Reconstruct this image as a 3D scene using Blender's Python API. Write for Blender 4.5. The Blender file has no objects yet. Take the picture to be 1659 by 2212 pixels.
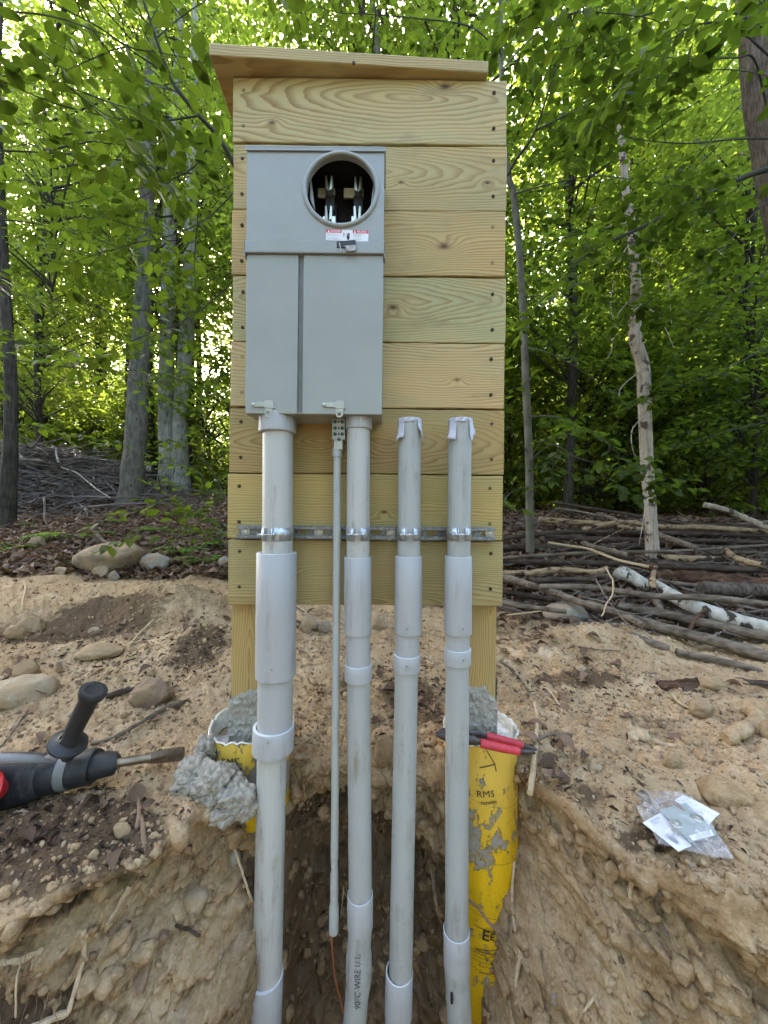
import bpy, bmesh, math, random
import numpy as np
from mathutils import Vector, Matrix
random.seed(7)
C = bpy.context.scene.collection
PI = math.pi
# ---------------------------------------------------------------- camera, sky, sun, exposure
# metres; the camera stands in the trench and its lens is the height zero
F = 823.4                                   # focal length in 1659-px units
ROLL = math.radians(0.5)
cam_d = bpy.data.cameras.new("camera")
cam = bpy.data.objects.new("camera", cam_d); C.objects.link(cam)
cam_d.sensor_fit = 'VERTICAL'; cam_d.sensor_height = 36.0; cam_d.lens = 36.0 * F / 2212
cam_d.clip_start = 0.02; cam_d.clip_end = 400
cam.matrix_world = Matrix.Rotation(-ROLL, 4, 'Y') @ Matrix.Rotation(PI/2, 4, 'X')
bpy.context.scene.camera = cam
SUN_EL, SUN_AZ = math.radians(35.0), math.atan2(-0.486, 1.0)      # azimuth from +Y towards +X
sdir = Vector((math.sin(SUN_AZ)*math.cos(SUN_EL), math.cos(SUN_AZ)*math.cos(SUN_EL), math.sin(SUN_EL)))
w = bpy.data.worlds.new("World"); bpy.context.scene.world = w; w.use_nodes = True
wn = w.node_tree; bg = wn.nodes['Background']
sky = wn.nodes.new('ShaderNodeTexSky'); sky.sky_type = 'NISHITA'; sky.sun_disc = False
sky.sun_elevation = SUN_EL; sky.sun_rotation = SUN_AZ; sky.dust_density = 4.0; sky.air_density = .8; sky.ozone_density = 0.3
tint = wn.nodes.new('ShaderNodeMix'); tint.data_type = 'RGBA'; tint.blend_type = 'MULTIPLY'; tint.inputs[0].default_value = 1
wn.links.new(sky.outputs[0], tint.inputs[6]); tint.inputs[7].default_value = (1.05, 1.0, .95, 1)      # warm, slightly veiled late-summer sky
wn.links.new(tint.outputs[2], bg.inputs[0]); bg.inputs[1].default_value = 0.15
sl = bpy.data.lights.new("sun", 'SUN'); sl.energy = 3.6; sl.angle = math.radians(0.55); sl.color = (1.0, 0.93, 0.80)
so = bpy.data.objects.new("sun", sl); C.objects.link(so); so.rotation_euler = sdir.to_track_quat('Z', 'Y').to_euler()
so.location = sdir * 30
vs = bpy.context.scene.view_settings
vs.view_transform = 'Standard'; vs.look = 'None'; vs.gamma = 1; vs.exposure = 3.78
cy = bpy.context.scene.cycles
cy.max_bounces = 6; cy.diffuse_bounces = 3; cy.transmission_bounces = 4; cy.transparent_max_bounces = 8

# ---------------------------------------------------------------- helpers
def P(px, py, Y):
    """point at depth Y seen at photo position (px, py) (1659 x 2212 units)"""
    dx, dz = px - 829.5, 1106 - py
    return Vector(((dx*math.cos(ROLL) - dz*math.sin(ROLL))*Y/F, Y, (dx*math.sin(ROLL) + dz*math.cos(ROLL))*Y/F))
def smooth(x, a, b):
    t = np.clip((x-a)/(b-a), 0, 1); return t*t*(3-2*t)
_rs = np.random.RandomState(11); _perm = _rs.permutation(4096).astype(np.int64); _val = _rs.rand(4096)
def vnoise(x, y, z):
    xi, yi, zi = np.floor(x).astype(np.int64), np.floor(y).astype(np.int64), np.floor(z).astype(np.int64)
    fx, fy, fz = x-xi, y-yi, z-zi
    fx, fy, fz = fx*fx*(3-2*fx), fy*fy*(3-2*fy), fz*fz*(3-2*fz)
    def h(a, b, c): return _val[(_perm[(_perm[(_perm[a & 4095] + b) & 4095] + c) & 4095])]
    r = 0
    for dx in (0, 1):
        wx = fx if dx else 1-fx
        for dy in (0, 1):
            wy = fy if dy else 1-fy
            for dz in (0, 1):
                r = r + wx*wy*(fz if dz else 1-fz)*h(xi+dx, yi+dy, zi+dz)
    return r*2-1
def fbm(x, y, z, octv=4, gain=.5):
    r = 0; a = 1.0; f = 1.0
    for i in range(octv):
        r = r + a*vnoise(x*f+17*i, y*f+5*i, z*f+9*i); a *= gain; f *= 2.03
    return r
def worley(x, y, z):
    """distance to nearest feature point"""
    xi, yi, zi = np.floor(x).astype(np.int64), np.floor(y).astype(np.int64), np.floor(z).astype(np.int64)
    best = np.full(x.shape, 9.0)
    for a in (-1, 0, 1):
        for b in (-1, 0, 1):
            for c in (-1, 0, 1):
                p = _perm[(_perm[(_perm[(xi+a) & 4095] + yi+b) & 4095] + zi+c) & 4095]
                px = xi+a+_val[p]; py = yi+b+_val[_perm[p]]; pz = zi+c+_val[_perm[_perm[p]]]
                best = np.minimum(best, (px-x)**2+(py-y)**2+(pz-z)**2)
    return np.sqrt(best)

def ident(o, label=None, cat=None, group=None, kind=None):
    if label: o['label'] = label
    if cat: o['category'] = cat
    if group: o['group'] = group
    if kind: o['kind'] = kind
    return o
def empty(name, loc, label, cat, group=None):
    o = bpy.data.objects.new(name, None); C.objects.link(o); o.location = loc; o.empty_display_size = .05
    return ident(o, label, cat, group)
def top_of(o):
    v = Vector((0, 0, 0))
    while o is not None: v += Vector(o.location); o = o.parent
    return v
def link_mesh(name, me, mat, parent=None, flat=False):
    o = bpy.data.objects.new(name, me); C.objects.link(o)
    if mat is not None: me.materials.append(mat)
    if parent is not None: o.parent = parent
    if not flat and len(me.polygons): me.polygons.foreach_set('use_smooth', np.ones(len(me.polygons), dtype=bool))
    return o
class MB:
    def __init__(s): s.v = []; s.f = []; s.mi = []; s.cur = 0
    def add(s, vs, fs):
        n = len(s.v); s.v += [Vector(p) for p in vs]; s.f += [tuple(i+n for i in f) for f in fs]; s.mi += [s.cur]*len(fs); return s
    def box(s, x0, x1, y0, y1, z0, z1, M=None):
        vs = [Vector((x, y, z)) for x in (x0, x1) for y in (y0, y1) for z in (z0, z1)]
        if M is not None: vs = [M @ v for v in vs]
        return s.add(vs, [(0, 1, 3, 2), (4, 6, 7, 5), (0, 4, 5, 1), (2, 3, 7, 6), (0, 2, 6, 4), (1, 5, 7, 3)])
    def tube(s, pts, radii, n=12, cap=True, up=None):
        pts = [Vector(p) for p in pts]
        if not hasattr(radii, '__len__'): radii = [radii]*len(pts)
        b = len(s.v); vs = []; fr = None
        for i, p in enumerate(pts):
            d = (pts[min(i+1, len(pts)-1)] - pts[max(i-1, 0)])
            if d.length < 1e-9: d = Vector((0, 0, 1))
            d.normalize()
            if fr is None:
                fr = Vector((0, 1, 0)) if abs(d.y) < .9 else Vector((1, 0, 0))
            fr = (fr - d*fr.dot(d)); fr.normalize(); g = d.cross(fr)
            for k in range(n):
                a = 2*PI*k/n; vs.append(p + (fr*math.cos(a) + g*math.sin(a))*radii[i])
        fs = []
        for i in range(len(pts)-1):
            for k in range(n):
                k2 = (k+1) % n; fs.append((i*n+k, i*n+k2, (i+1)*n+k2, (i+1)*n+k))
        if cap:
            fs.append(tuple(range(n))[::-1]); fs.append(tuple((len(pts)-1)*n+k for k in range(n)))
        return s.add(vs, fs)
    def lathe(s, prof, org, axis=Vector((0, 0, 1)), n=48, closed=False):
        """prof: (radius, distance along axis)"""
        axis = Vector(axis).normalized(); fr = Vector((1, 0, 0)) if abs(axis.x) < .9 else Vector((0, 1, 0))
        fr = (fr - axis*fr.dot(axis)).normalized(); g = axis.cross(fr); org = Vector(org)
        vs = []; m = len(prof)
        for r, h in prof:
            for k in range(n):
                a = 2*PI*k/n; vs.append(org + axis*h + (fr*math.cos(a)+g*math.sin(a))*r)
        fs = [(i*n+k, i*n+(k+1) % n, ((i+1) % m)*n+(k+1) % n, ((i+1) % m)*n+k) for i in range(m if closed else m-1) for k in range(n)]
        return s.add(vs, fs)
    def prism(s, poly, d):
        """closed 3-D polygon extruded by vector d"""
        n = len(poly); poly = [Vector(p) for p in poly]; d = Vector(d)
        return s.add(poly + [p+d for p in poly], [tuple(range(n))[::-1], tuple(range(n, 2*n))] + [(i, (i+1) % n, n+(i+1) % n, n+i) for i in range(n)])
    def build(s, name, mats, parent=None, bevel=0, flat=False, seg=2, sharp=None):
        off = top_of(parent) if parent is not None else Vector((0, 0, 0))
        me = bpy.data.meshes.new(name); me.from_pydata([tuple(v-off) for v in s.v], [], s.f); me.update()
        bm = bmesh.new(); bm.from_mesh(me); bmesh.ops.recalc_face_normals(bm, faces=bm.faces); bm.to_mesh(me); bm.free()
        if not isinstance(mats, (list, tuple)): mats = [mats]
        for m in mats: me.materials.append(m)
        if len(mats) > 1: me.polygons.foreach_set('material_index', s.mi)
        o = link_mesh(name, me, None, parent, flat)
        if not flat:
            try: me.set_sharp_from_angle(angle=math.radians(sharp or 35))
            except Exception: pass
        if bevel:
            b = o.modifiers.new('bevel', 'BEVEL'); b.width = bevel; b.segments = seg; b.limit_method = 'ANGLE'; b.angle_limit = math.radians(40)
        return o
def top(o, pivot=None):
    """move a single-mesh thing's origin to its base"""
    me = o.data; n = len(me.vertices); co = np.empty(n*3); me.vertices.foreach_get('co', co); co = co.reshape(-1, 3)
    c = (co.min(0)+co.max(0))/2; c[2] = co[:, 2].min()
    me.vertices.foreach_set('co', (co-c).ravel()); o.location = c; return o
def np_mesh(name, co, faces_flat, sizes, attrs=None):
    me = bpy.data.meshes.new(name); me.vertices.add(len(co)); me.vertices.foreach_set('co', np.asarray(co, dtype=np.float32).ravel())
    me.loops.add(len(faces_flat)); me.loops.foreach_set('vertex_index', np.asarray(faces_flat, dtype=np.int32))
    me.polygons.add(len(sizes)); st = np.concatenate([[0], np.cumsum(sizes)[:-1]]).astype(np.int32)
    me.polygons.foreach_set('loop_start', st); me.polygons.foreach_set('loop_total', np.asarray(sizes, dtype=np.int32))
    for k, (dom, arr) in (attrs or {}).items():
        a = me.attributes.new(k, 'FLOAT', dom); a.data.foreach_set('value', np.asarray(arr, dtype=np.float32))
    me.update(calc_edges=True); me.validate(); return me
def text_shape(body, size, align='CENTER', bold=False):
    """flat lettering as (verts2d, faces), centred on the origin"""
    cu = bpy.data.curves.new('lettering', 'FONT'); cu.body = body; cu.size = size; cu.align_x = align; cu.align_y = 'CENTER'; cu.resolution_u = 2
    if bold: cu.offset = size*.02
    ob = bpy.data.objects.new('lettering', cu); C.objects.link(ob)
    bpy.context.view_layer.update()
    me = bpy.data.meshes.new_from_object(ob.evaluated_get(bpy.context.evaluated_depsgraph_get()))
    vs = [(v.co.x, v.co.y) for v in me.vertices]; fs = [tuple(p.vertices) for p in me.polygons]
    bpy.data.objects.remove(ob); bpy.data.curves.remove(cu); bpy.data.meshes.remove(me)
    return vs, fs
# ---------------------------------------------------------------- materials
class Mat:
    def __init__(s, name, rough=.6, metal=0, spec=None):
        s.m = bpy.data.materials.new(name); s.m.use_nodes = True; s.nt = s.m.node_tree; s.b = s.nt.nodes['Principled BSDF']
        s.b.inputs['Roughness'].default_value = rough; s.b.inputs['Metallic'].default_value = metal
        if spec is not None: s.b.inputs['Specular IOR Level'].default_value = spec
        s._tc = None
    def set(s, sock, v):
        if isinstance(v, bpy.types.NodeSocket): s.nt.links.new(v, sock)
        elif v is not None:
            if sock.type == 'RGBA' and len(v) == 3: v = (*v, 1)
            sock.default_value = v
    def node(s, t, ins=None, **pr):
        n = s.nt.nodes.new(t)
        for k, v in pr.items(): setattr(n, k, v)
        for k, v in (ins or {}).items(): s.set(n.inputs[k], v)
        return n
    @property
    def obj(s):
        if s._tc is None: s._tc = s.nt.nodes.new('ShaderNodeTexCoord')
        return s._tc.outputs['Object']
    def sc(s, vec, scale=(1, 1, 1), loc=(0, 0, 0)):
        return s.node('ShaderNodeMapping', {0: vec, 'Scale': scale, 'Location': loc}).outputs[0]
    def noise(s, vec=None, scale=5, detail=4, rough=.5, dist=0):
        return s.node('ShaderNodeTexNoise', {'Vector': vec or s.obj, 'Scale': scale, 'Detail': detail, 'Roughness': rough, 'Distortion': dist}).outputs[0]
    def voro(s, vec=None, scale=5, feature='F1', out='Distance', rnd=1):
        return s.node('ShaderNodeTexVoronoi', {'Vector': vec or s.obj, 'Scale': scale, 'Randomness': rnd}, feature=feature).outputs[out]
    def math(s, op, a, b=0, c=0, clamp=False):
        return s.node('ShaderNodeMath', {0: a, 1: b, 2: c}, operation=op, use_clamp=clamp).outputs[0]
    def ramp(s, fac, stops, interp='LINEAR'):
        n = s.node('ShaderNodeValToRGB', {0: fac}); cr = n.color_ramp; cr.interpolation = interp
        while len(cr.elements) < len(stops): cr.elements.new(.5)
        for e, (p, c) in zip(cr.elements, stops):
            e.position = p; e.color = (*c, 1) if hasattr(c, '__len__') else (c, c, c, 1)
        return n.outputs[0]
    def mix(s, fac, a, b, blend='MIX'):
        n = s.nt.nodes.new('ShaderNodeMix'); n.data_type = 'RGBA'; n.blend_type = blend
        s.set(n.inputs[0], fac); s.set(n.inputs[6], a); s.set(n.inputs[7], b); return n.outputs[2]
    def sep(s, vec):
        return s.node('ShaderNodeSeparateXYZ', {0: vec}).outputs
    def attr(s, name):
        return s.node('ShaderNodeAttribute', attribute_name=name).outputs['Fac']
    def bump(s, h, strength=.4, dist=.005, prev=None):
        n = s.node('ShaderNodeBump', {'Strength': strength, 'Distance': dist, 'Height': h})
        if prev is not None: s.set(n.inputs['Normal'], prev)
        s.nt.links.new(n.outputs[0], s.b.inputs['Normal']); return n.outputs[0]
    def col(s, c): s.set(s.b.inputs['Base Color'], c); return s
    def rough(s, r): s.set(s.b.inputs['Roughness'], r); return s

def plain(name, c, rough=.6, metal=0, var=.12, scale=30, bump=0):
    m = Mat(name, rough, metal)
    n = m.noise(scale=scale, detail=5, rough=.6)
    a = tuple(x*(1-var) for x in c); b = tuple(min(1, x*(1+var)) for x in c)
    m.col(m.mix(m.ramp(n, [(.3, 0.), (.7, 1.)]), a, b))
    if bump: m.bump(n, .5, bump)
    return m.m

def wood(name, seed, axis='X', knots=(), tint=(1, 1, 1), zc=0.0, dull=0, cath=.16, pitch=85, end=False):
    """plain-sawn pressure-treated pine; knots: (along, across, size) in object space"""
    m = Mat(name, .62, spec=.25); X, Y, Z = m.sep(m.obj)
    a, c = (X, Z) if axis == 'X' else (Z, X)
    low = m.noise(m.sc(m.obj, (1.3, 6, 5) if axis == 'X' else (5, 6, 1.3), (seed*3.1, seed, seed*1.7)), 1.0, 3, .5)
    fine = m.noise(m.sc(m.obj, (4, 60, 60) if axis == 'X' else (60, 60, 4), (seed, seed*2, 0)), 1.0, 4, .6)
    hair = m.noise(m.sc(m.obj, (9, 400, 400) if axis == 'X' else (400, 400, 9), (0, seed*2, seed)), 1.0, 2, .6)
    dc = m.math('SUBTRACT', c, zc)
    along = m.math('MULTIPLY', m.math('SUBTRACT', a, .12*math.sin(seed*2.3)), cath)
    r = m.math('SQRT', m.math('ADD', m.math('MULTIPLY', dc, dc), m.math('MULTIPLY', along, along)))
    r = m.math('ADD', r, m.math('MULTIPLY', m.math('SUBTRACT', low, .5), .11))
    r = m.math('ADD', r, m.math('MULTIPLY', m.math('SUBTRACT', fine, .5), .006))
    spots = None
    for (ka, kc, ks) in knots:
        da = m.math('MULTIPLY', m.math('SUBTRACT', a, ka), .55); dk = m.math('SUBTRACT', c, kc)
        d2 = m.math('ADD', m.math('MULTIPLY', da, da), m.math('MULTIPLY', dk, dk))
        e = m.math('EXPONENT', m.math('MULTIPLY', d2, -1/(ks*ks*4)))
        r = m.math('ADD', r, m.math('MULTIPLY', e, ks*2.2))
        e2 = m.math('EXPONENT', m.math('MULTIPLY', m.math('ADD', d2, m.math('MULTIPLY', m.math('SUBTRACT', fine, .5), ks*ks*.8)), -1/(ks*ks*.50)))
        spots = e2 if spots is None else m.math('MAXIMUM', spots, e2)
    ph = m.math('FRACT', m.math('MULTIPLY', r, pitch))
    ring = m.ramp(ph, [(0, .05), (.40, .10), (.72, .70), (.90, 1.), (1.0, .05)])
    amp = m.ramp(m.noise(m.sc(m.obj, (2, 9, 9) if axis == 'X' else (9, 9, 2), (seed, 3, seed)), 1.0, 2), [(.25, .45), (.65, 1.)])
    ring = m.math('MULTIPLY', ring, amp)
    L = tuple(x*t for x, t in zip((.55, .41, .18), tint)); G = tuple(x*t for x, t in zip((.44, .40, .20), tint)); D = tuple(x*t for x, t in zip((.215, .115, .035), tint))
    base = m.mix(m.ramp(m.noise(m.sc(m.obj, (3, 8, 8) if axis == 'X' else (8, 8, 3), (seed*5, 0, 0)), 1., 4, .6), [(.35, 0.), (.62, 1.)]), L, G)
    colr = m.mix(m.math('MULTIPLY', ring, .92), base, D)
    colr = m.mix(m.ramp(m.noise(m.sc(m.obj, (1.5, 3, 3), (seed, seed, 9)), 1., 4, .6), [(.45, 0.), (.75, .30)]), colr, (.33, .22, .09))
    colr = m.mix(m.math('MULTIPLY', m.math('SUBTRACT', 1, hair), .35), colr, tuple(x*.72 for x in L), 'MIX')
    st = m.ramp(m.noise(m.sc(m.obj, (7, 20, 20), (seed*9, 1, 2)), 1., 5, .65), [(.55, 0.), (.72, .55)])
    colr = m.mix(st, colr, (.26, .20, .10))
    if spots is not None: colr = m.mix(m.math('MULTIPLY', spots, .97), colr, (.085, .036, .015))
    m.col(colr); m.rough(m.math('ADD', .5, m.math('MULTIPLY', ring, .15)))
    m.bump(m.math('ADD', m.math('MULTIPLY', ring, .5), m.math('MULTIPLY', hair, .5)), .35, .0012)
    return m.m

def pvc(name, c, smudge=.3, seed=0):
    m = Mat(name, .38, spec=.45)
    n1 = m.noise(m.sc(m.obj, (40, 40, 3), (seed, 0, 0)), 1, 5, .7)
    n2 = m.noise(m.sc(m.obj, (14, 14, 9), (seed*2, 0, 4)), 1, 6, .7)
    k = m.math('MULTIPLY', m.ramp(n1, [(.48, 0.), (.66, 1.)]), m.ramp(n2, [(.45, 0.), (.65, 1.)]))
    base = m.mix(m.noise(m.sc(m.obj, (4, 4, 2.2), (seed, 3, 0)), 1, 3), tuple(x*.93 for x in c), tuple(x*1.06 for x in c))
    m.col(m.mix(m.math('MULTIPLY', k, smudge), base, (.20, .16, .11)))
    m.rough(m.math('ADD', .33, m.math('MULTIPLY', n2, .2))); m.bump(n2, .06, .002)
    return m.m

def galv(name, c=(.52, .54, .55), rough=.42):
    m = Mat(name, rough, .75)
    v = m.voro(scale=160, out='Color'); s_ = m.sep(v)[0]; n = m.noise(scale=45, detail=5, rough=.7)
    f = m.math('ADD', m.math('MULTIPLY', s_, .4), m.math('MULTIPLY', n, .6))
    m.col(m.ramp(f, [(.25, tuple(x*.55 for x in c)), (.75, tuple(min(1, x*1.2) for x in c))]))
    m.rough(m.math('ADD', rough-.1, m.math('MULTIPLY', n, .3))); return m.m

def bark(name, a, b, zs=7, xs=30, patch=None, bumpd=.01, rough=.9, moss=0, lie=False):
    m = Mat(name, rough, spec=.15); D_ = (lambda p, q: (q, p, p)) if lie else (lambda p, q: (p, p, q))
    v = m.voro(m.sc(m.obj, D_(xs, zs)), 1.0); n = m.noise(m.sc(m.obj, D_(xs*1.3, zs*1.5)), 1.0, 6, .7)
    big = m.noise(m.sc(m.obj, (3, 3, 2)), 1, 4, .6)
    f = m.math('ADD', m.math('MULTIPLY', v, .5), m.math('MULTIPLY', n, .7))
    c = m.ramp(f, [(.32, a), (.78, b)])
    c = m.mix(m.ramp(big, [(.4, 0.), (.7, .35)]), c, tuple(x*1.35 for x in b))
    c = m.mix(m.ramp(m.noise(m.sc(m.obj, (7, 7, 7), (2, 0, 0)), 1, 5, .7), [(.35, .6), (.5, 0.)]), c, tuple(x*.8 for x in a))
    if patch is not None:
        pn = m.noise(m.sc(m.obj, patch[1]), 1, 5, .6); c = m.mix(m.ramp(pn, [(patch[2], 0.), (patch[2]+.05, 1.)]), c, patch[0])
    if moss: c = m.mix(m.ramp(m.noise(scale=5, detail=5), [(.5, 0.), (.7, moss)]), c, (.06, .08, .03))
    m.col(c); m.bump(f, .8, bumpd); return m.m

def leafmat(name, lo, hi, tr, yellow=.06, trans=.5, rough=.45):
    m = Mat(name, rough, spec=.3); nt = m.nt
    r = m.attr('rnd'); c = m.mix(r, lo, hi)
    veins = m.noise(scale=25, detail=2)
    c = m.mix(m.math('MULTIPLY', veins, .4), c, tuple(x*.6 for x in lo))
    yl = m.math('GREATER_THAN', r, 1-yellow)
    c = m.mix(m.math('MULTIPLY', yl, .6), c, (.30, .26, .03)); m.col(c)
    t = m.node('ShaderNodeBsdfTranslucent', {0: m.mix(r, tuple(x*.55 for x in tr), tuple(min(.8, x*1.5) for x in tr))})
    mx = m.node('ShaderNodeMixShader', {0: trans}); nt.links.new(m.b.outputs[0], mx.inputs[1]); nt.links.new(t.outputs[0], mx.inputs[2])
    nt.links.new(mx.outputs[0], nt.nodes['Material Output'].inputs[0]); return m.m

def dirt():
    m = Mat('sandy subsoil', .95, spec=.1)
    hum = m.attr('humus'); lit = m.attr('litter')
    n1 = m.noise(scale=2.3, detail=6, rough=.6); n2 = m.noise(scale=30, detail=8, rough=.7); n3 = m.noise(scale=240, detail=4, rough=.7)
    v = m.voro(scale=190, out='Color'); vs_ = m.sep(v)[0]; vd = m.voro(scale=75)
    c = m.mix(m.ramp(n1, [(.3, 0.), (.7, 1.)]), (.38, .25, .13), (.54, .395, .23))
    c = m.mix(m.math('MULTIPLY', m.ramp(n2, [(.35, 1.), (.6, 0.)]), .45), c, (.30, .19, .095))
    c = m.mix(m.math('MULTIPLY', m.math('GREATER_THAN', vs_, .90), .28), c, (.60, .50, .36))
    c = m.mix(m.math('MULTIPLY', m.math('LESS_THAN', vs_, .12), .25), c, (.15, .10, .065))
    c = m.mix(m.ramp(m.noise(scale=11, detail=7, rough=.72), [(.36, .6), (.50, 0.)]), c, (.22, .135, .065))
    c = m.mix(m.ramp(m.noise(m.sc(m.obj, (1, 1, 1), (3, 3, 3)), 7, 6, .7), [(.54, 0.), (.68, .6)]), c, (.64, .51, .335))
    c = m.mix(m.ramp(n3, [(.3, .22), (.6, 0.)]), c, (.16, .10, .05))
    hm = m.ramp(m.math('ADD', hum, m.math('MULTIPLY', m.math('SUBTRACT', n2, .5), .9)), [(.40, 0.), (.58, 1.)])
    hc = m.mix(n3, (.045, .027, .016), (.14, .088, .052))
    c = m.mix(m.math('MULTIPLY', hm, .9), c, hc)
    lc = m.mix(m.sep(m.voro(scale=28, out='Color'))[1], (.05, .032, .018), (.20, .125, .075))
    c = m.mix(m.ramp(m.math('ADD', lit, m.math('MULTIPLY', m.math('SUBTRACT', n2, .5), .5)), [(.4, 0.), (.6, 1.)]), c, lc)
    c = m.mix(m.attr('umber'), c, m.mix(n2, (.09, .058, .034), (.21, .145, .085)))  # soil turns darker brown lower down, most behind the conduits
    m.col(c)
    nb = m.bump(m.math('ADD', n2, m.math('MULTIPLY', vd, .5)), .8, .007); m.bump(m.math('ADD', n3, m.math('MULTIPLY', vs_, .4)), .7, .0018, nb)
    return m.m

def yellow_tube(name, seed, zfade, bc, bw, ba, base_):
    """yellow-printed cardboard with dried concrete slop near its top"""
    m = Mat(name, .55, spec=.3); X, Y, Z = m.sep(m.obj)
    spk = m.noise(scale=260, detail=2, rough=.5); n = m.noise(m.sc(m.obj, (24, 24, 13), (seed, 0, 0)), 1, 9, .70)
    c = m.mix(m.ramp(spk, [(.55, 0.), (.7, .45)]), (.74, .46, .008), (.34, .21, .02))
    wr = m.math('FRACT', m.math('ADD', m.math('MULTIPLY', Z, 6.5), m.math('MULTIPLY', X, 1.6)))
    c = m.mix(m.math('MULTIPLY', m.math('LESS_THAN', wr, .02), .5), c, (.25, .16, .02))
    pale = m.ramp(Z, [(0, 0.), (1, 1.)])
    zd = m.math('DIVIDE', m.math('SUBTRACT', Z, bc), bw); hz = m.math('ADD', m.math('MULTIPLY', m.math('EXPONENT', m.math('MULTIPLY', m.math('MULTIPLY', zd, zd), -1)), ba), m.math('MULTIPLY', m.math('SUBTRACT', n, .5), 2.0)); hz = m.math('ADD', m.math('ADD', hz, base_), m.math('MULTIPLY', m.math('SUBTRACT', m.noise(scale=95, detail=6, rough=.7), .5), .55))
    c = m.mix(m.ramp(m.math('ADD', m.math('MULTIPLY', m.math('ADD', Z, zfade), 2.5), .0), [(0, 0.), (.5, .45)]), c, (.72, .53, .17))
    k = m.ramp(hz, [(.22, 0.), (.27, 1.)])
    c = m.mix(k, c, m.mix(m.noise(scale=70, detail=5, rough=.7), (.20, .18, .14), (.42, .39, .32)))
    m.col(c); m.rough(m.math('ADD', .45, m.math('MULTIPLY', k, .5))); m.bump(m.math('ADD', m.math('MULTIPLY', k, 1.0), m.math('MULTIPLY', m.math('MULTIPLY', m.noise(scale=90, detail=5), k), .8)), .8, .004)
    return m.m

def concrete(name, a=(.26, .25, .21), b=(.46, .45, .40), sc=60, bd=.006):
    m = Mat(name, .93, spec=.15); n = m.noise(scale=sc, detail=8, rough=.7); v = m.voro(scale=sc*.9)
    m.col(m.mix(m.ramp(n, [(.3, 0.), (.7, 1.)]), a, b)); m.bump(m.math('ADD', n, m.math('MULTIPLY', v, -.5)), .9, bd); return m.m

def stone(name, a, b, sc=14, speck=.3):
    m = Mat(name, .85, spec=.2); n = m.noise(scale=sc, detail=8, rough=.65); n2 = m.noise(scale=sc*14, detail=3, rough=.6)
    c = m.mix(m.ramp(n, [(.3, 0.), (.7, 1.)]), a, b); c = m.mix(m.ramp(n2, [(.45, 0.), (.65, speck)]), c, tuple(x*.45 for x in a))
    du = m.ramp(m.noise(scale=9, detail=7, rough=.7), [(.42, .8), (.56, 0.)]); m.col(m.mix(du, c, (.34, .235, .13))); m.bump(m.math('ADD', n, m.math('MULTIPLY', m.noise(scale=sc*6, detail=6, rough=.7), .4)), .9, .012); return m.m

M_dirt = dirt()
M_pvc = pvc('grey pvc conduit', (.37, .385, .37), .85, 1)
M_pvcB = pvc('scuffed pale grey pvc', (.45, .45, .425), .95, 5)
M_fit = pvc('lavender grey pvc fitting', (.385, .39, .392), .5, 9)
M_lip = plain('bare cut pvc edge', (.60, .61, .61), .5)
M_box = plain('grey enamelled steel', (.305, .32, .30), .30, 0, .06, 7, .0012)
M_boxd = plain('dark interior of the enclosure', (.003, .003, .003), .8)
M_gap = plain('shaded grey steel channel', (.17, .18, .18), .5)
M_black = plain('black moulded insulator', (.005, .005, .006), .5)
M_alu = plain('bright tinned metal', (.62, .62, .56), .32, .85)
M_strut = galv('galvanized strut steel', (.27, .28, .285), .5)
M_zinc = galv('bright zinc plated clamp', (.56, .59, .60), .3)
M_steel = plain('plain latch steel', (.40, .39, .35), .42, .8)
M_bronze = plain('dark stained steel', (.022, .018, .015), .4, .2)
M_hole = plain('dark screw recess', (.05, .035, .02), .8)
M_green = plain('green set screw', (.01, .07, .035), .5)
M_zd = plain('dull zinc casting', (.40, .41, .38), .5, .6)
M_rubber = plain('black rubber grip', (.018, .019, .021), .55, 0, .3, 60)
M_drill = Mat('scuffed charcoal housing', .5); _n = M_drill.noise(M_drill.sc(M_drill.obj, (70, 20, 20)), 1, 6, .75)
M_drill.col(M_drill.mix(M_drill.ramp(_n, [(.5, 0.), (.72, .6)]), (.025, .027, .032), (.17, .155, .13))); M_drill = M_drill.m
M_dgrey = plain('dusty light grey casting', (.17, .17, .165), .5, 0, .2)
M_red = plain('red moulded housing', (.50, .018, .022), .4, 0, .15, 40)
M_redgrip = plain('red dipped plier grip', (.50, .035, .05), .5, 0, .2, 90, .001)
M_tool = plain('dark oiled tool steel', (.075, .065, .06), .42, .7, .4, 60)
M_chisel = plain('worn chisel steel', (.23, .19, .14), .34, .85, .35, 40)
M_copper = plain('bare copper strand', (.72, .26, .13), .35, .9, .2, 90)
M_label = plain('white label film', (.80, .80, .84), .4, 0, .02)
M_labred = plain('label red', (.62, .03, .04), .4, 0, .03)
M_ink = plain('black ink', (.02, .02, .02), .6)
M_inkg = plain('grey print', (.22, .22, .25), .6)
M_paper = Mat('printed instruction paper', .7); _n = M_paper.noise(M_paper.sc(M_paper.obj, (200, 700, 50)), 1, 2, .8)
M_paper.col(M_paper.mix(M_paper.ramp(_n, [(.5, 0.), (.62, .5)]), (.78, .78, .86), (.36, .37, .47))); M_paper = M_paper.m
M_plate = plain('painted grey green cover plate', (.36, .42, .40), .35, .2, .06)
M_conc = concrete('grey mortar slop'); M_conc2 = concrete('pale lumpy concrete', (.22, .19, .145), (.48, .44, .36), 70, .008)
M_rim = concrete('torn white cardboard rim', (.50, .46, .38), (.78, .76, .70), 80, .004)
M_tape = plain('grey lavender duct tape', (.50, .50, .56), .45, 0, .08, 40, .001)
M_bark = bark('grey spotted beech bark', (.055, .05, .036), (.15, .135, .10), 6, 20, ((.03, .025, .02), (28, 28, 22), .63), .006)
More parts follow.
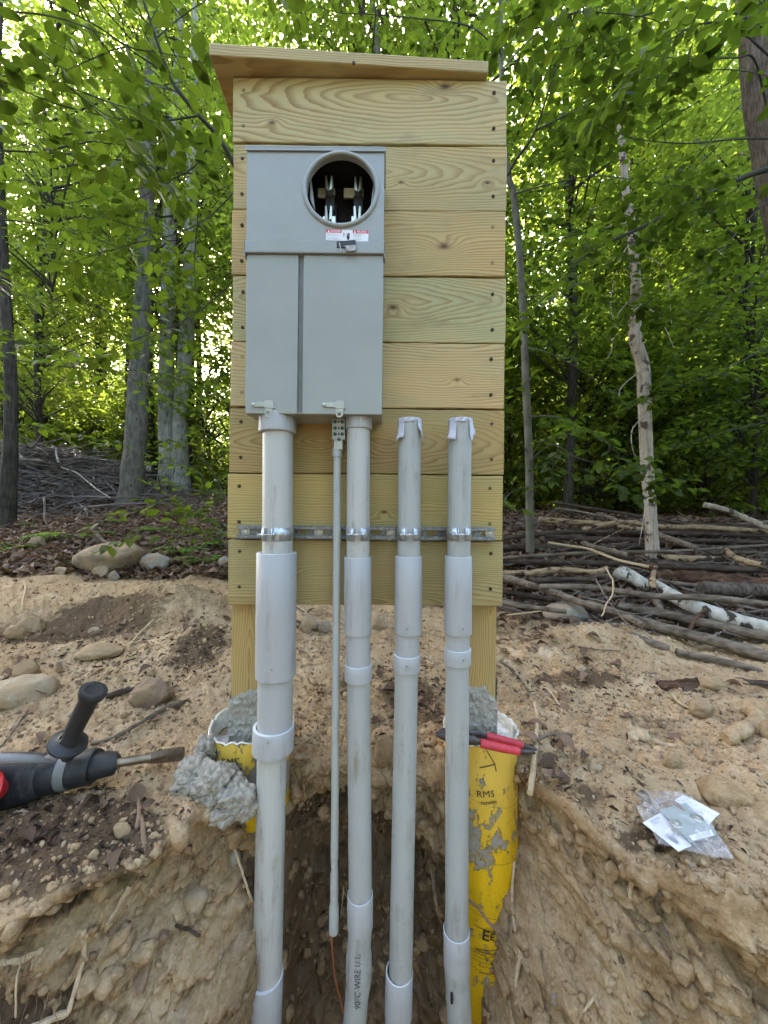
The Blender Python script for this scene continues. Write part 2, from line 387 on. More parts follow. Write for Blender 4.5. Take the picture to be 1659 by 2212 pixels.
M_bark2 = bark('dark furrowed bark', (.018, .015, .011), (.075, .063, .045), 6, 45, None, .02)
M_bark3 = bark('silver weathered bark', (.12, .105, .085), (.40, .37, .32), 5, 60, ((.10, .075, .05), (8, 8, 3), .60), .02)
M_barkold = bark('grey brown furrowed bark', (.035, .026, .02), (.17, .135, .105), 9, 60, None, .02)
M_dead = bark('bleached dead wood with bark flakes', (.20, .16, .12), (.46, .39, .31), 4, 60, ((.09, .065, .05), (14, 14, 11), .56), .004)
M_limb = plain('dark green grey twig bark', (.055, .055, .04), .9, 0, .3)
M_logg = bark('grey brown pole bark', (.042, .031, .022), (.21, .165, .12), 9, 45, ((.28, .25, .20), (22, 22, 22), .66), .01, lie=True)
M_logd = bark('dark damp pole bark', (.016, .012, .009), (.085, .062, .046), 9, 45, ((.15, .11, .08), (16, 16, 16), .64), .01, lie=True)
M_logt = bark('peeled tan log', (.14, .09, .05), (.38, .27, .16), 8, 55, ((.05, .035, .025), (8, 14, 14), .52), .006, lie=True)
M_birch = bark('white birch bark', (.24, .22, .18), (.50, .47, .40), 14, 22, ((.05, .04, .03), (24, 12, 12), .55), .004, .8)
M_rot = bark('rotten red brown wood', (.025, .013, .009), (.14, .075, .045), 6, 50, ((.20, .12, .07), (5, 20, 20), .6), .02, lie=True)
M_end = plain('cut wood end', (.45, .33, .2), .9)
M_twig = plain('tan peeled twig', (.42, .31, .18), .85, 0, .25, 60)
M_root = plain('fibrous brown root', (.22, .14, .085), .9, 0, .3, 80)
M_rootp = plain('pale dry root', (.50, .38, .24), .9, 0, .25, 80)
M_brush = plain('weathered brush twig', (.15, .12, .10), .95, 0, .5, 6)
M_hum = plain('dark shredded humus', (.055, .033, .022), .95, 0, .5, 9)
M_lf = leafmat('beech leaf', (.020, .038, .007), (.078, .112, .018), (.18, .27, .018), .03, .42)
M_lf2 = leafmat('understorey leaf', (.020, .040, .008), (.095, .128, .026), (.29, .39, .035), .06, .5)
M_lfd = leafmat('hemlock spray', (.014, .028, .012), (.032, .056, .020), (.05, .09, .02), .0, .3)
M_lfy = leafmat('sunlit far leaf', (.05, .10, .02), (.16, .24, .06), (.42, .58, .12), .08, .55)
M_fern = leafmat('fern frond', (.07, .13, .025), (.13, .20, .04), (.24, .36, .05), .05, .5)
M_dry = leafmat('dry fallen leaf', (.07, .042, .026), (.29, .185, .12), (.25, .15, .08), .0, .15, .7)
M_rockb = stone('tan boulder', (.15, .11, .065), (.29, .23, .15)); M_rockg = stone('blue grey rock', (.16, .165, .15), (.33, .33, .30), 18)
M_rockp = stone('pale stone', (.28, .22, .14), (.50, .42, .30)); M_rockd = stone('dusty sandstone', (.28, .19, .10), (.44, .32, .18), 16, .35)
M_rockv = stone('purple brown rock', (.12, .08, .06), (.28, .20, .15))
# ---------------------------------------------------------------- ground
LY = [-20, 1.3, 2, 3, 4, 6, 8, 12, 25, 60]; LZ = [-.72, -.72, -.66, -.54, -.34, -.02, .32, .85, 1.8, 3.2]
RY = [-20, 1.3, 2, 2.5, 3, 3.5, 4.2, 6, 10, 25, 60]; RZ = [-.72, -.72, -.67, -.60, -.42, -.30, -.10, -.03, .12, .9, 2.4]
BUMPS = [(-1.25, 2.30, .19, .28, .20), (-.90, 1.85, .10, .20, .16), (-.60, 1.75, .07, .14, .2), (1.12, 1.98, .13, .32, .13), (-1.75, 2.15, -.09, .45, .2),
         (-6.3, 6.9, .78, 1.5, .9), (-.05, 1.55, .04, .2, .15), (.75, 1.75, .05, .2, .2), (-1.0, 1.5, .04, .3, .15), (1.6, 2.3, -.05, .3, .1),
         (.55, .98, .03, .1, .1), (.95, .93, .05, .13, .1)]
def ground_z(x, Y):
    x = np.asarray(x, dtype=float); Y = np.asarray(Y, dtype=float)
    wl = 1 - smooth(x/np.maximum(Y, .3), -.45, .12)
    z = wl*np.interp(Y, LY, LZ) + (1-wl)*np.interp(Y, RY, RZ)
    for bx, by, a, sx, sy in BUMPS: z = z + a*np.exp(-((x-bx)/sx)**2 - ((Y-by)/sy)**2)
    far = smooth(Y, 2.5, 8)
    z = z + fbm(x*1.3, Y*1.3, 0*x, 3)*(.030 + .06*far) + fbm(x*6, Y*6, 0*x+4, 3)*.022
    n = fbm(x*22, Y*22, 0*x+9, 4, .6); z = z + n*.0095
    z = z + (.5-worley(x*26, Y*26, 0*x+.5))*.015*(1-far) + (.5-worley(x*70, Y*70, 0*x+.5))*.005*(1-far)
    return z
def gz(x, Y): return float(ground_z(np.array([x]), np.array([Y]))[0])
def on_ground(px, py):
    """the point of the ground sheet seen at (px, py)"""
    Ys = np.concatenate([np.arange(.5, 4, .01), np.arange(4, 30, .05)])
    pts = [P(px, py, y) for y in Ys]; X = np.array([p.x for p in pts]); Z = np.array([p.z for p in pts]); G = ground_z(X, Ys)
    k = np.nonzero(Z < G)[0]
    i = k[0] if len(k) else len(Ys)-1
    return Vector((X[i], Ys[i], G[i]))
EX = [-1.35, -.675, -.59, -.5, -.45, -.40, -.35, -.30, -.2, 0, .12, .165, .20, .235, .265, .355, .39, .45, .52, .63, 1.35]
EY = [.58, .66, .72, .80, .88, .97, 1.06, 1.14, 1.17, 1.16, 1.14, 1.08, 1.06, 1.07, 1.12, 1.15, 1.03, .90, .79, .67, .55]
def make_ground():
    NC = 660
    t = np.linspace(-1, 1, NC)
    sg = [0.0]; st = .0055
    while sg[-1] < 62:
        sg.append(sg[-1]+st)
        if sg[-1] > .75: st *= 1.03
    sg = np.array(sg)
    # rows: near bank, near wall, trench floor, far wall, ground
    near = [(-9, -.70), (-5, -.70), (-2.5, -.70), (-1.4, -.72), (-1.22, -.80), (-1.1, -1.2), (-1.0, -1.62)]
    NF = 24; NW = 190
    rows_Y, rows_Z, rows_w, rows_t = [], [], [], []
    for (y, z) in near:
        rows_Y.append(np.full(NC, y)); rows_Z.append(np.full(NC, z)); rows_w.append(.0); rows_t.append(np.full(NC, y))
    depthk = np.linspace(1, 0, NW)                       # 1 bottom .. 0 edge
    X0 = t*1.35
    def wallY(dep):
        shift = np.where(X0 > .1, .13*np.clip((dep-.10)/.6, 0, 1)*smooth(X0, .2, .30), -.45*np.clip(dep-.12, 0, .3)*smooth(-X0, .22, .32))
        Eb = np.interp(X0+shift, EX, EY)
        mid = smooth(X0, -.34, -.26)*(1-smooth(X0, .22, .33))
        under = (.05+.09*np.clip(.6+1.3*vnoise(X0*4+3, 0*X0, 0*X0), 0, 1.3))*smooth(dep, .02, .085)*np.exp(-(np.clip(dep-.09, 0, 9)/.26)**2)*(1-mid) + mid*(-.04*np.clip(dep-.1, 0, 1)*0 + .16*smooth(dep, .22, .34) - .25*np.clip(dep-.45, 0, 1))
        toe = -.10*np.clip(dep-.35, 0, 1)*(1-mid)
        return Eb + under + toe
    wb = wallY(.9)
    for k in range(1, NF):
        f = k/NF; y = -1.0 + (wb+1.0)*f
        rows_Y.append(y); rows_Z.append(np.full(NC, -1.64)); rows_w.append(.0); rows_t.append(y)
    for d in depthk:
        dep = d*.93
        rows_Y.append(wallY(dep)); rows_Z.append(np.full(NC, -.72 - dep)); rows_w.append(1.0 if dep > .05 else dep/.05); rows_t.append(None)
    nwall0 = len(near)+NF-1
    E0 = wallY(0)
    W = lambda Y: np.maximum(1.35, 1.15*Y + .3)
    Yc, Zc, Xc = [], [], []
    for r in range(len(rows_Y)):
        Yc.append(rows_Y[r]); Zc.append(rows_Z[r]); Xc.append(X0*(1.0 if r >= len(near) else 1.0))
    G_X, G_Y = [], []
    for s_ in sg[1:]:
        y = E0*np.exp(-s_*1.0) + (1-np.exp(-s_*1.0))*1.0 + s_      # edge shape fades out with distance
        xx = t*W(y); G_X.append(xx); G_Y.append(y)
    GX, GY = np.array(G_X), np.array(G_Y); GZ = ground_z(GX.ravel(), GY.ravel()).reshape(GX.shape)
    A_X, A_Y, A_Z = np.array(Xc), np.array(Yc), np.array(Zc)
    wt = np.array(rows_w)[:, None]*np.ones((1, NC))
    # wall top meets the ground's own height at the edge
    edge_z = ground_z(X0, E0)
    dz = (edge_z + .72)[None, :]*np.exp(-np.clip(-.72-A_Z, 0, 9)/.12)
    A_Z = A_Z + np.where(np.arange(len(A_Z))[:, None] >= nwall0, dz, 0)
    xs, ys, zs = A_X.ravel(), A_Y.ravel(), A_Z.ravel()
    big = fbm(xs*5, ys*3, zs*6, 3); med = fbm(xs*14, ys*9, zs*21, 4, .55); fin = fbm(xs*48, ys*30, zs*75, 3, .6)
    ch = worley(xs*8+med*.4, ys*5, zs*15+med*.3); ch2 = worley(xs*22, ys*14, zs*38)
    led = np.clip(fbm(xs*3, ys*3, zs*12+3, 3), 0, 1)
    ch3 = worley(xs*60, ys*40, zs*95)
    disp = (big*.050 + med*.030 + fin*.011 + (ch-.5)*.055 + (ch2-.5)*.028 + (ch3-.5)*.010 - led*.05).reshape(A_X.shape)
    cr1 = np.abs(vnoise(xs*7+2, ys*5, zs*13)+.35*vnoise(xs*23, ys*15, zs*39)); cr2 = np.abs(vnoise(xs*19+7, ys*12, zs*32)+.4*vnoise(xs*51, ys*30, zs*85)); crack = (.030*np.exp(-cr1/.06)+.014*np.exp(-cr2/.07)).reshape(A_X.shape); disp = disp + crack
    n_z = (fbm(xs*11+9, ys*11, zs*11, 4, .6)*.020 + fbm(xs*40+9, ys*40, zs*40, 2)*.006).reshape(A_X.shape)
    topf = 1-np.exp(-np.clip(edge_z[None, :]-A_Z, 0, 9)/.05)
    A_Y = A_Y + disp*wt*topf
    A_Z = A_Z + n_z*wt*topf
    fl = (np.arange(len(A_Z))[:, None] < nwall0)
    A_Z = A_Z + np.where(fl, (fbm(xs*4, ys*4, 0*xs, 4)*.03).reshape(A_X.shape), 0)
    X = np.vstack([A_X, GX]); Y = np.vstack([A_Y, GY]); Z = np.vstack([A_Z, GZ])
    # crumbling rim: soften the corner
    k0 = len(A_X)
    for _ in range(5):
        sl_ = slice(k0-10, k0+10)
        for Q in (Y, Z):
            Q[sl_] = (Q[k0-11:k0+9] + Q[sl_]*2 + Q[k0-9:k0+11])/4
    NR = X.shape[0]; co = np.stack([X, Y, Z], -1).reshape(-1, 3)
    i = np.arange(NR-1)[:, None]*NC + np.arange(NC-1)[None, :]
    f = np.stack([i, i+1, i+1+NC, i+NC], -1).reshape(-1, 4)
    # where dark topsoil and leaf litter lie
    xx, yy, zz = co[:, 0], co[:, 1], co[:, 2]
    hum = np.zeros(len(co))
    for (hx, hy, sx, sy, a) in [(160, 1380, .55, .22, 1.0), (430, 1400, .16, .22, .8), (60, 1830, .22, .12, 1.1), (200, 1790, .15, .06, .8), (1250, 1470, .30, .07, .75), (1400, 1560, .25, .05, .5),
                                 (1600, 1500, .2, .1, .5), (1270, 1720, .08, .05, .6), (1400, 1830, .10, .03, .9), (760, 1480, .10, .18, .6), (900, 1520, .12, .2, .9), (700, 1330, .2, .2, .5), (480, 1640, .1, .1, .3), (1130, 1660, .05, .1, .6), (250, 1300, .3, .2, .8), (1560, 2020, .2, .04, .4)]:
        p = on_ground(hx, hy); hum += a*np.exp(-((xx-p.x)/sx)**2 - ((yy-p.y)/sy)**2)*smooth(zz, -.86, -.78)
    # dark root band in the trench wall behind the conduits, and the humus under the left bank
    hum += 1.05*np.exp(-((zz+.95+.05*np.sin(xx*9))/.055)**2)*smooth(xx, -.42, -.3)*(1-smooth(xx, .2, .34))
    hum += .9*np.exp(-((xx+.72)/.16)**2 - ((zz+1.0)/.12)**2)*(yy < 1.0)
    lt = np.where(xx/np.maximum(yy, .3) < 0, smooth(yy, 2.75, 3.3), smooth(yy, 2.2, 2.7))
    me = np_mesh('trench_and_ground', co, f.ravel(), np.full(len(f), 4), {'humus': ('POINT', hum), 'litter': ('POINT', lt), 'umber': ('POINT', .45*smooth(-zz, .93, 1.15)*smooth(xx, -.40, -.28)*(1-smooth(xx, .16, .34))*(yy > .3) + .35*smooth(-zz, .95, 1.3)*(.5+.8*fbm(xx*3, 0*xx, zz*3, 2)).clip(0, 1)*(yy > .3))})
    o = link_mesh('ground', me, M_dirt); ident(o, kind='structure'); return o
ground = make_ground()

# ---- stuff: gravel, fallen leaves
def ico(sub):
    bm = bmesh.new(); bmesh.ops.create_icosphere(bm, subdivisions=sub, radius=1); v = np.array([p.co[:] for p in bm.verts]); f = np.array([[q.index for q in p.verts] for p in bm.faces]); bm.free(); return v, f
def rand_rot(n, rs):
    q = rs.randn(n, 4); q /= np.linalg.norm(q, axis=1)[:, None]; a, b, c, d = q.T
    return np.stack([np.stack([1-2*(c*c+d*d), 2*(b*c-a*d), 2*(b*d+a*c)], -1), np.stack([2*(b*c+a*d), 1-2*(b*b+d*d), 2*(c*d-a*b)], -1), np.stack([2*(b*d-a*c), 2*(c*d+a*b), 1-2*(b*b+c*c)], -1)], 1)
def pebbles(name, n, lo, hi, mat, seed, region):
    rs = np.random.RandomState(seed); v, f = ico(1); xs, ys = region(rs, n); n = len(xs)
    z = ground_z(xs, ys); s = lo*(hi/lo)**(rs.rand(n)**2.6)
    R = rand_rot(n, rs); sh = v[None]*(1+.75*(rs.rand(n, len(v), 1)-.5))*np.stack([np.ones(n), .65+.35*rs.rand(n), .5+.4*rs.rand(n)], -1)[:, None]
    co = np.einsum('nij,nvj->nvi', R, sh)*s[:, None, None] + np.stack([xs, ys, z+s*.15], -1)[:, None]
    ff = (f[None] + (np.arange(n)*len(v))[:, None, None]).reshape(-1, 3)
    me = np_mesh(name, co.reshape(-1, 3), ff.ravel(), np.full(len(ff), 3), {'rnd': ('FACE', np.repeat(rs.rand(n), len(f)))})
    return me
def m_gravel():
    m = Mat('mixed gravel and clods', .9, spec=.15); r = m.attr('rnd')
    c = m.ramp(r, [(0, (.16, .10, .06)), (.2, (.32, .21, .11)), (.5, (.42, .30, .165)), (.75, (.48, .37, .23)), (.95, (.30, .27, .23)), (.985, (.55, .48, .38))], 'CONSTANT')
    c = m.mix(m.noise(scale=120, detail=4), c, (.22, .15, .09)); m.col(c); return m.m
M_grav = m_gravel()
def reg_near(rs, n):
    x = rs.uniform(-1.3, 1.3, n); y = np.interp(x, EX, EY) + .01 + rs.rand(n)**1.3*1.1; return x, y
def reg_mid(rs, n):
    y = 1.2+rs.rand(n)*1.9; x = rs.uniform(-1, 1, n)*1.1*y; return x, y
co1 = pebbles('gravel', 12000, .0018, .009, None, 3, reg_near); o = link_mesh('gravel', co1, M_grav, None, True); ident(o, 'loose crumbs of subsoil and small gravel over the dug ground', 'gravel', kind='stuff')
co1 = pebbles('clods', 3500, .004, .014, None, 4, reg_mid); o = link_mesh('clods', co1, M_grav, None, True); ident(o, 'clods and small stones on the dirt behind the stand', 'clods', kind='stuff')
# crumbs stuck on the trench face
def wall_points(rs, n, zlo=-1.5, zhi=-.72):
    """random vertices of the trench wall"""
    me = ground.data; co = np.empty(len(me.vertices)*3, dtype=np.float32); me.vertices.foreach_get('co', co); co = co.reshape(-1, 3)
    ok = np.nonzero((co[:, 2] < zhi) & (co[:, 2] > zlo) & (co[:, 1] > .3))[0]; return co[rs.choice(ok, n)]
_rs2 = np.random.RandomState(5); wp = wall_points(_rs2, 5200); v_, f_ = ico(1); n_ = len(wp); s_ = .002*(5.0)**(_rs2.rand(n_)**2.5)
sh_ = v_[None]*(1+.8*(_rs2.rand(n_, len(v_), 1)-.5)); co_ = np.einsum('nij,nvj->nvi', rand_rot(n_, _rs2), sh_)*s_[:, None, None] + wp[:, None]
ff_ = (f_[None] + (np.arange(n_)*len(v_))[:, None, None]).reshape(-1, 3)
o = link_mesh('crumbs', np_mesh('crumbs', co_.reshape(-1, 3), ff_.ravel(), np.full(len(ff_), 3), {'rnd': ('FACE', np.repeat(_rs2.rand(n_)*.8, len(f_)))}), M_grav, None, True)
ident(o, 'crumbs of soil clinging to the cut face of the trench', 'soil crumbs', kind='stuff')

# broken lumps of the same soil on the cut face, its rim and the spoil heaps
def soil_lumps():
    rs = np.random.RandomState(15); v, f = ico(2); a = wall_points(rs, 3000, -1.5, -.73); a = a[(a[:, 1] < 1.3) & ~((a[:, 0] > -.37) & (a[:, 0] < .24) & (a[:, 1] < 1.07))]
    x, y = reg_near(rs, 1500); y2 = np.interp(x, EX, EY)+.0+np.abs(rs.randn(len(x)))*.06; k = rs.rand(len(x)) < .5; y = np.where(k, y2, y)
    x3 = np.concatenate([rs.normal(-1.25, .3, 500), rs.normal(-.9, .25, 400), rs.normal(1.1, .35, 500)]); y3 = np.concatenate([rs.normal(2.25, .22, 500), rs.normal(1.8, .2, 400), rs.normal(1.95, .14, 500)])
    x = np.concatenate([x, x3]); y = np.concatenate([y, y3]); g = np.stack([x, y, ground_z(x, y)], -1); c = np.concatenate([a, g]); n = len(c)
    s_ = .005*(6.0)**(rs.rand(n)**2.0); s_[len(a):] *= np.where(g[:, 0] < -.3, .42, .62); R = rand_rot(n, rs); q = v[None]+rs.rand(n, 1, 3)*50
    d = 1+.55*fbm(q[..., 0].ravel()*1.5, q[..., 1].ravel()*1.5, q[..., 2].ravel()*1.5, 3).reshape(n, -1)
    co = np.einsum('nij,nvj->nvi', R, v[None]*d[..., None]*np.stack([np.ones(n), .6+.4*rs.rand(n), .5+.4*rs.rand(n)], -1)[:, None])*s_[:, None, None]+c[:, None]
    ff = (f[None]+(np.arange(n)*len(v))[:, None, None]).reshape(-1, 3)
    o = link_mesh('soil_lumps', np_mesh('soil_lumps', co.reshape(-1, 3), ff.ravel(), np.full(len(ff), 3)), M_dirt, None, True); ident(o, 'broken lumps of tan subsoil on the trench face and spoil heaps', 'soil lumps', kind='stuff')
soil_lumps()

def leaf_cloud(name, pos, dirs, nrm, size, rnd, wid=.30, near=False, curl=.0, rs=None):
    """pos,dirs,nrm: (n,3); one mesh of many leaf blades"""
    n = len(pos); d = dirs/np.linalg.norm(dirs, axis=1)[:, None]; nn = nrm - d*(nrm*d).sum(1)[:, None]; nn /= np.linalg.norm(nn, axis=1)[:, None]+1e-9; b = np.cross(nn, d)
    if near:
        tp = np.array([(0, 0, 0), (.1, .45, .02), (.3, .92, .05), (.52, 1., .06), (.74, .68, .04), (.9, .25, .0), (1, 0, -.03), (.9, -.25, .0), (.74, -.68, .04), (.52, -1., .06), (.3, -.92, .05), (.1, -.45, .02), (.3, 0, -.02), (.52, 0, -.03), (.74, 0, -.03)])
        fc = [(0, 1, 2, 12), (12, 2, 3, 13), (13, 3, 4, 14), (14, 4, 5, 6), (0, 12, 10, 11), (12, 13, 9, 10), (13, 14, 8, 9), (14, 6, 7, 8)]
    else:
        tp = np.array([(0, 0, 0), (.32, .95, .05), (.72, .75, .03), (1, 0, -.05), (.72, -.75, .03), (.32, -.95, .05)]); fc = [(0, 1, 2, 3), (0, 3, 4, 5)]
    tp = tp.copy(); tp[:, 1] *= wid
    cv = (curl*(rs.rand(n)*2-.6) if rs is not None and curl else np.zeros(n))
    co = pos[:, None] + size[:, None, None]*(tp[None, :, 0:1]*d[:, None] + tp[None, :, 1:2]*b[:, None] + (tp[None, :, 2:3] + cv[:, None, None]*(tp[None, :, 0:1]*(1-tp[None, :, 0:1])*1.5 + (tp[None, :, 1:2]/wid)**2*.2))*nn[:, None])
    m = len(tp); fa = np.array(fc); ff = (fa[None] + (np.arange(n)*m)[:, None, None]).reshape(-1, 4)
    return np_mesh(name, co.reshape(-1, 3), ff.ravel(), np.full(len(ff), 4), {'rnd': ('POINT', np.repeat(rnd, m))})
def litter(name, n, seed, region, lo, hi, label, lift=.006):
    rs = np.random.RandomState(seed); x, y = region(rs, n); n = len(x); z = ground_z(x, y)+lift*(1+rs.rand(n)*2)
    a = rs.rand(n)*2*PI; d = np.stack([np.cos(a), np.sin(a), rs.randn(n)*.25], -1); nr = np.stack([rs.randn(n)*.45, rs.randn(n)*.45, np.ones(n)], -1)
    me = leaf_cloud(name, np.stack([x, y, z], -1), d, nr, lo+(hi-lo)*rs.rand(n), rs.rand(n), .28, True, .5, rs)
    o = link_mesh(name, me, M_dry); ident(o, label, 'dead leaves', kind='stuff'); return o
def reg_forest(rs, n):
    y = 2.6*(4.6)**(rs.rand(n)**1.1); x = rs.uniform(-1.05, 1.05, n)*y; k = (y > 3.0) | (x > .3*y); return x[k], y[k]
def reg_spot(spots):
    def f(rs, n):
        X, Y = [], []
        for (px, py, sx, sy, c) in spots:
            p = on_ground(px, py); X.append(p.x+rs.randn(c)*sx); Y.append(p.y+rs.randn(c)*sy)
        X = np.concatenate(X); Y = np.concatenate(Y); k = Y > np.interp(X, EX, EY)+.02; return X[k], Y[k]
    return f
litter('leaf_litter', 26000, 21, reg_forest, .05, .10, 'brown and silvery fallen leaves carpeting the forest floor', .01)
litter('fallen_leaves', 400, 22, reg_spot([(900, 1500, .14, .25, 40), (1130, 1380, .1, .2, 40), (1180, 1650, .05, .08, 16), (1180, 1400, .12, .12, 22), (430, 1390, .2, .2, 12), (1250, 1450, .3, .15, 18), (120, 1500, .3, .15, 10),
    (1330, 1560, .3, .08, 8), (620, 1400, .1, .2, 12), (300, 1830, .2, .05, 12), (820, 1500, .02, .02, 3), (1400, 1830, .05, .03, 5), (300, 1350, .5, .25, 30), (1150, 1330, .2, .12, 50)]), .03, .07, 'scattered dry brown leaves on the dirt around the footings')
rsb = reg_spot([(60, 1830, .2, .1, 900), (250, 1750, .2, .08, 300), (160, 1400, .45, .2, 1500), (1300, 1500, .4, .12, 500), (900, 1500, .15, .22, 500), (430, 1400, .12, .15, 500), (1380, 1800, .12, .05, 120), (1250, 1700, .1, .06, 80)])
def bark_bits():
    rs = np.random.RandomState(8); x, y = rsb(rs, 1); n = len(x); z = ground_z(x, y)+.003; a = rs.rand(n)*2*PI
    d = np.stack([np.cos(a), np.sin(a), rs.randn(n)*.2], -1); nr = np.stack([rs.randn(n)*.5, rs.randn(n)*.5, np.ones(n)], -1)
    me = leaf_cloud('bits', np.stack([x, y, z], -1), d, nr, .006+.024*rs.rand(n)**2.5, rs.rand(n)*.6, .14, False, .4, rs)
    o = link_mesh('bark_mulch', me, M_hum, None, True); ident(o, 'dark shreds of bark, root and humus strewn on the dirt', 'bark shreds', kind='stuff')
bark_bits()
# ---------------------------------------------------------------- the timber stand
PX0, PX1, PZ0, PZ1, PY = -.430, .332, -.262, 1.206, 1.060
stand = empty('meter_stand', (-.05, 1.12, -.70), 'new pine plank backboard on two square posts with a tilted cap board', 'meter stand')
SB = top_of(stand)
rowh = (PZ1-PZ0)/8; TH = .036
K = {0: [(.17, .64+.70-.10, .012), (-.26, 1.02+.70-.03+.05, .007)], 1: [(-.02, .86+.70+.01, .004), (.24, .90+.7-.03, .010)], 2: [(.20, 1.385, .010), (.235, 1.335, .005)], 3: [(.03, 1.215, .012)], 4: [(.12, 1.02, .01)],
     5: [(-.05+.02, .72, .012), (.12, .87, .008)], 6: [(-.01, .47, .006), (.05, .55, .008)], 7: [(.22, .40, .008)]}
K = {0: [(.21, 1.885, .013), (-.27, 1.78, .008)], 1: [(.09, 1.62, .006), (.33, 1.62, .007)], 2: [(.21, 1.44, .012)], 3: [(.07, 1.27, .011)], 4: [(.25, 1.07, .007)], 5: [(-.03, .88, .014), (.20, .99, .008)], 6: [(.05, .70, .007)], 7: [(-.2, .52, .008)]}
ZC = {0: .04, 1: .02, 2: -.10, 3: .03, 4: .10, 5: .0, 6: .11, 7: -.08}
tints = [(1.10, 1.08, 1.05), (.98, .96, .9), (1.06, .99, .90), (.96, 1.03, 1.05), (1.10, 1.06, 1.10), (.84, .78, .68), (.96, .95, .80), (.86, .88, .85)]
for i in range(8):
    z1 = PZ1 - i*rowh; z0 = z1 - rowh; zc = (z0+z1)/2 - SB.z
    m = wood('pine plank %d' % i, i*1.37+.6, 'X', K[i], tints[i], zc+ZC[i], cath=(.14, .12, .03, .10, .13, .16, .05, .04)[i], pitch=(95, 120, 130, 140, 130, 150, 150, 140)[i])
    jx = (.0, .002, -.001, .003, 0, .001, -.002, .001)[i]
    b = MB()
    # a plank with slightly wavy edges
    nx = 26; x0, x1 = PX0+jx-(.004 if i > 4 else 0), PX1+jx; g = .0019
    vs_, fs_ = [], []
    for k in range(nx+1):
        x = x0+(x1-x0)*k/nx; w1 = g+.0008*math.sin(x*9+i)+.0006*math.sin(x*31+i*2); w0 = g+.0008*math.sin(x*11+i*3); fy = .0012*math.sin(x*5+i*1.7)
        vs_ += [(x, PY+fy+(.002 if i % 2 else 0), z0+w0), (x, PY+fy+(.002 if i % 2 else 0), z1-w1), (x, PY+TH, z1-w1), (x, PY+TH, z0+w0)]
    for k in range(nx):
        for q in range(4): fs_.append((k*4+q, k*4+(q+1) % 4, k*4+4+(q+1) % 4, k*4+4+q))
    fs_ += [(0, 1, 2, 3), (nx*4+3, nx*4+2, nx*4+1, nx*4)]
    b.add(vs_, fs_); pl = b.build('plank', m, stand, bevel=.0022)
    for sx in (PX0+.030+.003*math.sin(i*5), PX1-.036+.003*math.sin(i*3)):
        for fz in (.24, .78):
            s_ = MB(); z = z0+rowh*fz+.006*math.sin(i*7+sx*9)
            s_.lathe([(.0005, .0), (.0018, -.0003), (.0034, .0008), (.0040, -.0006), (.0048, -.0002), (.0050, .004)], (sx, PY+(.0015 if i % 2 else -.0005)-.0006, z), (0, 1, 0), 14)
            s_.build('screw', M_hole, pl)
mp = wood('pine post', 4.4, 'Z', (), (.98, .90, .78), -.335, cath=.01, pitch=150); mp2 = wood('pine post grain', 8.1, 'Z', (), (.98, .90, .78), .36, cath=.008, pitch=150)
for x0, x1, mm in ((-.437, -.350, mp), (.238, .327, mp2)):
    b = MB(); b.box(x0, x1, PY+TH+.0015, PY+TH+.0905, -1.0, PZ1-.01); po = b.build('post', mm, stand, bevel=.004)
    # mortar smeared up the post foot
    b = MB(); NXm, NZm = 40, 44; y = PY+TH+.0015
    zt = (-.53, -.51) if x0 < 0 else (-.475, -.535)
    for face in range(3):
        vs_ = []
        for a in range(NXm+1):
            for c in range(NZm+1):
                u = a/NXm; edge = zt[0]+(zt[1]-zt[0])*u + .014*vnoise(np.array([u*3+face*3+x0*9]), np.array([0.]), np.array([0.]))[0] + .003*math.sin(u*23+face)
                z = -.70+(edge+.70)*c/NZm; th = .0035+.0035*max(-.6, float(fbm(np.array([u*11+x0]), np.array([z*110.]), np.array([face*3.]), 4, .6)[0]))
                th *= min(1, (edge-z)/.012+.05)
                if face == 0: vs_.append((x0-.003+(x1-x0+.006)*u, y-th, z))
                elif face == 1: vs_.append((x0-th, y+.09*u, z))
                else: vs_.append((x1+th, y+.09*u, z))
        b.add(vs_, [(a*(NZm+1)+c, (a+1)*(NZm+1)+c, (a+1)*(NZm+1)+c+1, a*(NZm+1)+c+1) for a in range(NXm) for c in range(NZm)])
    b.build('mortar_smear', M_conc, po)
# cap board: lies flat, set slightly askew, overhanging to the left and front
mr = wood('pine cap board', 12.7, 'X', (), (1.0, .98, .92), .03, cath=.05, pitch=120)
RT = math.radians(1.75)
b = MB(); Mr = Matrix.Translation((-.475, 1.011, 1.2085)) @ Matrix.Rotation(math.radians(2.6), 4, 'Z') @ Matrix.Rotation(math.radians(.15), 4, 'Y')
b.box(0, .752, 0, .225, 0, .033, Mr); cap = b.build('cap_board', mr, stand, bevel=.003)
s_ = MB(); s_.lathe([(.0005, 0), (.004, -.0005), (.0042, .003)], Mr @ Vector((.383, -.0004, .004)), (0, 1, 0), 12); s_.build('screw', M_hole, cap)

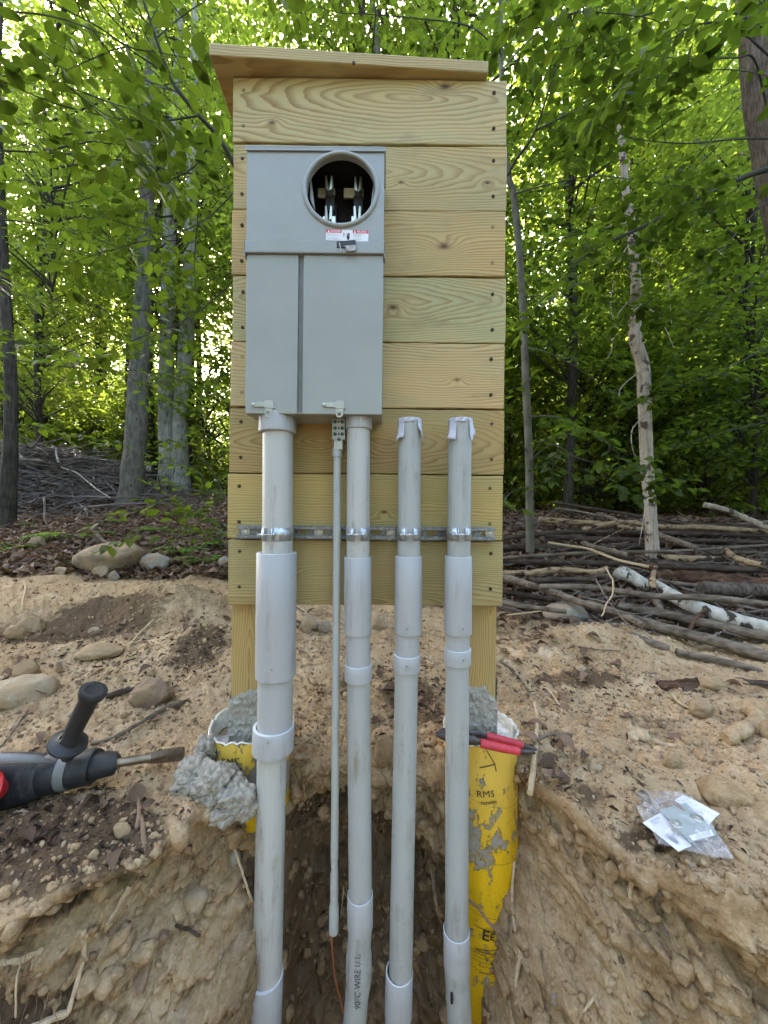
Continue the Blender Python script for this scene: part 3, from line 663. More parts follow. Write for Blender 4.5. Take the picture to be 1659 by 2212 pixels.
# ---------------------------------------------------------------- meter enclosure
BX0, BX1, BYF, BZ0, BZ1, ZB0, ZB1 = -.3455, -.0065, .940, .2405, .896, .634, .664
box = empty('meter_enclosure', ((BX0+BX1)/2, PY, BZ0), 'grey steel meter socket enclosure with a round opening above two plain doors', 'meter box')
b = MB()                                            # tray: back, sides, bottom
b.box(BX0+.002, BX1-.002, PY-.006, PY-.003, BZ0+.002, BZ1-.003)
b.box(BX0+.001, BX0+.004, BYF+.006, PY-.006, BZ0+.002, BZ1-.003); b.box(BX1-.004, BX1-.001, BYF+.006, PY-.006, BZ0+.002, BZ1-.003)
b.box(BX0+.004, BX1-.004, BYF+.006, PY-.006, BZ0+.002, BZ0+.005)
b.build('housing', M_box, box, bevel=.0008)
b = MB(); b.box(BX0-.003, BX1+.003, BYF-.004, PY-.004, BZ1-.0025, BZ1+.0015); b.box(BX0-.003, BX1+.003, BYF-.004, BYF-.0015, BZ1-.010, BZ1-.0025); b.build('drip_cap', M_box, box, bevel=.0008)
# upper cover: plate with a round hole
cxm, czm, rin, rout = -.1131, .7935, .0845, .0935
b = MB(); N = 96; x0, x1, z0, z1 = BX0, BX1, ZB1-.001, BZ1-.004
ring, rect = [], []
for k in range(N):
    a = 2*PI*k/N; dx, dz = math.cos(a), math.sin(a); ring.append(Vector((cxm+dx*rout, BYF, czm+dz*rout)))
    tx = ((x1-cxm)/dx if dx > 0 else (x0-cxm)/dx) if abs(dx) > 1e-6 else 9; tz = ((z1-czm)/dz if dz > 0 else (z0-czm)/dz) if abs(dz) > 1e-6 else 9
    tt = min(tx, tz); rect.append(Vector((cxm+dx*tt, BYF, czm+dz*tt)))
for cr in ((x0, z0), (x0, z1), (x1, z0), (x1, z1)):   # snap the nearest ray end to each corner
    j = min(range(N), key=lambda q: (rect[q].x-cr[0])**2+(rect[q].z-cr[1])**2); rect[j] = Vector((cr[0], BYF, cr[1]))
vs_ = ring+rect+[v+Vector((0, .004, 0)) for v in rect]
b.add(vs_, [(k, (k+1) % N, N+(k+1) % N, N+k) for k in range(N)] + [(N+k, N+(k+1) % N, 2*N+(k+1) % N, 2*N+k) for k in range(N)])
b.box(x0, x0+.003, BYF+.004, BYF+.05, z0, z1); b.box(x1-.003, x1, BYF+.004, BYF+.05, z0, z1)
b.build('top_cover', M_box, box, sharp=30)
b = MB(); b.lathe([(rout+.0012, .0), (rout+.001, -.003), (rout-.001, -.0055), (rout-.004, -.0065), (rin+.0015, -.006), (rin, -.004), (rin-.0005, .0), (rin-.0005, .012)], (cxm, BYF+.0002, czm), (0, 1, 0), 96); b.build('socket_ring', M_box, box, sharp=60)
b = MB(); b.box(BX0-.0035, BX1+.0035, BYF-.006, BYF+.03, ZB0, ZB0+.0025); b.box(BX0-.0035, BX1+.0035, BYF-.006, BYF-.004, ZB0+.0025, ZB1-.002)
b.add([(BX0-.0035, BYF-.006, ZB1-.002), (BX1+.0035, BYF-.006, ZB1-.002), (BX1+.0035, BYF-.0005, ZB1+.003), (BX0-.0035, BYF-.0005, ZB1+.003)], [(0, 1, 2, 3)])
b.box(BX0-.0035, BX0-.001, BYF-.006, BYF+.02, ZB0-.010, ZB1); b.box(BX1+.001, BX1+.0035, BYF-.006, BYF+.02, ZB0-.010, ZB1)
b.build('cross_band', M_box, box, bevel=.0006)
gx0, gx1 = -.2170, -.2040
for (a0, a1) in ((BX0+.0005, gx0), (gx1, BX1-.0005)):
    b = MB(); b.box(a0, a1, BYF+.001, BYF+.0035, BZ0, ZB0-.001); b.box(a0, a0+.0025, BYF+.0035, BYF+.03, BZ0, ZB0-.001); b.box(a1-.0025, a1, BYF+.0035, BYF+.03, BZ0, ZB0-.001); b.box(a0+.0025, a1-.0025, BYF+.0035, BYF+.014, BZ0, BZ0+.0025)
    b.build('door', M_box, box, bevel=.0012)
b = MB(); b.box(gx0+.0005, gx1-.0005, BYF+.010, BYF+.013, BZ0+.005, ZB0); b.build('divider', M_gap, box)
b = MB(); b.lathe([(.0005, 0), (.027, 0), (.0275, -.0006), (.028, 0)], (-.165, 1.0, BZ0+.0015), (0, 0, 1), 40); b.build('knockout', M_box, box)
# dark inner lining, jaws and blocks inside the socket
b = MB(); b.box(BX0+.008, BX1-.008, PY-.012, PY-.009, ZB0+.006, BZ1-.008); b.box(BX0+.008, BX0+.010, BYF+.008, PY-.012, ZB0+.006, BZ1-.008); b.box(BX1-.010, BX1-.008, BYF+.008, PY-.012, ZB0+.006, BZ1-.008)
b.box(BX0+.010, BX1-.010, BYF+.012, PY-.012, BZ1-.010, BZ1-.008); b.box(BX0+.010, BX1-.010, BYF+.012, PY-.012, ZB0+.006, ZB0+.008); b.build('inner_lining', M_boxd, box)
def px_(u, v, Y): return P((1180+u*.21700)/1.8228, (580+v*.21700)/1.8228, Y)
for jx, jz in ((530, 660), (1057, 680), (522, 1205), (1045, 1210)):
    c = px_(jx, jz, .985); b = MB()
    for sg_ in (-1, 1):
        b.add([c+Vector((sg_*.0100, 0, .020)), c+Vector((sg_*.0045, -.003, .020)), c+Vector((sg_*.0012, -.001, -.018)), c+Vector((sg_*.0095, 0, -.012)),
               c+Vector((sg_*.0100, .03, .020)), c+Vector((sg_*.0045, .03, .020)), c+Vector((sg_*.0012, .03, -.018)), c+Vector((sg_*.0095, .03, -.012))],
              [(0, 1, 2, 3), (4, 5, 6, 7), (0, 3, 7, 4), (1, 2, 6, 5), (0, 1, 5, 4), (2, 3, 7, 6)])
    b.build('jaw', M_alu, box, bevel=.001)
    b = MB(); b.box(c.x-.013, c.x+.013, 1.004, 1.030, c.z-.055, c.z-.012); b.box(c.x-.017, c.x+.017, 1.015, 1.046, c.z-.085, c.z-.03); b.build('insulator_block', M_black, box, bevel=.002)
for (u0, u1, v0, v1) in ((330, 640, 735, 910), (800, 1160, 735, 910)):
    p, q = px_(u0, v0, 1.01), px_(u1, v1, 1.01); b = MB(); b.box(p.x, q.x, 1.01, 1.016, q.z, p.z); b.build('bus_plate', plain('dull brass bus plate', (.42, .40, .27), .45, .4), box, bevel=.001)
for (u0, u1) in ((420, 480), (575, 650), (938, 1000), (1090, 1150)):
    p, q = px_(u0, 1245, .985), px_(u1, 1480, .985); b = MB(); b.box(p.x, q.x, .985, 1.0, q.z, p.z); b.build('line_lug', M_alu, box, bevel=.001)
for sg_, u in ((-1, 235), (1, 1320)):
    b = MB(); pts = [px_(u+sg_*0-(-sg_)*30, 560, .962), px_(u+sg_*45, 720, .962), px_(u+sg_*45, 940, .962), px_(u-sg_*40, 1130, .962)]; b.prism([pts[0], pts[1], pts[2], pts[3]] if sg_ < 0 else pts, (0, .012, 0)); b.build('ring_clip', M_box, box)
# warning label with its lettering
LXc, LZc = P(750, 509, BYF).x, P(750, 509, BYF).z; LW, LH = .1045, .0265; yl = BYF-.0006
Ml = Matrix.Translation((LXc, yl, LZc)) @ Matrix.Rotation(math.radians(1.1), 4, 'Y')
b = MB(); b.box(-LW/2, LW/2, -.0002, .0002, -LH/2, LH/2, Ml); lab = b.build('warning_label', M_label, box, flat=True)
def flat_text(body, size, x, z, parent, mat, M, y=-.0006, align='CENTER', bold=False, name='lettering', sx=1):
    v2, f2 = text_shape(body, size, align, bold); b = MB(); b.add([M @ Vector((x+a*sx, y, z+c)) for a, c in v2], f2); return b.build(name, mat, parent, flat=True)
b = MB()
for xx in (-LW/2, .0135): b.box(xx, xx+.0385, -.0005, -.0003, LH/2-.0075, LH/2, Ml)
b.build('red_header', M_labred, lab, flat=True)
flat_text('DANGER', .0062, -LW/2+.0235, LH/2-.0037, lab, M_label, Ml, bold=True); flat_text('PELIGRO', .0062, .0135+.0228, LH/2-.0037, lab, M_label, Ml, bold=True)
b = MB()
for xx in (-LW/2+.0065, .0135+.0050): b.add([Ml @ Vector((xx-.0028, -.0007, LH/2-.0064)), Ml @ Vector((xx+.0028, -.0007, LH/2-.0064)), Ml @ Vector((xx, -.0007, LH/2-.0012))], [(0, 1, 2)])
b.build('warning_triangle', M_label, lab, flat=True)
for j, l in enumerate(('Hazardous voltage.', 'Will shock, burn or cause death.', 'or severe personal injury.', '', 'Turn off power supplying this', 'equipment before working inside.')):
    if l: flat_text(l, .0026, -LW/2+.0022, LH/2-.0098-j*.0028, lab, M_inkg, Ml, align='LEFT', sx=.95)
for j, l in enumerate(('Tension peligrosa.', 'Puede causar la muerte', 'o lesiones graves.', '', 'Desconecte la energia', 'antes de trabajar.')):
    if l: flat_text(l, .0026, .0135+.0015, LH/2-.0098-j*.0028, lab, M_inkg, Ml, align='LEFT', sx=1)
b = MB()                                            # hand and bolt symbol
hx, hz = .0035, -.0015
for k, (fx, fh) in enumerate(((-.0036, .0050), (-.0018, .0068), (0, .0074), (.0018, .0066))): b.box(hx+fx-.0007, hx+fx+.0007, -.0008, -.0006, hz-.001, hz+fh, Ml)
b.box(hx-.0045, hx+.0028, -.0008, -.0006, hz-.006, hz-.001, Ml); b.box(hx-.003, hx+.0015, -.0008, -.0006, hz-.0095, hz-.006, Ml)
for (a0, a1, c0, c1) in ((-.0095, -.0075, .004, .0055), (-.0085, -.0068, .0015, .004), (-.0092, -.0075, -.001, .0015), (-.0088, -.0068, -.003, -.0012)): b.box(a0, a1, -.0008, -.0006, c0, c1, Ml)
b.build('hand_symbol', M_ink, lab, flat=True)
# latches
def px5(u, v, Y): return P((1260+u*.13261)/1.8228, (880+v*.13261)/1.8228, Y)
lat = None; y = BYF-.008
b = MB(); b.prism([px5(500, 520, y), px5(690, 520, y), px5(1010, 480, y-.004), px5(1060, 500, y-.004), px5(1065, 640, y-.004), px5(760, 660, y-.003), px5(740, 720, y), px5(490, 710, y)], (0, .003, 0)); lat = b.build('seal_latch', M_bronze, box, bevel=.0006)
b = MB(); b.prism([px5(760, 650, y-.005), px5(1060, 630, y-.005), px5(1085, 740, y-.006), px5(1030, 810, y-.006), px5(840, 825, y-.006), px5(775, 770, y-.005)], (0, .0015, 0)); b.build('latch_tab', plain('half stained latch tab', (.30, .26, .21), .35, .7, .5, 60), lat, bevel=.0005)
b = MB(); b.prism([px5(560, 550, y-.003), px5(590, 560, y-.003), px5(615, 720, y-.004), px5(625, 850, y-.004), px5(605, 850, y-.004), px5(590, 700, y-.003)], (0, .004, 0)); b.prism([px5(705, 660, y-.002), px5(765, 640, y-.002), px5(770, 680, y-.002), px5(715, 690, y-.002)], (0, .002, 0)); b.build('latch_prong', M_steel, lat)
def px8(u, v, Y): return P((940+u*.37372)/1.8228, (1540+v*.37372)/1.8228, Y)
for du, dv in ((0, 0), (747, 4)):
    y = BYF-.003; q = lambda u, v, yy=y: px8(u+du, v+dv, yy)
    b = MB(); b.prism([q(140, 112), q(275, 115), q(275, 98), q(360, 98), q(368, 165), q(385, 172), q(385, 180), q(275, 178), q(265, 165), q(150, 165), q(130, 145)], (0, .0025, 0)); l2 = b.build('door_latch', M_steel, box, bevel=.0005)
    c = q(153, 140); b = MB(); b.lathe([(.0003, -.0035), (.003, -.003), (.0042, -.001), (.0044, 0)], c, (0, 1, 0), 16); b.build('rivet', M_alu, l2)
    c = q(313, 222, y+.001); b = MB(); rr = .0095; vs_ = []
    out = [(-.0092, .0105), (.0092, .0105), (.0098, .004)] + [(.0098*math.cos(a)*.9, -.004-.0085*math.sin(a)) for a in (0.2, .7, 1.2, 1.57, 1.95, 2.45, 2.95)] + [(-.0098, .004)]
    n_o = len(out); inn = []
    for (ox, oz) in out: a = math.atan2(oz+.003, ox); inn.append((.0052*math.cos(a), -.003+.0052*math.sin(a)))
    for yy in (0, .0022): vs_ += [c+Vector((ox, yy, oz)) for ox, oz in out]+[c+Vector((ox, yy, oz)) for ox, oz in inn]
    fs_ = []
    for k in range(n_o):
        k2 = (k+1) % n_o; fs_ += [(k, k2, n_o+k2, n_o+k), (2*n_o+k, 2*n_o+k2, 3*n_o+k2, 3*n_o+k), (k, k2, 2*n_o+k2, 2*n_o+k), (n_o+k, n_o+k2, 3*n_o+k2, 3*n_o+k)]
    b.add(vs_, fs_); b.build('seal_eye', M_steel, l2)

# ---------------------------------------------------------------- strut rail
SZ0, SZ1 = P(700, 1164.5, 1.04).z, P(700, 1136.5, 1.04).z; SX0, SX1 = P(508, 1150, 1.03).x, P(1072, 1150, 1.03).x
rail = empty('strut_rail', ((SX0+SX1)/2, PY, SZ0), 'galvanized slotted steel strut channel screwed across the lower planks', 'strut channel')
ya, yb = 1.038, PY-.002
b = MB(); zt, zb = SZ1, SZ0; xs = [SX0]; slots = []
x = SX0+.062
while x < SX1-.03: slots.append((x, x+.028)); x += .0508
zm = (zt+zb)/2; hs = .0062
for z0_, z1_ in ((zb, zm-hs), (zm+hs, zt)): b.box(SX0, SX1, yb-.0025, yb, z0_, z1_)
prev = SX0
for (s0, s1) in slots: b.box(prev, s0, yb-.0025, yb, zm-hs, zm+hs); prev = s1
b.box(prev, SX1, yb-.0025, yb, zm-hs, zm+hs); b.build('channel_web', M_strut, rail, flat=True)
b = MB()
for z0_, z1_, zl0, zl1 in ((zt-.0025, zt, zt-.0095, zt-.0025), (zb, zb+.0025, zb+.0025, zb+.0095)):
    b.box(SX0, SX1, ya, yb-.0027, z0_, z1_); b.box(SX0, SX1, ya, ya+.0025, zl0, zl1); b.box(SX0, SX1, ya+.0025, ya+.008, (zl0 if z0_ > zm else zl1-.0025), (zl0+.0025 if z0_ > zm else zl1))
b.build('channel_flange', M_strut, rail, bevel=.0008)
for px in (531, 688, 1058, 845):
    c = P(px, 1148, yb-.003); b = MB(); b.lathe([(.0030, -.0012), (.0032, -.002), (.0125, -.0016), (.0130, -.0004), (.0130, .0)], (c.x, c.y, zm), (0, 1, 0), 32); ws = b.build('washer', M_steel, rail)
    b = MB(); b.lathe([(.0004, -.0045), (.0022, -.0045), (.0026, -.0035), (.0052, -.0032), (.0056, -.0015), (.0056, -.001)], (c.x, c.y, zm), (0, 1, 0), 14); b.build('screw', M_zinc, ws)

# ---------------------------------------------------------------- conduits
def pip(px, py, Y=.985): return P(px, py, Y)
def conduit_part(name, mat, parent, pts, rad, Y=.985, n=40, cap=True):
    """pts: list of (px centre, py[, Y])"""
    pp = [P(p[0], p[1], p[2] if len(p) > 2 else Y) for p in pts]; b = MB(); b.tube(pp, rad, n, cap); return b.build(name, mat, parent, sharp=50)
def sleeve(name, mat, parent, c0, c1, r, inner, Y=.985, lip=True, c2=None, seam=None):
    """hollow socket from upper pixel centre c0 to lower c1 with a lit rim at its upper mouth"""
    a = P(c0[0], c0[1], Y); z = P(c1[0], c1[1], Y); ax = (z-a); L = ax.length; b = MB()
    b.lathe([(inner-.0005, .012), (inner, 0), (inner+.0008, -.0006), (r-.0008, -.0006), (r, .0006), (r+.0004, L*.5), (r+.0003, L-.001), (r-.0008, L), (inner, L)], a, ax, 48)
    o = b.build(name, mat, parent, sharp=40)
    if lip:
        b = MB(); b.lathe([(inner+.0004, -.0008), (r-.0006, -.0008), (r-.0002, -.0002), (inner+.0004, -.0002)], a, ax, 48, closed=True); b.build('rim', M_lip, o)
    return o
def tab(parent, px, py, Y, r, w=.0065, h=.021):
    c = P(px, py, Y-r-.0006); b = MB(); b.box(c.x-w/2-.001, c.x+w/2+.001, c.y-.0012, c.y+.002, c.z-h/2, c.z+h/2); o = b.build('mould_tab', M_fit, parent, bevel=.0006)
    b = MB(); b.lathe([(.0004, -.0002), (.0022, -.0004), (.0024, .001)], (c.x, c.y-.0012, c.z+.002), (0, 1, 0), 12); b.build('gate_mark', M_gap, o); return o
YP = .985; S = F/YP
def hub(parent, px, ytop, ybot, r, ribs, mark=False):
    a = P(px, ytop, YP); z = P(px, ybot, YP); L = (z-a).length; b = MB(); b.lathe([(r*.93, -.004), (r*.99, 0), (r, .003), (r+.001, L-.002), (r-.001, L), (r*.86, L)], a, z-a, 48); o = b.build('terminal_adapter', M_fit, parent, sharp=40)
    for k in range(ribs):
        b = MB()
        an = 2*PI*(k+.35)/ribs; d = Vector((math.cos(an), math.sin(an), 0)); t_ = Vector((-math.sin(an), math.cos(an), 0)); p0 = a+d*(r-.0008)
        vs_ = [p0+t_*s2*.0016+d*q+Vector((0, 0, -h)) for s2 in (-1, 1) for q in (0, .0022) for h in (.001, L-.002)]
        b.add(vs_, [(0, 1, 3, 2), (4, 6, 7, 5), (0, 4, 5, 1), (2, 3, 7, 6), (0, 2, 6, 4), (1, 5, 7, 3)])
        if math.sin(an) < .3: b.build('grip_rib', M_fit, o)
    return o
# A: the thick one at the left
A = empty('conduit', P(575, 2212, YP), 'thickest grey plastic conduit, leftmost, rising into the left end of the enclosure', 'conduit', 'grey conduits coming up out of the trench')
rA = 32/S
conduit_part('pipe', M_pvcB, A, [(600.5, 925), (599.5, 1215)], rA); hub(A, 599.5, 896, 936, 38.5/S, 10)
sA = sleeve('expansion_sleeve', M_fit, A, (598, 1194), (595.5, 1459), 42.3/S, rA+.003); tab(sA, 587, 1449, YP, 42.3/S)
conduit_part('slip_pipe', M_fit, A, [(595.8, 1440), (594, 1585)], 37/S)
bA = sleeve('coupling_band', M_fit, A, (591.5, 1567), (590, 1618), 43.5/S, 36.5/S); tab(bA, 579, 1606, YP, 43.5/S, .0085, .026)
conduit_part('pipe', M_pvcB, A, [(588.5, 1585), (578, 2090), (576.5, 2160)], 30.8/S)
e = sleeve('elbow_socket', M_fit, A, (573.5, 2103), (568, 2240), 37.5/S, 31.2/S)
conduit_part('elbow', M_fit, A, [(568, 2225), (560, 2330), (540, 2440, .95), (500, 2500, .9)], 37/S)
# B
B = empty('conduit', P(790, 2212, YP), 'grey conduit second of the four thick ones, entering the enclosure near its right corner', 'conduit', 'grey conduits coming up out of the trench')
rB = 25/S
conduit_part('pipe', M_pvcB, B, [(774.5, 920), (773.5, 1215)], rB); hub(B, 776, 893, 929, 27.3/S, 8)
sleeve('expansion_sleeve', M_fit, B, (773, 1203), (772.8, 1368), 29.2/S, rB+.0022); conduit_part('slip_pipe', M_fit, B, [(773, 1350), (774, 1445)], 26.5/S)
sleeve('coupling_band', M_fit, B, (774, 1434), (774, 1468), 29.3/S, 26.2/S)
conduit_part('pipe', M_pvc, B, [(774.5, 1450), (778.5, 1950), (778.6, 1970)], 25.2/S)
sleeve('elbow_socket', M_fit, B, (778, 1930), (778, 2000), 27.6/S, 25.6/S)
YBe = [(778, 1996), (777.5, 2012), (777, 2025), (775.5, 2048), (775.5, 2062), (775, 2110), (774.5, 2122), (771, 2150), (767, 2200), (758, 2280), (740, 2380, .95), (700, 2450, .9)]
conduit_part('elbow', M_pvc, B, YBe, [25.5/S, 25.2/S, 25.2/S, 25.4/S, 27.6/S, 28/S, 26.4/S, 25.4/S, 25.2/S, 25.2/S, 25/S, 25/S])
# C
Cc = empty('conduit', P(862, 2212, YP), 'taped-over grey conduit third of the four thick ones', 'conduit', 'grey conduits coming up out of the trench')
conduit_part('pipe', M_pvc, Cc, [(885, 909), (883, 1215)], 24.6/S)
s_ = sleeve('expansion_sleeve', M_fit, Cc, (882.7, 1202), (881.5, 1367), 29/S, 25.5/S); tab(s_, 879, 1361, YP, 29/S)
conduit_part('slip_pipe', M_fit, Cc, [(881, 1350), (879.5, 1430)], 25.5/S)
s_ = sleeve('coupling_band', M_fit, Cc, (879.4, 1413), (878.8, 1447), 29/S, 25.3/S); tab(s_, 878, 1441, YP, 29/S, .004, .012)
conduit_part('pipe', M_pvc, Cc, [(878.5, 1430), (865, 2130)], 25.2/S)
sleeve('elbow_socket', M_fit, Cc, (862.5, 2098), (860.5, 2190), 29.3/S, 25.8/S)
conduit_part('elbow', M_pvc, Cc, [(861, 2185), (859.5, 2196), (858, 2260), (845, 2350), (800, 2450, .9)], [29/S, 27.2/S, 27/S, 27/S, 27/S])
# D
D = empty('conduit', P(990, 2212, YP), 'rightmost taped-over grey conduit, in front of the long yellow footing tube', 'conduit', 'grey conduits coming up out of the trench')
conduit_part('pipe', M_pvc, D, [(994, 909), (991, 1215)], 24.6/S)
s_ = sleeve('expansion_sleeve', M_fit, D, (990, 1202), (989, 1367), 29/S, 25.5/S); tab(s_, 1000, 1361, YP, 29/S)
conduit_part('slip_pipe', M_fit, D, [(989, 1350), (988.5, 1416)], 25.5/S)
s_ = sleeve('coupling_band', M_fit, D, (988.3, 1400), (988, 1433), 29/S, 25.3/S); tab(s_, 1001, 1428, YP, 29/S, .004, .012)
conduit_part('pipe', M_pvc, D, [(987.6, 1416), (986.5, 2030)], 25/S)
sleeve('elbow_socket', M_fit, D, (986, 2008), (987, 2086), 28.2/S, 25.6/S)
conduit_part('elbow', M_pvc, D, [(987, 2080), (987.5, 2096), (988, 2110), (992, 2200), (1000, 2300), (1000, 2450, .9)], [28.2/S, 27/S, 26.3/S, 26.3/S, 26/S, 26/S])
# tape flaps closing C and D
for own, cx_, sgn in ((Cc, 885, 1), (D, 994, -1)):
    r = 24.6/S; c = P(cx_, 908, YP); b = MB(); b.lathe([(.0003, .0032), (r*.5, .0030), (r*.98, .0020), (r+.0010, .0), (r+.0012, -.006)], c, (0, 0, 1), 30); tp_ = b.build('tape_cap', M_tape, own)
    for (a0, a1, h0, h1, flare) in ((-2.75, -2.05, .058, .050, .010), (-.95, -.38, .030, .060, .009), (-2.3, -1.2, .012, .009, .001)):
        if sgn < 0: h0, h1 = h1, h0
        b = MB(); na, nh = 10, 8; vs_ = []
        for i in range(na+1):
            an = a0+(a1-a0)*i/na; hh = h0+(h1-h0)*i/na
            for j in range(nh+1):
                f_ = j/nh; rr = r+.0012+flare*f_*f_+.0012*math.sin(i*1.3+j*.7); vs_.append(c+Vector((math.cos(an)*rr, math.sin(an)*rr, .001-hh*f_)))
        b.add(vs_, [(i*(nh+1)+j, (i+1)*(nh+1)+j, (i+1)*(nh+1)+j+1, i*(nh+1)+j+1) for i in range(na) for j in range(nh)])
        o = b.build('tape_flap', M_tape, own); sm = o.modifiers.new('thick', 'SOLIDIFY'); sm.thickness = .0006
# E: the thin ground conduit with its wire
E_ = empty('ground_conduit', P(721, 2010, 1.0), 'thin dull grey conduit for the bare copper ground wire', 'thin conduit')
Se = F/1.0; dull = pvc('weathered thin pvc', (.40, .42, .40), .55, 3)
conduit_part('pipe', dull, E_, [(728.5, 972), (728, 1150), (725.5, 1450), (724, 1700), (722.5, 1850), (722, 1862), (723, 1876), (722, 1890), (722, 1960)], [8.4/Se]*4+[8.6/Se, 7.6/Se, 7.8/Se, 8.7/Se, 8.8/Se], 1.0, 24)
conduit_part('bell_end', dull, E_, [(722, 1948), (721.5, 1960), (721, 2012)], [8.8/Se, 10.8/Se, 10.8/Se], 1.0, 24)
conduit_part('female_adapter', M_fit, E_, [(728.5, 968), (728.3, 987)], 11.2/Se, 1.0, 10)
wire = MB(); wp_ = [(716, 2005), (717, 2040), (721, 2090), (730, 2140), (741, 2180), (753, 2225), (770, 2290)]
cpts = [P(a, c, .995) for a, c in wp_]; dense = []
for i in range(len(cpts)-1):
    for k in range(10): dense.append(cpts[i].lerp(cpts[i+1], k/10))
for st_ in range(3):
    wire.tube([p+Vector((math.cos(i*.9+st_*2.09)*.0012, math.sin(i*.9+st_*2.09)*.0012, 0)) for i, p in enumerate(dense)], .0013, 6)
o = wire.build('copper_wire', M_copper, None); top(o); ident(o, 'bare stranded copper wire hanging out of the thin conduit into the trench', 'copper wire')
# intersystem bonding bar above the thin conduit
bb = empty('bonding_terminal', P(731, 972, 1.0), 'small zinc bonding terminal block with green screws under the enclosure', 'terminal block')
p, q = P(718.5, 905, .99), P(745.5, 951, .99); b = MB(); b.box(p.x, q.x, .985, 1.012, q.z, p.z)
for k in range(4): zz = p.z-(p.z-q.z)*(k+.02)/3.3; b.box(p.x-.001, q.x+.001, .983, .9848, zz-.0018, zz+.0006)
b.build('terminal_body', M_zd, bb, bevel=.0012)
for k in range(3):
    for sx in (.22, .78):
        c = Vector((p.x+(q.x-p.x)*sx, .985, p.z-(p.z-q.z)*(.16+.29*k))); b = MB(); b.lathe([(.0004, -.0022), (.003, -.002), (.0046, -.0022), (.0048, 0)], c, (0, 1, 0), 12); b.build('set_screw', M_green, bb)
    c = Vector(((p.x+q.x)/2, .9846, p.z-(p.z-q.z)*(.16+.29*k))); b = MB(); b.lathe([(.0003, 0), (.0026, -.0002), (.0028, .0002)], c, (0, 1, 0), 12); b.build('wire_hole', M_hole, bb)
p2, q2 = P(721, 950, .99), P(743, 962, .99); c = P(732, 957, .986); b = MB(); b.box(p2.x, q2.x-.003, .987, 1.01, q2.z-.012, p2.z+.004); b.build('lug_neck', M_zd, bb, bevel=.002)
b = MB(); b.lathe([(.0003, 0), (.0048, -.0003), (.005, .001)], P(732, 948, .9845), (0, 1, 0), 16); b.build('wire_hole', M_ink, bb)
# clamps round the conduits on the rail
clampN = 0
for (cx_, r, lab_) in ((599.5, rA, 'largest split zinc strut clamp, round the thickest conduit'), (773.6, rB, 'zinc strut clamp round the second thick conduit, right of the thin grey one'),
                  (883.4, 24.6/S, 'zinc strut clamp round the third thick conduit, between two others of its size'), (991.4, 24.6/S, 'zinc strut clamp round the rightmost conduit, near the strut end')):
    c = P(cx_, 1153, YP); big_ = cx_ < 600; cl = empty('strut_clamp', c, lab_, 'strut clamp', 'zinc clamps holding the conduits to the strut')
    h = .0165; rr = r+.0004; gapx = (-.010 if big_ else 0)
    for sg_ in (-1, 1):
        b = MB(); n_ = 22; vs_ = []; g0 = .010
        # from the gap in front, round the side, back to the rail
        path = []
        xg = gapx+sg_*g0; path.append((xg, -(rr+.014))); path.append((xg, -(rr+.001)))
        a0 = math.atan2(-1, (xg)/rr*.9); a1 = (0.45 if sg_ > 0 else PI-.45)
        aa0 = -PI/2+math.asin(max(-1, min(1, xg/rr))); aa1 = (.55 if sg_ > 0 else -PI-.55)
        for k in range(n_): a = aa0+(aa1-aa0)*k/(n_-1); path.append((math.cos(a)*rr, math.sin(a)*rr))
        path.append((sg_*(rr*.80), ya-.004-c.y+.012))
        for (ax_, ay_) in path:
            d = Vector((ax_, ay_)); l = max(d.length, 1e-6)
            for z_ in (-h, h): vs_.append(Vector((c.x+ax_, c.y+ay_, c.z+z_)))
        b.add(vs_, [(2*k, 2*k+1, 2*k+3, 2*k+2) for k in range(len(path)-1)])
        o = b.build('clamp_half', M_zinc, cl, sharp=60); sm = o.modifiers.new('thick', 'SOLIDIFY'); sm.thickness = .002; sm.offset = 0
    b = MB(); yb_ = c.y-rr-.0085; b.tube([(c.x+gapx-.026, yb_, c.z), (c.x+gapx+.016, yb_, c.z)], .0024, 10); b.tube([(c.x+gapx+.0125, yb_, c.z), (c.x+gapx+.017, yb_, c.z)], .0058, 6); b.tube([(c.x+gapx-.0165, yb_, c.z), (c.x+gapx-.0125, yb_, c.z)], [.0062, .0062], 4); b.build('bolt', M_zinc, cl, bevel=.0004)
# lettering wrapped on pipes
def wrap_text(body, size, px, py, Y, r, parent, vertical=True, off=0.0, mat=None, sx=1, Z0=None, lean=0, name='lettering', x0=None):
    v2, f2 = text_shape(body, size); c = P(px, py, Y); cx_ = c.x if x0 is None else x0; b = MB(); vs_ = []
    for a, d in v2:
        a *= sx
        if vertical: h, t_ = a, -d
        else: h, t_ = d, a
        an = -PI/2 + (t_+off)/r; zz = c.z+h+lean*t_
        vs_.append(Vector((cx_+math.cos(an)*(r+.0012)+ (h*(-.012) if vertical else 0), Y+math.sin(an)*(r+.0012), zz)))
    b.add(vs_, f2); return b.build(name, mat or M_ink, parent, flat=True)
M_pr = plain('faint grey print', (.06, .065, .07), .6); M_pr2 = plain('faint pipe print', (.30, .28, .29), .6)
wrap_text('90°C WIRE U.L.', .022, 775, 2085, YP, 28/S, B, True, 0.0, M_pr, .95)
wrap_text('CONDUIT 90°C MAX WIRE 2000V UL', .0085, 775, 1075, YP, 25/S, B, True, .026, M_pr2, 1.5)
wrap_text('CONDUIT 90°C MAX WIRE', .0085, 987, 1720, YP, 25/S, D, True, -.026, M_pr2, 1.8)
b = MB(); cc = P(977, 2160, YP-26.4/S)
for k in range(5): b.box(cc.x-.004, cc.x+.002, cc.y-.0008, cc.y+.006, cc.z-.010+k*.005, cc.z-.0075+k*.005)
b.build('printed_bars', M_ink, D, flat=True)
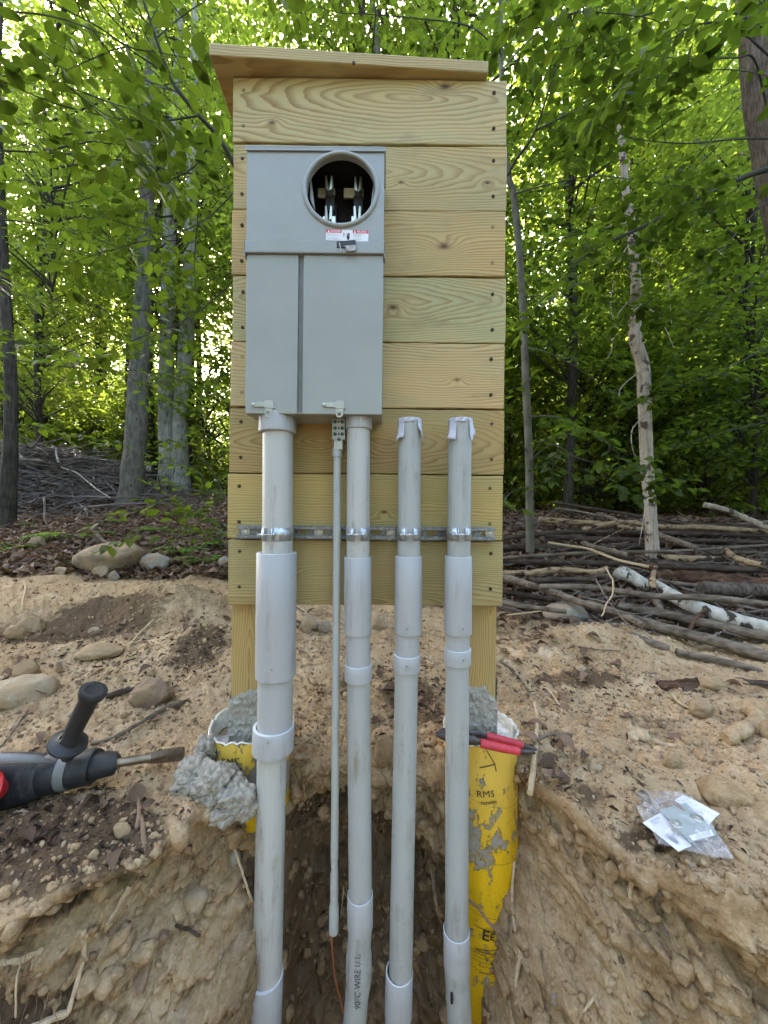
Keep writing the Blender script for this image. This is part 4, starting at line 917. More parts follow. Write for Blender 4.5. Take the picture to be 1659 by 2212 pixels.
# ---------------------------------------------------------------- footings
def footing(cx_, cy_, r, ztop, zbot, label, mat, fill_drop, seed, lean, gapful):
    f = empty('concrete_footing', (cx_, cy_, zbot), label, 'footing', 'yellow cardboard tube footings of the stand')
    n, m = 72, 60; b = MB(); vs_ = []
    def rimz(an): return ztop + .010*vnoise(np.array([math.cos(an)*2.2+seed]), np.array([math.sin(an)*2.2]), np.array([0.]))[0] + .003*vnoise(np.array([an*14.]), np.array([seed*1.]), np.array([0.]))[0]
    for j in range(m+1):
        for i in range(n):
            an = 2*PI*i/n; z = zbot + (rimz(an)-zbot)*j/m; d = ztop-z
            rr = r + .0025*vnoise(np.array([math.cos(an)*4+seed]), np.array([math.sin(an)*4.]), np.array([z*9]))[0]
            vs_.append((cx_+lean*d+math.cos(an)*rr, cy_+math.sin(an)*rr, z))
    b.add(vs_, [(j*n+i, j*n+(i+1) % n, (j+1)*n+(i+1) % n, (j+1)*n+i) for j in range(m) for i in range(n)])
    t = b.build('form_tube', mat, f); 
    b = MB(); pts = []
    prof = [(.001, .0005), (.0035, .003), (.0005, .0055), (-.004, .003), (-.005, -.012), (-.006, -.05)]
    vs_ = []
    for i in range(n):
        an = 2*PI*i/n
        for (dr, dz) in prof: vs_.append((cx_+math.cos(an)*(r+dr), cy_+math.sin(an)*(r+dr), rimz(an)+dz+.002*math.sin(an*23+seed)))
    k = len(prof); b.add(vs_, [(i*k+j, ((i+1) % n)*k+j, ((i+1) % n)*k+j+1, i*k+j+1) for i in range(n) for j in range(k-1)]); b.build('torn_rim', M_rim, t)
    b = MB(); g = 30; vs_ = []
    for i in range(g+1):
        for j in range(n):
            rr = (r-.005)*i/g; an = 2*PI*j/n; x, y = cx_+math.cos(an)*rr, cy_+math.sin(an)*rr
            z = ztop - fill_drop + .012*float(fbm(np.array([x*22.]), np.array([y*22.]), np.array([seed*1.]), 4)[0]); vs_.append((x, y, z))
    b.add(vs_, [(i*n+j, (i+1)*n+j, (i+1)*n+(j+1) % n, i*n+(j+1) % n) for i in range(g) for j in range(n)]); b.build('concrete_fill', gapful, f)
    return f, t
YT1 = yellow_tube('yellow form tube with slop', 2.0, -.08, .17, .10, .34, .02); YT2 = yellow_tube('yellow form tube, wide bare patch', 7.7, -.48, .50, .10, .22, .02)
for _y in (YT1, YT2): pass
fl, tl = footing(-.392, 1.150, .118, -.638, -.92, 'yellow tube footing smeared with grey concrete, under the left post, torn dirty rim', YT1, .045, 3, .0, M_conc)
fr, tr_ = footing(.295, 1.150, .107, -.640, -1.42, 'long yellow tube footing running down into the trench under the right post, white torn rim', YT2, .028, 8, .02, M_rim)
def tube_text(body, size, cxt, cyt, r, ang, z, parent, rot=0, bold=False, sx=1, mat=None):
    v2, f2 = text_shape(body, size, bold=bold); b = MB(); vs_ = []
    for a, d in v2:
        a *= sx; a, d = a*math.cos(rot)-d*math.sin(rot), a*math.sin(rot)+d*math.cos(rot)
        an = ang + a/r; vs_.append((cxt+math.cos(an)*(r+.0035), cyt+math.sin(an)*(r+.0035), z+d))
    b.add(vs_, f2); return b.build('printed_lettering', mat or M_ink, parent, flat=True)
def tube_lines(segs, cxt, cyt, r, parent, w=.0012):
    b = MB()
    for (a0, z0, a1, z1) in segs:
        pts = [Vector((cxt+math.cos(a0+(a1-a0)*k/8)*(r+.003), cyt+math.sin(a0+(a1-a0)*k/8)*(r+.003), z0+(z1-z0)*k/8)) for k in range(9)]; b.tube(pts, w, 5)
    return b.build('printed_line', M_ink, parent)
tube_text('RMS', .026, -.392, 1.15, .118, -PI/2-.16, -.680, tl, .12); tube_text('rucción', .014, -.392, 1.15, .118, -PI/2-.05, -.700, tl, .12, True)
tube_text('G', .022, -.392, 1.15, .118, -PI+.55, -.69, tl, 0, True); tube_text('TR', .022, -.392, 1.15, .118, -PI+.60, -.745, tl, -1.5, True)
tube_text('TRUB', .028, -.392, 1.15, .118, -PI/2-.05, -.728, tl, -.15, True)
tube_text('RMS', .026, .295, 1.15, .108, -PI/2-.10, -.768, tr_, .1); tube_text('rucción', .014, .295, 1.15, .108, -PI/2-.02, -.79, tr_, .12, True)
tube_lines([(-PI/2-.1, -.645, -PI/2+.12, -.685), (-PI/2+.12, -.685, -PI/2-.25, -.697), (-PI/2+.12, -.685, -PI/2+.16, -.705)], .295, 1.15, .108, tr_)
zc_ = -1.155
XR = .295+.02*(-.64-zc_)
tube_text('E', .040, XR, 1.15, .108, -PI/2-.16, zc_, tr_, -.1, True); tube_text('E', .026, XR, 1.15, .108, -PI/2+.0, zc_-.002, tr_, -.1, True)
for k_, tx in enumerate(('FORM TUBES / TUBOS DE FORMA', 'For footings, posts and signs', 'Para zapatas, postes y letreros', 'Keep dry before use')): tube_text(tx, .0075, XR-.002, 1.15, .108, -PI/2-.02, zc_-.055-k_*.010, tr_, -.10)
tube_lines([(-PI/2-.45, zc_+.022, -PI/2+.10, zc_+.01), (-PI/2+.10, zc_+.01, -PI/2+.26, zc_-.035), (-PI/2+.26, zc_-.035, -PI/2-.4, zc_-.042), (-PI/2-.4, zc_-.045, -PI/2+.24, zc_-.05), (-PI/2+.24, zc_-.05, -PI/2+.38, zc_-.09), (-PI/2+.38, zc_-.10, -PI/2-.3, zc_-.103), (-PI/2+.38, zc_+.04, -PI/2+.52, zc_-.03), (-PI/2+.38, zc_+.04, -PI/2+.6, zc_+.06)], XR, 1.15, .108, tr_, .0008)

# lumpy blobs --------------------------------------------------------------
def blob(name, mat, c, rad, seed, parent=None, rough=.25, sub=4, lump=0, flatb=None, fr=1.0, rot=0, tilt=0):
    v, f = ico(sub); rs = np.random.RandomState(seed); R = np.array((Matrix.Rotation(rot, 3, 'Z') @ Matrix.Rotation(tilt, 3, 'Y')))
    q = v*fr*1.3+seed*3.1
    d = 1 + rough*(fbm(q[:, 0], q[:, 1], q[:, 2], 3)*.6 + .22*fbm(q[:, 0]*4, q[:, 1]*4, q[:, 2]*4, 3))
    # a few flattened facets, like broken stone
    for _ in range(7):
        n = rs.randn(3); n /= np.linalg.norm(n); h = .72+.25*rs.rand(); pr = (v*d[:, None])@n; ex = np.clip(pr-h, 0, None)*.8; v = v - ex[:, None]/d[:, None]*n[None]
    co = v*d[:, None]
    if lump: w_ = worley(q[:, 0]*lump, q[:, 1]*lump, q[:, 2]*lump); co *= (1+.30*(.55-w_))[:, None]
    co = co*np.array(rad)[None]; co = co@R.T + np.array(c)[None]
    if flatb is not None: co[:, 2] = np.maximum(co[:, 2], flatb)
    me = np_mesh(name, co, f.ravel(), np.full(len(f), 3)); o = link_mesh(name, me, mat, parent)
    if parent is None: top(o)
    else:
        off = top_of(parent); a = np.empty(len(co)*3); me.vertices.foreach_get('co', a); a = a.reshape(-1, 3)-np.array(off); me.vertices.foreach_set('co', a.ravel())
    return o
def spill():
    blobs = [(P(a, c, d), r) for a, c, d, r in ((447, 1625, 1.05, (.030, .04, .055)), (428, 1662, 1.01, (.045, .05, .045)), (410, 1685, .99, (.045, .05, .040)), (462, 1690, .98, (.060, .05, .055)), (505, 1722, .965, (.060, .05, .050)), (450, 1722, .97, (.060, .05, .045)), (533, 1738, .96, (.032, .035, .035)), (485, 1750, .95, (.055, .04, .028)))]
    # denser: subdivide by using ico 5 instead
    v, f = ico(5); vs_ = []; off = 0
    for k, (c, r) in enumerate(blobs):
        d = 1+.30*fbm(v[:, 0]*1.8+k*5, v[:, 1]*1.8, v[:, 2]*1.8, 3); co = v*d[:, None]*np.array(r)*.86+np.array(c)
        w_ = worley(co[:, 0]*48, co[:, 1]*48, co[:, 2]*48); w2 = worley(co[:, 0]*120, co[:, 1]*120, co[:, 2]*120)
        co = co + v*((.55-w_)*.012+(.5-w2)*.008+.004*fbm(co[:, 0]*160, co[:, 1]*160, co[:, 2]*160, 3))[:, None]; vs_.append((co, f+off)); off += len(v)
    co = np.concatenate([a for a, _ in vs_]); ff = np.concatenate([b_ for _, b_ in vs_])
    o = link_mesh('concrete_spill', np_mesh('concrete_spill', co, ff.ravel(), np.full(len(ff), 3)), M_conc2); top(o)
    ident(o, 'lumpy grey concrete overflow heaped against the left footing tube', 'concrete spill')
spill()

# ---------------------------------------------------------------- rotary hammer
def c7(u, v, Y): return P(u*.2976, 1426.3+v*.2976, Y)
drill = empty('rotary_hammer', c7(300, 1000, .96), 'dusty black and red rotary hammer with a chisel bit lying on the left bank', 'power tool')
def axis_lathe(name, mat, parent, us, n=40, sx=1.0):
    """us: (u, v_centre, radius_u, Y) in crop units"""
    b = MB(); pts = [c7(u, v, Y) for u, v, r, Y in us]; b.tube(pts, [r*.2976*Y/F*sx for u, v, r, Y in us], n); return b.build(name, mat, parent, sharp=32)
axis_lathe('chuck_collar', M_rubber, drill, [(843, 745, 56, .975), (840, 745, 68, .975), (830, 747, 76, .973), (700, 766, 88, .965), (690, 767, 92, .965)])
axis_lathe('nose_sleeve', M_rubber, drill, [(692, 768, 108, .965), (684, 768, 116, .965), (660, 771, 120, .963), (640, 774, 117, .962), (620, 778, 120, .96), (600, 781, 117, .96), (580, 785, 120, .96), (530, 792, 122, .957)])
axis_lathe('steel_band', M_dgrey, drill, [(532, 792, 124, .957), (528, 793, 127, .957), (470, 800, 127, .953), (455, 802, 125, .953)])
axis_lathe('clamp_collar', M_rubber, drill, [(462, 801, 131, .953), (440, 804, 136, .952), (380, 815, 138, .95), (360, 818, 134, .95)])
hb = MB(); pts = [(372, 818, 132, .95), (345, 824, 138, .949), (300, 833, 150, .945), (200, 852, 170, .94), (60, 878, 192, .935), (-120, 905, 205, .93), (-330, 925, 200, .93), (-480, 935, 150, .93)]
cp = [c7(u, v, Y) for u, v, r, Y in pts]; hb.tube(cp, [r*.2976*Y/F for u, v, r, Y in pts], 36)
for i_, v in enumerate(hb.v): v.y = .94+(v.y-.94)*.8
hb.build('motor_housing', M_drill, drill, sharp=40)
b = MB(); pts = [c7(360, 735, .92), c7(250, 722, .905), c7(60, 716, .89), c7(-250, 714, .88)]; b.tube(pts, [.005, .010, .0115, .012], 14)
b.build('gear_cover', M_dgrey, drill)
b = MB(); pts = [c7(-500, 1010, .90), c7(-300, 990, .862), c7(-120, 960, .848), (c7(-30, 945, .860)), c7(20, 938, .872)]; b.tube(pts, [.06, .056, .046, .034, .015], 28); b.build('red_cover', M_red, drill)
for k in range(6):
    b = MB(); s0 = c7(330-k*45, 825+k*7, .95); a = MB()
hm = axis_lathe('side_handle', M_rubber, drill, [(508, 640, 70, .90), (500, 610, 74, .898), (515, 570, 62, .896), (540, 500, 66, .893), (590, 400, 70, .888), (640, 300, 72, .884), (650, 275, 76, .882), (664, 250, 96, .880), (676, 228, 104, .879), (682, 216, 100, .8785)], 32, .88)
b = MB(); ax = (c7(676, 228, .879)-c7(500, 610, .898)).normalized(); b.lathe([(.022, -.006), (.0355, -.008), (.0405, -.0045), (.0395, .0), (.026, .004), (.021, .010)], c7(497, 596, .9), ax, 40); b.build('flange', M_rubber, hm)
b = MB(); b.lathe([(.0003, .0006), (.0145, .0008), (.0150, .0004)], c7(682, 216, .8785), ax, 24); b.lathe([(.0140, .0012), (.0155, .0020), (.0205, .0024), (.0245, .0014), (.0255, -.001)], c7(682, 216, .8785), ax, 32); b.build('end_hole', M_ink, hm)
axis_lathe('clamp_bolt', M_tool, drill, [(497, 690, 46, .93), (499, 630, 46, .905)])
bit = axis_lathe('chisel_bit', M_chisel, drill, [(835, 746, 30, .975), (850, 744, 32, .976), (900, 737, 31, .985), (1060, 712, 30, 1.01), (1085, 709, 34, 1.015)], 24)
b = MB(); n_ = 12; vs_ = []
for i in range(n_+1):
    f_ = i/n_; u = 1070+270*f_; v = 712-38*f_; Y = 1.012+.045*f_; c = c7(u, v, Y); s_ = .2976*Y/F
    hw = (34+16*math.sin(min(1, f_*1.6)*PI/2))*s_*(1 if f_ < .96 else .9); th = (32*(1-f_)+6*f_)*s_
    vs_ += [c+Vector((0, th*.3, hw)), c+Vector((0, -th, hw*.2)), c+Vector((0, -th*.3, -hw)), c+Vector((0, th, -hw*.2))]
b.add(vs_, [(i*4+k, i*4+(k+1) % 4, (i+1)*4+(k+1) % 4, (i+1)*4+k) for i in range(n_) for k in range(4)]+[(0, 1, 2, 3), (n_*4+3, n_*4+2, n_*4+1, n_*4)]); b.build('blade', plain('muddy chisel blade', (.13, .09, .06), .55, .5, .5, 60), bit, bevel=.001)

# ---------------------------------------------------------------- pliers on the right footing's rim
def c2r(u, v, Y): return P((1740+u*.24111)/1.8228, (2760+v*.24111)/1.8228, Y)
pl_ = empty('pliers', c2r(800, 640, 1.02), 'long slip-joint pliers with taped red handles lying across the rim of the right footing', 'pliers')
def pathtube(name, mat, parent, pts, radii, conv, n=14):
    b = MB(); b.tube([conv(*p) for p in pts], radii, n); return b.build(name, mat, parent)
h1 = pathtube('red_handle', M_redgrip, pl_, [(725, 575, 1.055), (735, 576, 1.055), (900, 617, 1.05), (1100, 665, 1.045), (1310, 722, 1.035), (1335, 730, 1.035)], [.004, .0105, .0108, .0102, .0095, .006], c2r)
pathtube('handle_tip', M_tool, h1, [(1320, 726, 1.035), (1400, 752, 1.03), (1550, 795, 1.02)], [.0072, .0066, .0035], c2r)
h2 = pathtube('red_handle', M_redgrip, pl_, [(620, 690, 1.012), (635, 690, 1.012), (780, 722, 1.008), (1000, 772, 1.0), (1260, 822, .99), (1285, 828, .99)], [.004, .0108, .011, .0106, .0098, .006], c2r)
pathtube('handle_tip', M_tool, h2, [(1270, 826, .99), (1400, 828, .985), (1495, 832, .982), (1512, 852, .982)], [.0068, .006, .0055, .0035], c2r)
b = MB(); b.tube([c2r(-110, 520, 1.06), c2r(20, 505, 1.06), c2r(200, 520, 1.06), c2r(450, 520, 1.058), c2r(560, 515, 1.057), c2r(740, 580, 1.055)], [.004, .013, .012, .0095, .0125, .0075], 12)
b.tube([c2r(-90, 560, 1.03), c2r(50, 590, 1.03), c2r(300, 650, 1.022), c2r(480, 655, 1.018), c2r(630, 690, 1.012)], [.004, .011, .0115, .0125, .008], 12)
for v in b.v: v.y = 1.04+(v.y-1.04)*.8
b.build('jaw_arm', M_tool, pl_)
b = MB(); b.lathe([(.0003, -.011), (.006, -.010), (.0078, -.008), (.008, .0)], c2r(500, 590, 1.035), (0, 1, .4), 18); b.build('pivot_bolt', M_tool, pl_)

# ---------------------------------------------------------------- bag of paperwork on the right bank
ZB = max(gz(x, y) for x in np.linspace(.58, .75, 6) for y in np.linspace(.78, .97, 6))*.4 + -.70*.6 + .004
def flat_at(px, py, z):
    lo, hi = .4, 3.
    for _ in range(40):
        m_ = (lo+hi)/2
        if P(px, py, m_).z > z: lo = m_
        else: hi = m_
    return P(px, py, lo)
def c6(u, v): return (2450+u*.27125)/1.8228, (3080+v*.27125)/1.8228
def sheet(name, mat, quad, z, parent=None, thick=.0008, nx=14, sag=.002, seed=0):
    q = [flat_at(*c6(*p), z) for p in quad]; b = MB(); vs_ = []
    for lay in (0, 1):
        for i in range(nx+1):
            for j in range(nx+1):
                u, v = i/nx, j/nx; p = (q[0]*(1-u)+q[1]*u)*(1-v)+(q[3]*(1-u)+q[2]*u)*v
                p = p+Vector((0, 0, sag*float(vnoise(np.array([u*2.3+seed]), np.array([v*2.1]), np.array([seed*1.7]))[0]) + lay*thick)); vs_.append(p)
    m_ = (nx+1)**2; f_ = [(i*(nx+1)+j, (i+1)*(nx+1)+j, (i+1)*(nx+1)+j+1, i*(nx+1)+j+1) for i in range(nx) for j in range(nx)]
    bd = [i*(nx+1) for i in range(nx+1)]+[nx*(nx+1)+j for j in range(1, nx+1)]+[i*(nx+1)+nx for i in range(nx-1, -1, -1)]+[j for j in range(nx-1, 0, -1)]
    b.add(vs_, [tuple(reversed(x)) for x in f_]+[tuple(k+m_ for k in x) for x in f_]+[(bd[k], bd[(k+1) % len(bd)], bd[(k+1) % len(bd)]+m_, bd[k]+m_) for k in range(len(bd))])
    return b.build(name, mat, parent), q
def sheet_text(q, rows, parent, z, size):
    """lettering laid on a flat quad q (0->1 reading direction, 0->3 down)"""
    ex = (q[1]-q[0]).normalized(); ey = (q[3]-q[0]); ey = (ey-ex*ey.dot(ex)).normalized(); b = MB()
    for (tx, u, v, s_) in rows:
        v2, f2 = text_shape(tx, s_, 'LEFT'); o = q[0]+(q[1]-q[0])*u+(q[3]-q[0])*v+Vector((0, 0, z)); b.add([o+ex*a-ey*d for a, d in v2], f2)
    return b.build('print', M_inkg, parent, flat=True)
o1, q1 = sheet('instruction_sheet', M_paper, [(880, 180), (1415, 450), (1250, 625), (650, 350)], ZB+.006); 
sheet_text(q1, [('Instructions', .62, .30, .007), ('install', .60, .5, .005)], o1, .0028, .005)
ident(o1, 'white folded instruction sheet sticking out to the right of the grey plate in the bag', 'paper sheet')
o2, q2_ = sheet('instruction_sheet', M_paper, [(295, 590), (560, 445), (1010, 920), (820, 1010)], ZB+.007, seed=2)
ident(o2, 'white printed leaflet on the lower left side of the grey plate in the bag', 'paper sheet')
qq = [q2_[0], q2_[1], q2_[2], q2_[3]]; sheet_text(qq, [('NOTICE', .25, .12, .008), ('Manual', .25, .2, .006)], o2, .003, .006)
b = MB(); a_, b_ = q2_[0].lerp(q2_[3], .55), q2_[1].lerp(q2_[2], .55); c_, d_ = q2_[0].lerp(q2_[3], .85), q2_[1].lerp(q2_[2], .85)
b.add([a_.lerp(b_, .2)+Vector((0, 0, .0032)), a_.lerp(b_, .4)+Vector((0, 0, .0032)), c_.lerp(d_, .5)+Vector((0, 0, .0032)), c_.lerp(d_, .3)+Vector((0, 0, .0032))], [(0, 1, 2, 3)]); b.build('print', M_inkg, o2, flat=True)
o3, q3 = sheet('cover_plate', M_plate, [(540, 405), (930, 305), (1390, 765), (990, 885)], ZB+.012, thick=.0015, sag=.001, seed=5); ident(o3, 'small grey green metal cover plate lying between papers in the clear bag', 'metal plate')
o4, q4 = sheet('paper_label', M_label, [(965, 780), (1285, 690), (1335, 770), (1030, 850)], ZB+.0150, o3, thick=.0004, sag=0)
b = MB(); qr = [q4[2], q4[3], q4[0], q4[1]]; sheet_text(qr, [('Meter Cover Plate', .08, .30, .0055), ('200 A 120/240 V', .08, .70, .0055)], o4, .0008, .005)
for n__, (u, v) in enumerate(((780, 590), (1095, 510))):
    c = flat_at(*c6(u, v), ZB+.015); b = MB(); b.lathe([(.0004, .002), (.0028, .002), (.0035, .0), (.011, .0003), (.0125, -.0008)], c, (0, 0, 1), 24); b.build('plastic_washer', M_alu, o3)
o5, _q = sheet('washer_strip', M_alu, [(700, 700), (760, 640), (860, 760), (840, 785)], ZB+.0155, thick=.002, sag=0); ident(o5, 'short bright screw lying on the plate and leaflet in the bag', 'screw'); o5.name = 'screw'
mb = Mat('thin clear polythene', .22); mb.b.inputs['Alpha'].default_value = .30; mb.col(mb.mix(mb.ramp(mb.noise(scale=60, detail=3, dist=2), [(.55, 0.), (.62, 1.)]), (.66, .62, .60), (.95, .95, .96)))
nz_ = mb.noise(scale=55, detail=3, dist=1.5); al = mb.ramp(nz_, [(.45, .16), (.60, .28), (.66, .55), (.7, .2)]); mb.set(mb.b.inputs['Alpha'], al); mb.bump(nz_, .6, .004)
poly = [(75, 140), (370, 108), (860, 140), (1040, 225), (1300, 600), (1630, 1112), (1300, 1080), (1030, 1010), (530, 890), (440, 715), (285, 510), (180, 310)]
b = MB(); pv = [flat_at(*c6(*p), ZB+.004) for p in poly]; cen = sum(pv, Vector())/len(pv); rings = 14; vs_ = []
sub = []
for i in range(len(pv)):
    for k in range(5): sub.append(pv[i].lerp(pv[(i+1) % len(pv)], k/5))
for lay, zz in ((0, -.001), (1, 1)):
    for r_ in range(rings+1):
        f_ = r_/rings
        for p in sub:
            q = cen.lerp(p, f_); h = (.020*(1-f_**3) + .0035*float(fbm(np.array([q.x*45]), np.array([q.y*45]), np.array([lay*4.]), 3)[0])*(1-f_**6)) if lay else -.001
            vs_.append(q+Vector((0, 0, max(h, .0005) if lay else h)))
ns = len(sub)
for lay in (0, 1):
    o_ = lay*(rings+1)*ns; b.f += [(o_+r_*ns+i, o_+r_*ns+(i+1) % ns, o_+(r_+1)*ns+(i+1) % ns, o_+(r_+1)*ns+i) for r_ in range(rings) for i in range(ns)]
b.v = vs_; b.mi = [0]*len(b.f); o = b.build('plastic_bag', mb.m); top(o); ident(o, 'crumpled clear plastic bag with papers and a plate inside, lying on the right bank', 'plastic bag')

# ---------------------------------------------------------------- stones
def stone_px(u0, v0, u1, v1, mat, label, seed, name='stone', hfac=.5, sink=.25, rough=.3, cat='stone', rot=0, tilt=0):
    """a stone whose outline on the photo is the box (u0,v0)-(u1,v1)"""
    p = on_ground((u0+u1)/2, v1-(v1-v0)*.12); Y = p.y; rx = (u1-u0)/2*Y/F; hh = (v1-v0)*Y/F
    ry = rx*.75; rz = max(hh*.58, rx*.3); c = Vector((P((u0+u1)/2, v0, Y).x, Y+ry*.4, P((u0+u1)/2, (v0+v1)/2, Y+ry*.4).z))
    o = blob(name, mat, c, (rx*1.05, ry, rz*1.05), seed, None, rough, 4, 0, None, 1.0, rot, tilt); return ident(o, label, cat)
G = 'stones lying on the dug dirt'
for a in [(156, 1178, 300, 1242, M_rockb, 'long tan boulder at the edge of the forest floor, left', 11, 'boulder', .22),
          (298, 1198, 364, 1238, M_rockg, 'round grey stone half buried beside the long tan boulder', 12), (472, 1203, 500, 1228, M_rockg, 'grey stone peeping out left of the backboard', 13),
          (199, 1223, 233, 1250, M_rockp, 'pale tan stone in front of the long boulder', 14), (231, 1236, 255, 1256, M_rockg, 'small grey stone to the right of the pale one by the long boulder', 15),
          (118, 1226, 140, 1242, M_rockp, 'small pale stone left of the long boulder', 16), (190, 1356, 215, 1374, M_rockp, 'small cream stone in the dark humus, left', 17),
          (161, 1394, 252, 1420, M_rockd, 'flat sandy slab on the dirt ridge, left', 18), (35, 1337, 84, 1375, M_rockd, 'dusty rounded rock, rear one at the left edge', 19),
          (10, 1350, 50, 1385, M_rockd, 'dusty rock touching the left edge of the humus patch', 20), (-22, 1466, 98, 1528, M_rockp, 'large pale flat rock at the left edge behind the power tool', 21, 'boulder', .2),
          (26, 1428, 73, 1470, M_rockd, 'upright sandy rock behind the large pale flat rock', 22), (275, 1472, 362, 1526, M_rockv, 'purplish brown rock sunk in the dirt behind a stub of branch', 23),
          (651, 1334, 686, 1370, M_rockp, 'tan stone seen below the backboard, right of the thickest conduit', 24), (686, 1342, 713, 1367, M_rockg, 'small grey stone just left of the thin conduit, below the backboard', 25),
          (803, 1329, 833, 1366, M_rockp, 'cream stone between the second and third thick conduits', 26), (1184, 1305, 1279, 1346, M_rockg, 'blue grey boulder at the foot of the log pile', 27, 'boulder', .2),
          (1280, 1317, 1300, 1331, M_rockp, 'small pale stone just right of the blue grey boulder', 28), (1495, 1511, 1543, 1556, M_rockd, 'rounded tan stone, right of the curled dry leaf', 29),
          (1439, 1629, 1473, 1662, M_rockd, 'blocky tan stone above the clear plastic bag', 30), (1274, 1652, 1303, 1670, M_rockp, 'small white stone left of the blocky tan one', 31),
          (1169, 1627, 1196, 1650, M_rockp, 'yellowish stone beside the plier tips', 32), (1528, 1692, 1648, 1738, M_dirt, 'large sandy rock half buried above the bag, right edge', 33, 'boulder', .2),
          (1520, 1465, 1570, 1488, M_rockd, 'dusty stone beside the bark slab at upper right', 34), (1652, 1560, 1690, 1610, M_rockd, 'stone cut by the right edge of the photo', 35),
          (1245, 1440, 1268, 1450, M_rockp, 'small white pebble stone on the right dirt below the log stub', 36), (808, 1590, 850, 1650, M_rockd, 'dusty clod stone between the second and third conduits at ground level', 37),
          (60, 1160, 95, 1180, M_rockb, 'mossy stone on the forest floor at the far left', 38)]:
    stone_px(*a[:7], name=a[7] if len(a) > 7 else 'stone', rough=a[8] if len(a) > 8 else .3)
# blocks of soil and stones in the cut face
def in_wall(px, py):
    """vertex of the trench wall nearest to the line of sight"""
    global _wc
    try: _wc
    except NameError:
        me = ground.data; co = np.empty(len(me.vertices)*3, dtype=np.float32); me.vertices.foreach_get('co', co); co = co.reshape(-1, 3); _wc = co[(co[:, 1] > .3) & (co[:, 1] < 1.8)]
    d = P(px, py, 1.0); d.normalize(); d = np.array(d); t = _wc@d; dist = np.linalg.norm(_wc-t[:, None]*d, axis=1); k = np.nonzero(dist < .006)[0]
    if not len(k): k = np.array([dist.argmin()])
    return Vector(_wc[k[t[k].argmin()]])
for (px, py, rx, rz, m_, lb, sd) in ((418, 1945, .030, .022, M_rockp, 'pale half-moon stone in the left cut face', 3), (508, 1862, .017, .03, M_conc2, 'crumb of pale concrete stuck in the left cut face', 4), (512, 1820, .013, .016, M_conc2, 'upper small crumb of concrete in the left cut face', 5),
      (1195, 2165, .009, .016, M_rockg, 'pale angular stone chip in the right cut face', 6), (1338, 1925, .016, .012, M_rockd, 'cream cobble in the right bank rim', 7), (1312, 1925, .018, .009, M_rockp, 'flat pale cobble beside the cream one in the right bank', 8), (265, 1790, .02, .018, M_rockd, 'dusty nub of stone on the left bank slope', 9)):
    p = in_wall(px, py); o = blob('stone', m_, p, (rx, rx*.8, rz), sd+60, None, .35, 3); ident(o, lb, 'stone')

# ---------------------------------------------------------------- sticks and roots
def stick(pts, r0, r1, mat, label, name='stick', cat='stick', group=None, n=8, knob=.25, seed=1, endc=None, smoothn=5):
    """pts: world points; a crooked tapering stick"""
    q = []
    for i in range(len(pts)-1):
        a, b_, c_, d_ = pts[max(i-1, 0)], pts[i], pts[i+1], pts[min(i+2, len(pts)-1)]
        for k in range(smoothn):
            t = k/smoothn; q.append(.5*((2*b_)+(c_-a)*t+(2*a-5*b_+4*c_-d_)*t*t+(3*b_-a-3*c_+d_)*t**3))
    q.append(pts[-1]); m_ = len(q); rs = random.Random(seed)
    rr = [(r0+(r1-r0)*i/(m_-1))*(1+knob*(rs.random()-.5)) for i in range(m_)]
    q = [p+Vector((rs.uniform(-1, 1), rs.uniform(-1, 1), rs.uniform(-1, 1)))*rr[i]*knob*.6 for i, p in enumerate(q)]
    b = MB(); b.tube(q, rr, n); o = b.build(name, mat); top(o); return ident(o, label, cat, group)
def gpts(l, lift=.006): return [on_ground(*p)+Vector((0, 0, lift)) for p in l]
stick(gpts([(198, 1618), (250, 1600), (304, 1570), (350, 1545), (409, 1519)], .010), .0055, .0075, M_logg, 'long grey brown stick angled up from behind the power tool', seed=2)
stick(gpts([(229, 1511), (275, 1503), (315, 1497), (349, 1506)], .012), .010, .011, M_logd, 'thick reddish stub of branch lying against the purplish rock', seed=3)
stick(gpts([(1155, 1526), (1160, 1570), (1158, 1611), (1152, 1670), (1145, 1728)], .010), .006, .0075, M_twig, 'peeled tan stick standing upright in view beyond the plier tips', seed=4)
stick(gpts([(1160, 1613), (1185, 1604), (1236, 1607)], .016), .0045, .006, M_logg, 'short forked grey twig crossing the peeled tan stick', seed=5)
stick(gpts([(1080, 1433), (1105, 1455), (1123, 1475), (1143, 1502)], .010), .006, .004, M_logg, 'thin bent twig leaning on the dirt right of the right post', seed=6)
stick(gpts([(165, 1412), (188, 1385), (205, 1372), (250, 1352)], .02), .003, .002, M_logd, 'fine dark twig across the humus patch', seed=7)
stick(gpts([(282, 1400), (300, 1375), (333, 1343)], .012), .006, .006, M_twig, 'straight tan stick lying across the dirt ridge left of the backboard', seed=8)
stick(gpts([(0, 1620), (20, 1600), (60, 1540)], .008), .004, .003, M_logg, 'thin curved root on the dirt at the far left behind the power tool', seed=9)
stick(gpts([(52, 1268), (55, 1285), (50, 1305), (47, 1335)], .03), .006, .004, M_twig, 'pale crooked twig standing in the humus at the far left', seed=10)
stick(gpts([(1452, 1510), (1470, 1530), (1505, 1552)], .012), .006, .004, M_twig, 'splintered straw coloured stick beside the curled leaf on the right dirt', seed=11)
stick(gpts([(1250, 1400), (1290, 1410), (1340, 1412)], .006), .004, .003, M_logg, 'thin stick flat on the sand below the blue grey boulder', seed=12)
stick(gpts([(630, 1345), (655, 1358), (680, 1372)], .02), .006, .006, M_logd, 'dark stick stub beside the left post under the backboard', seed=13)
stick(gpts([(1170, 1490), (1185, 1500), (1205, 1525), (1215, 1545)], .01), .003, .003, M_rootp, 'thin pale rootlet on the dirt right of the right footing', seed=14)
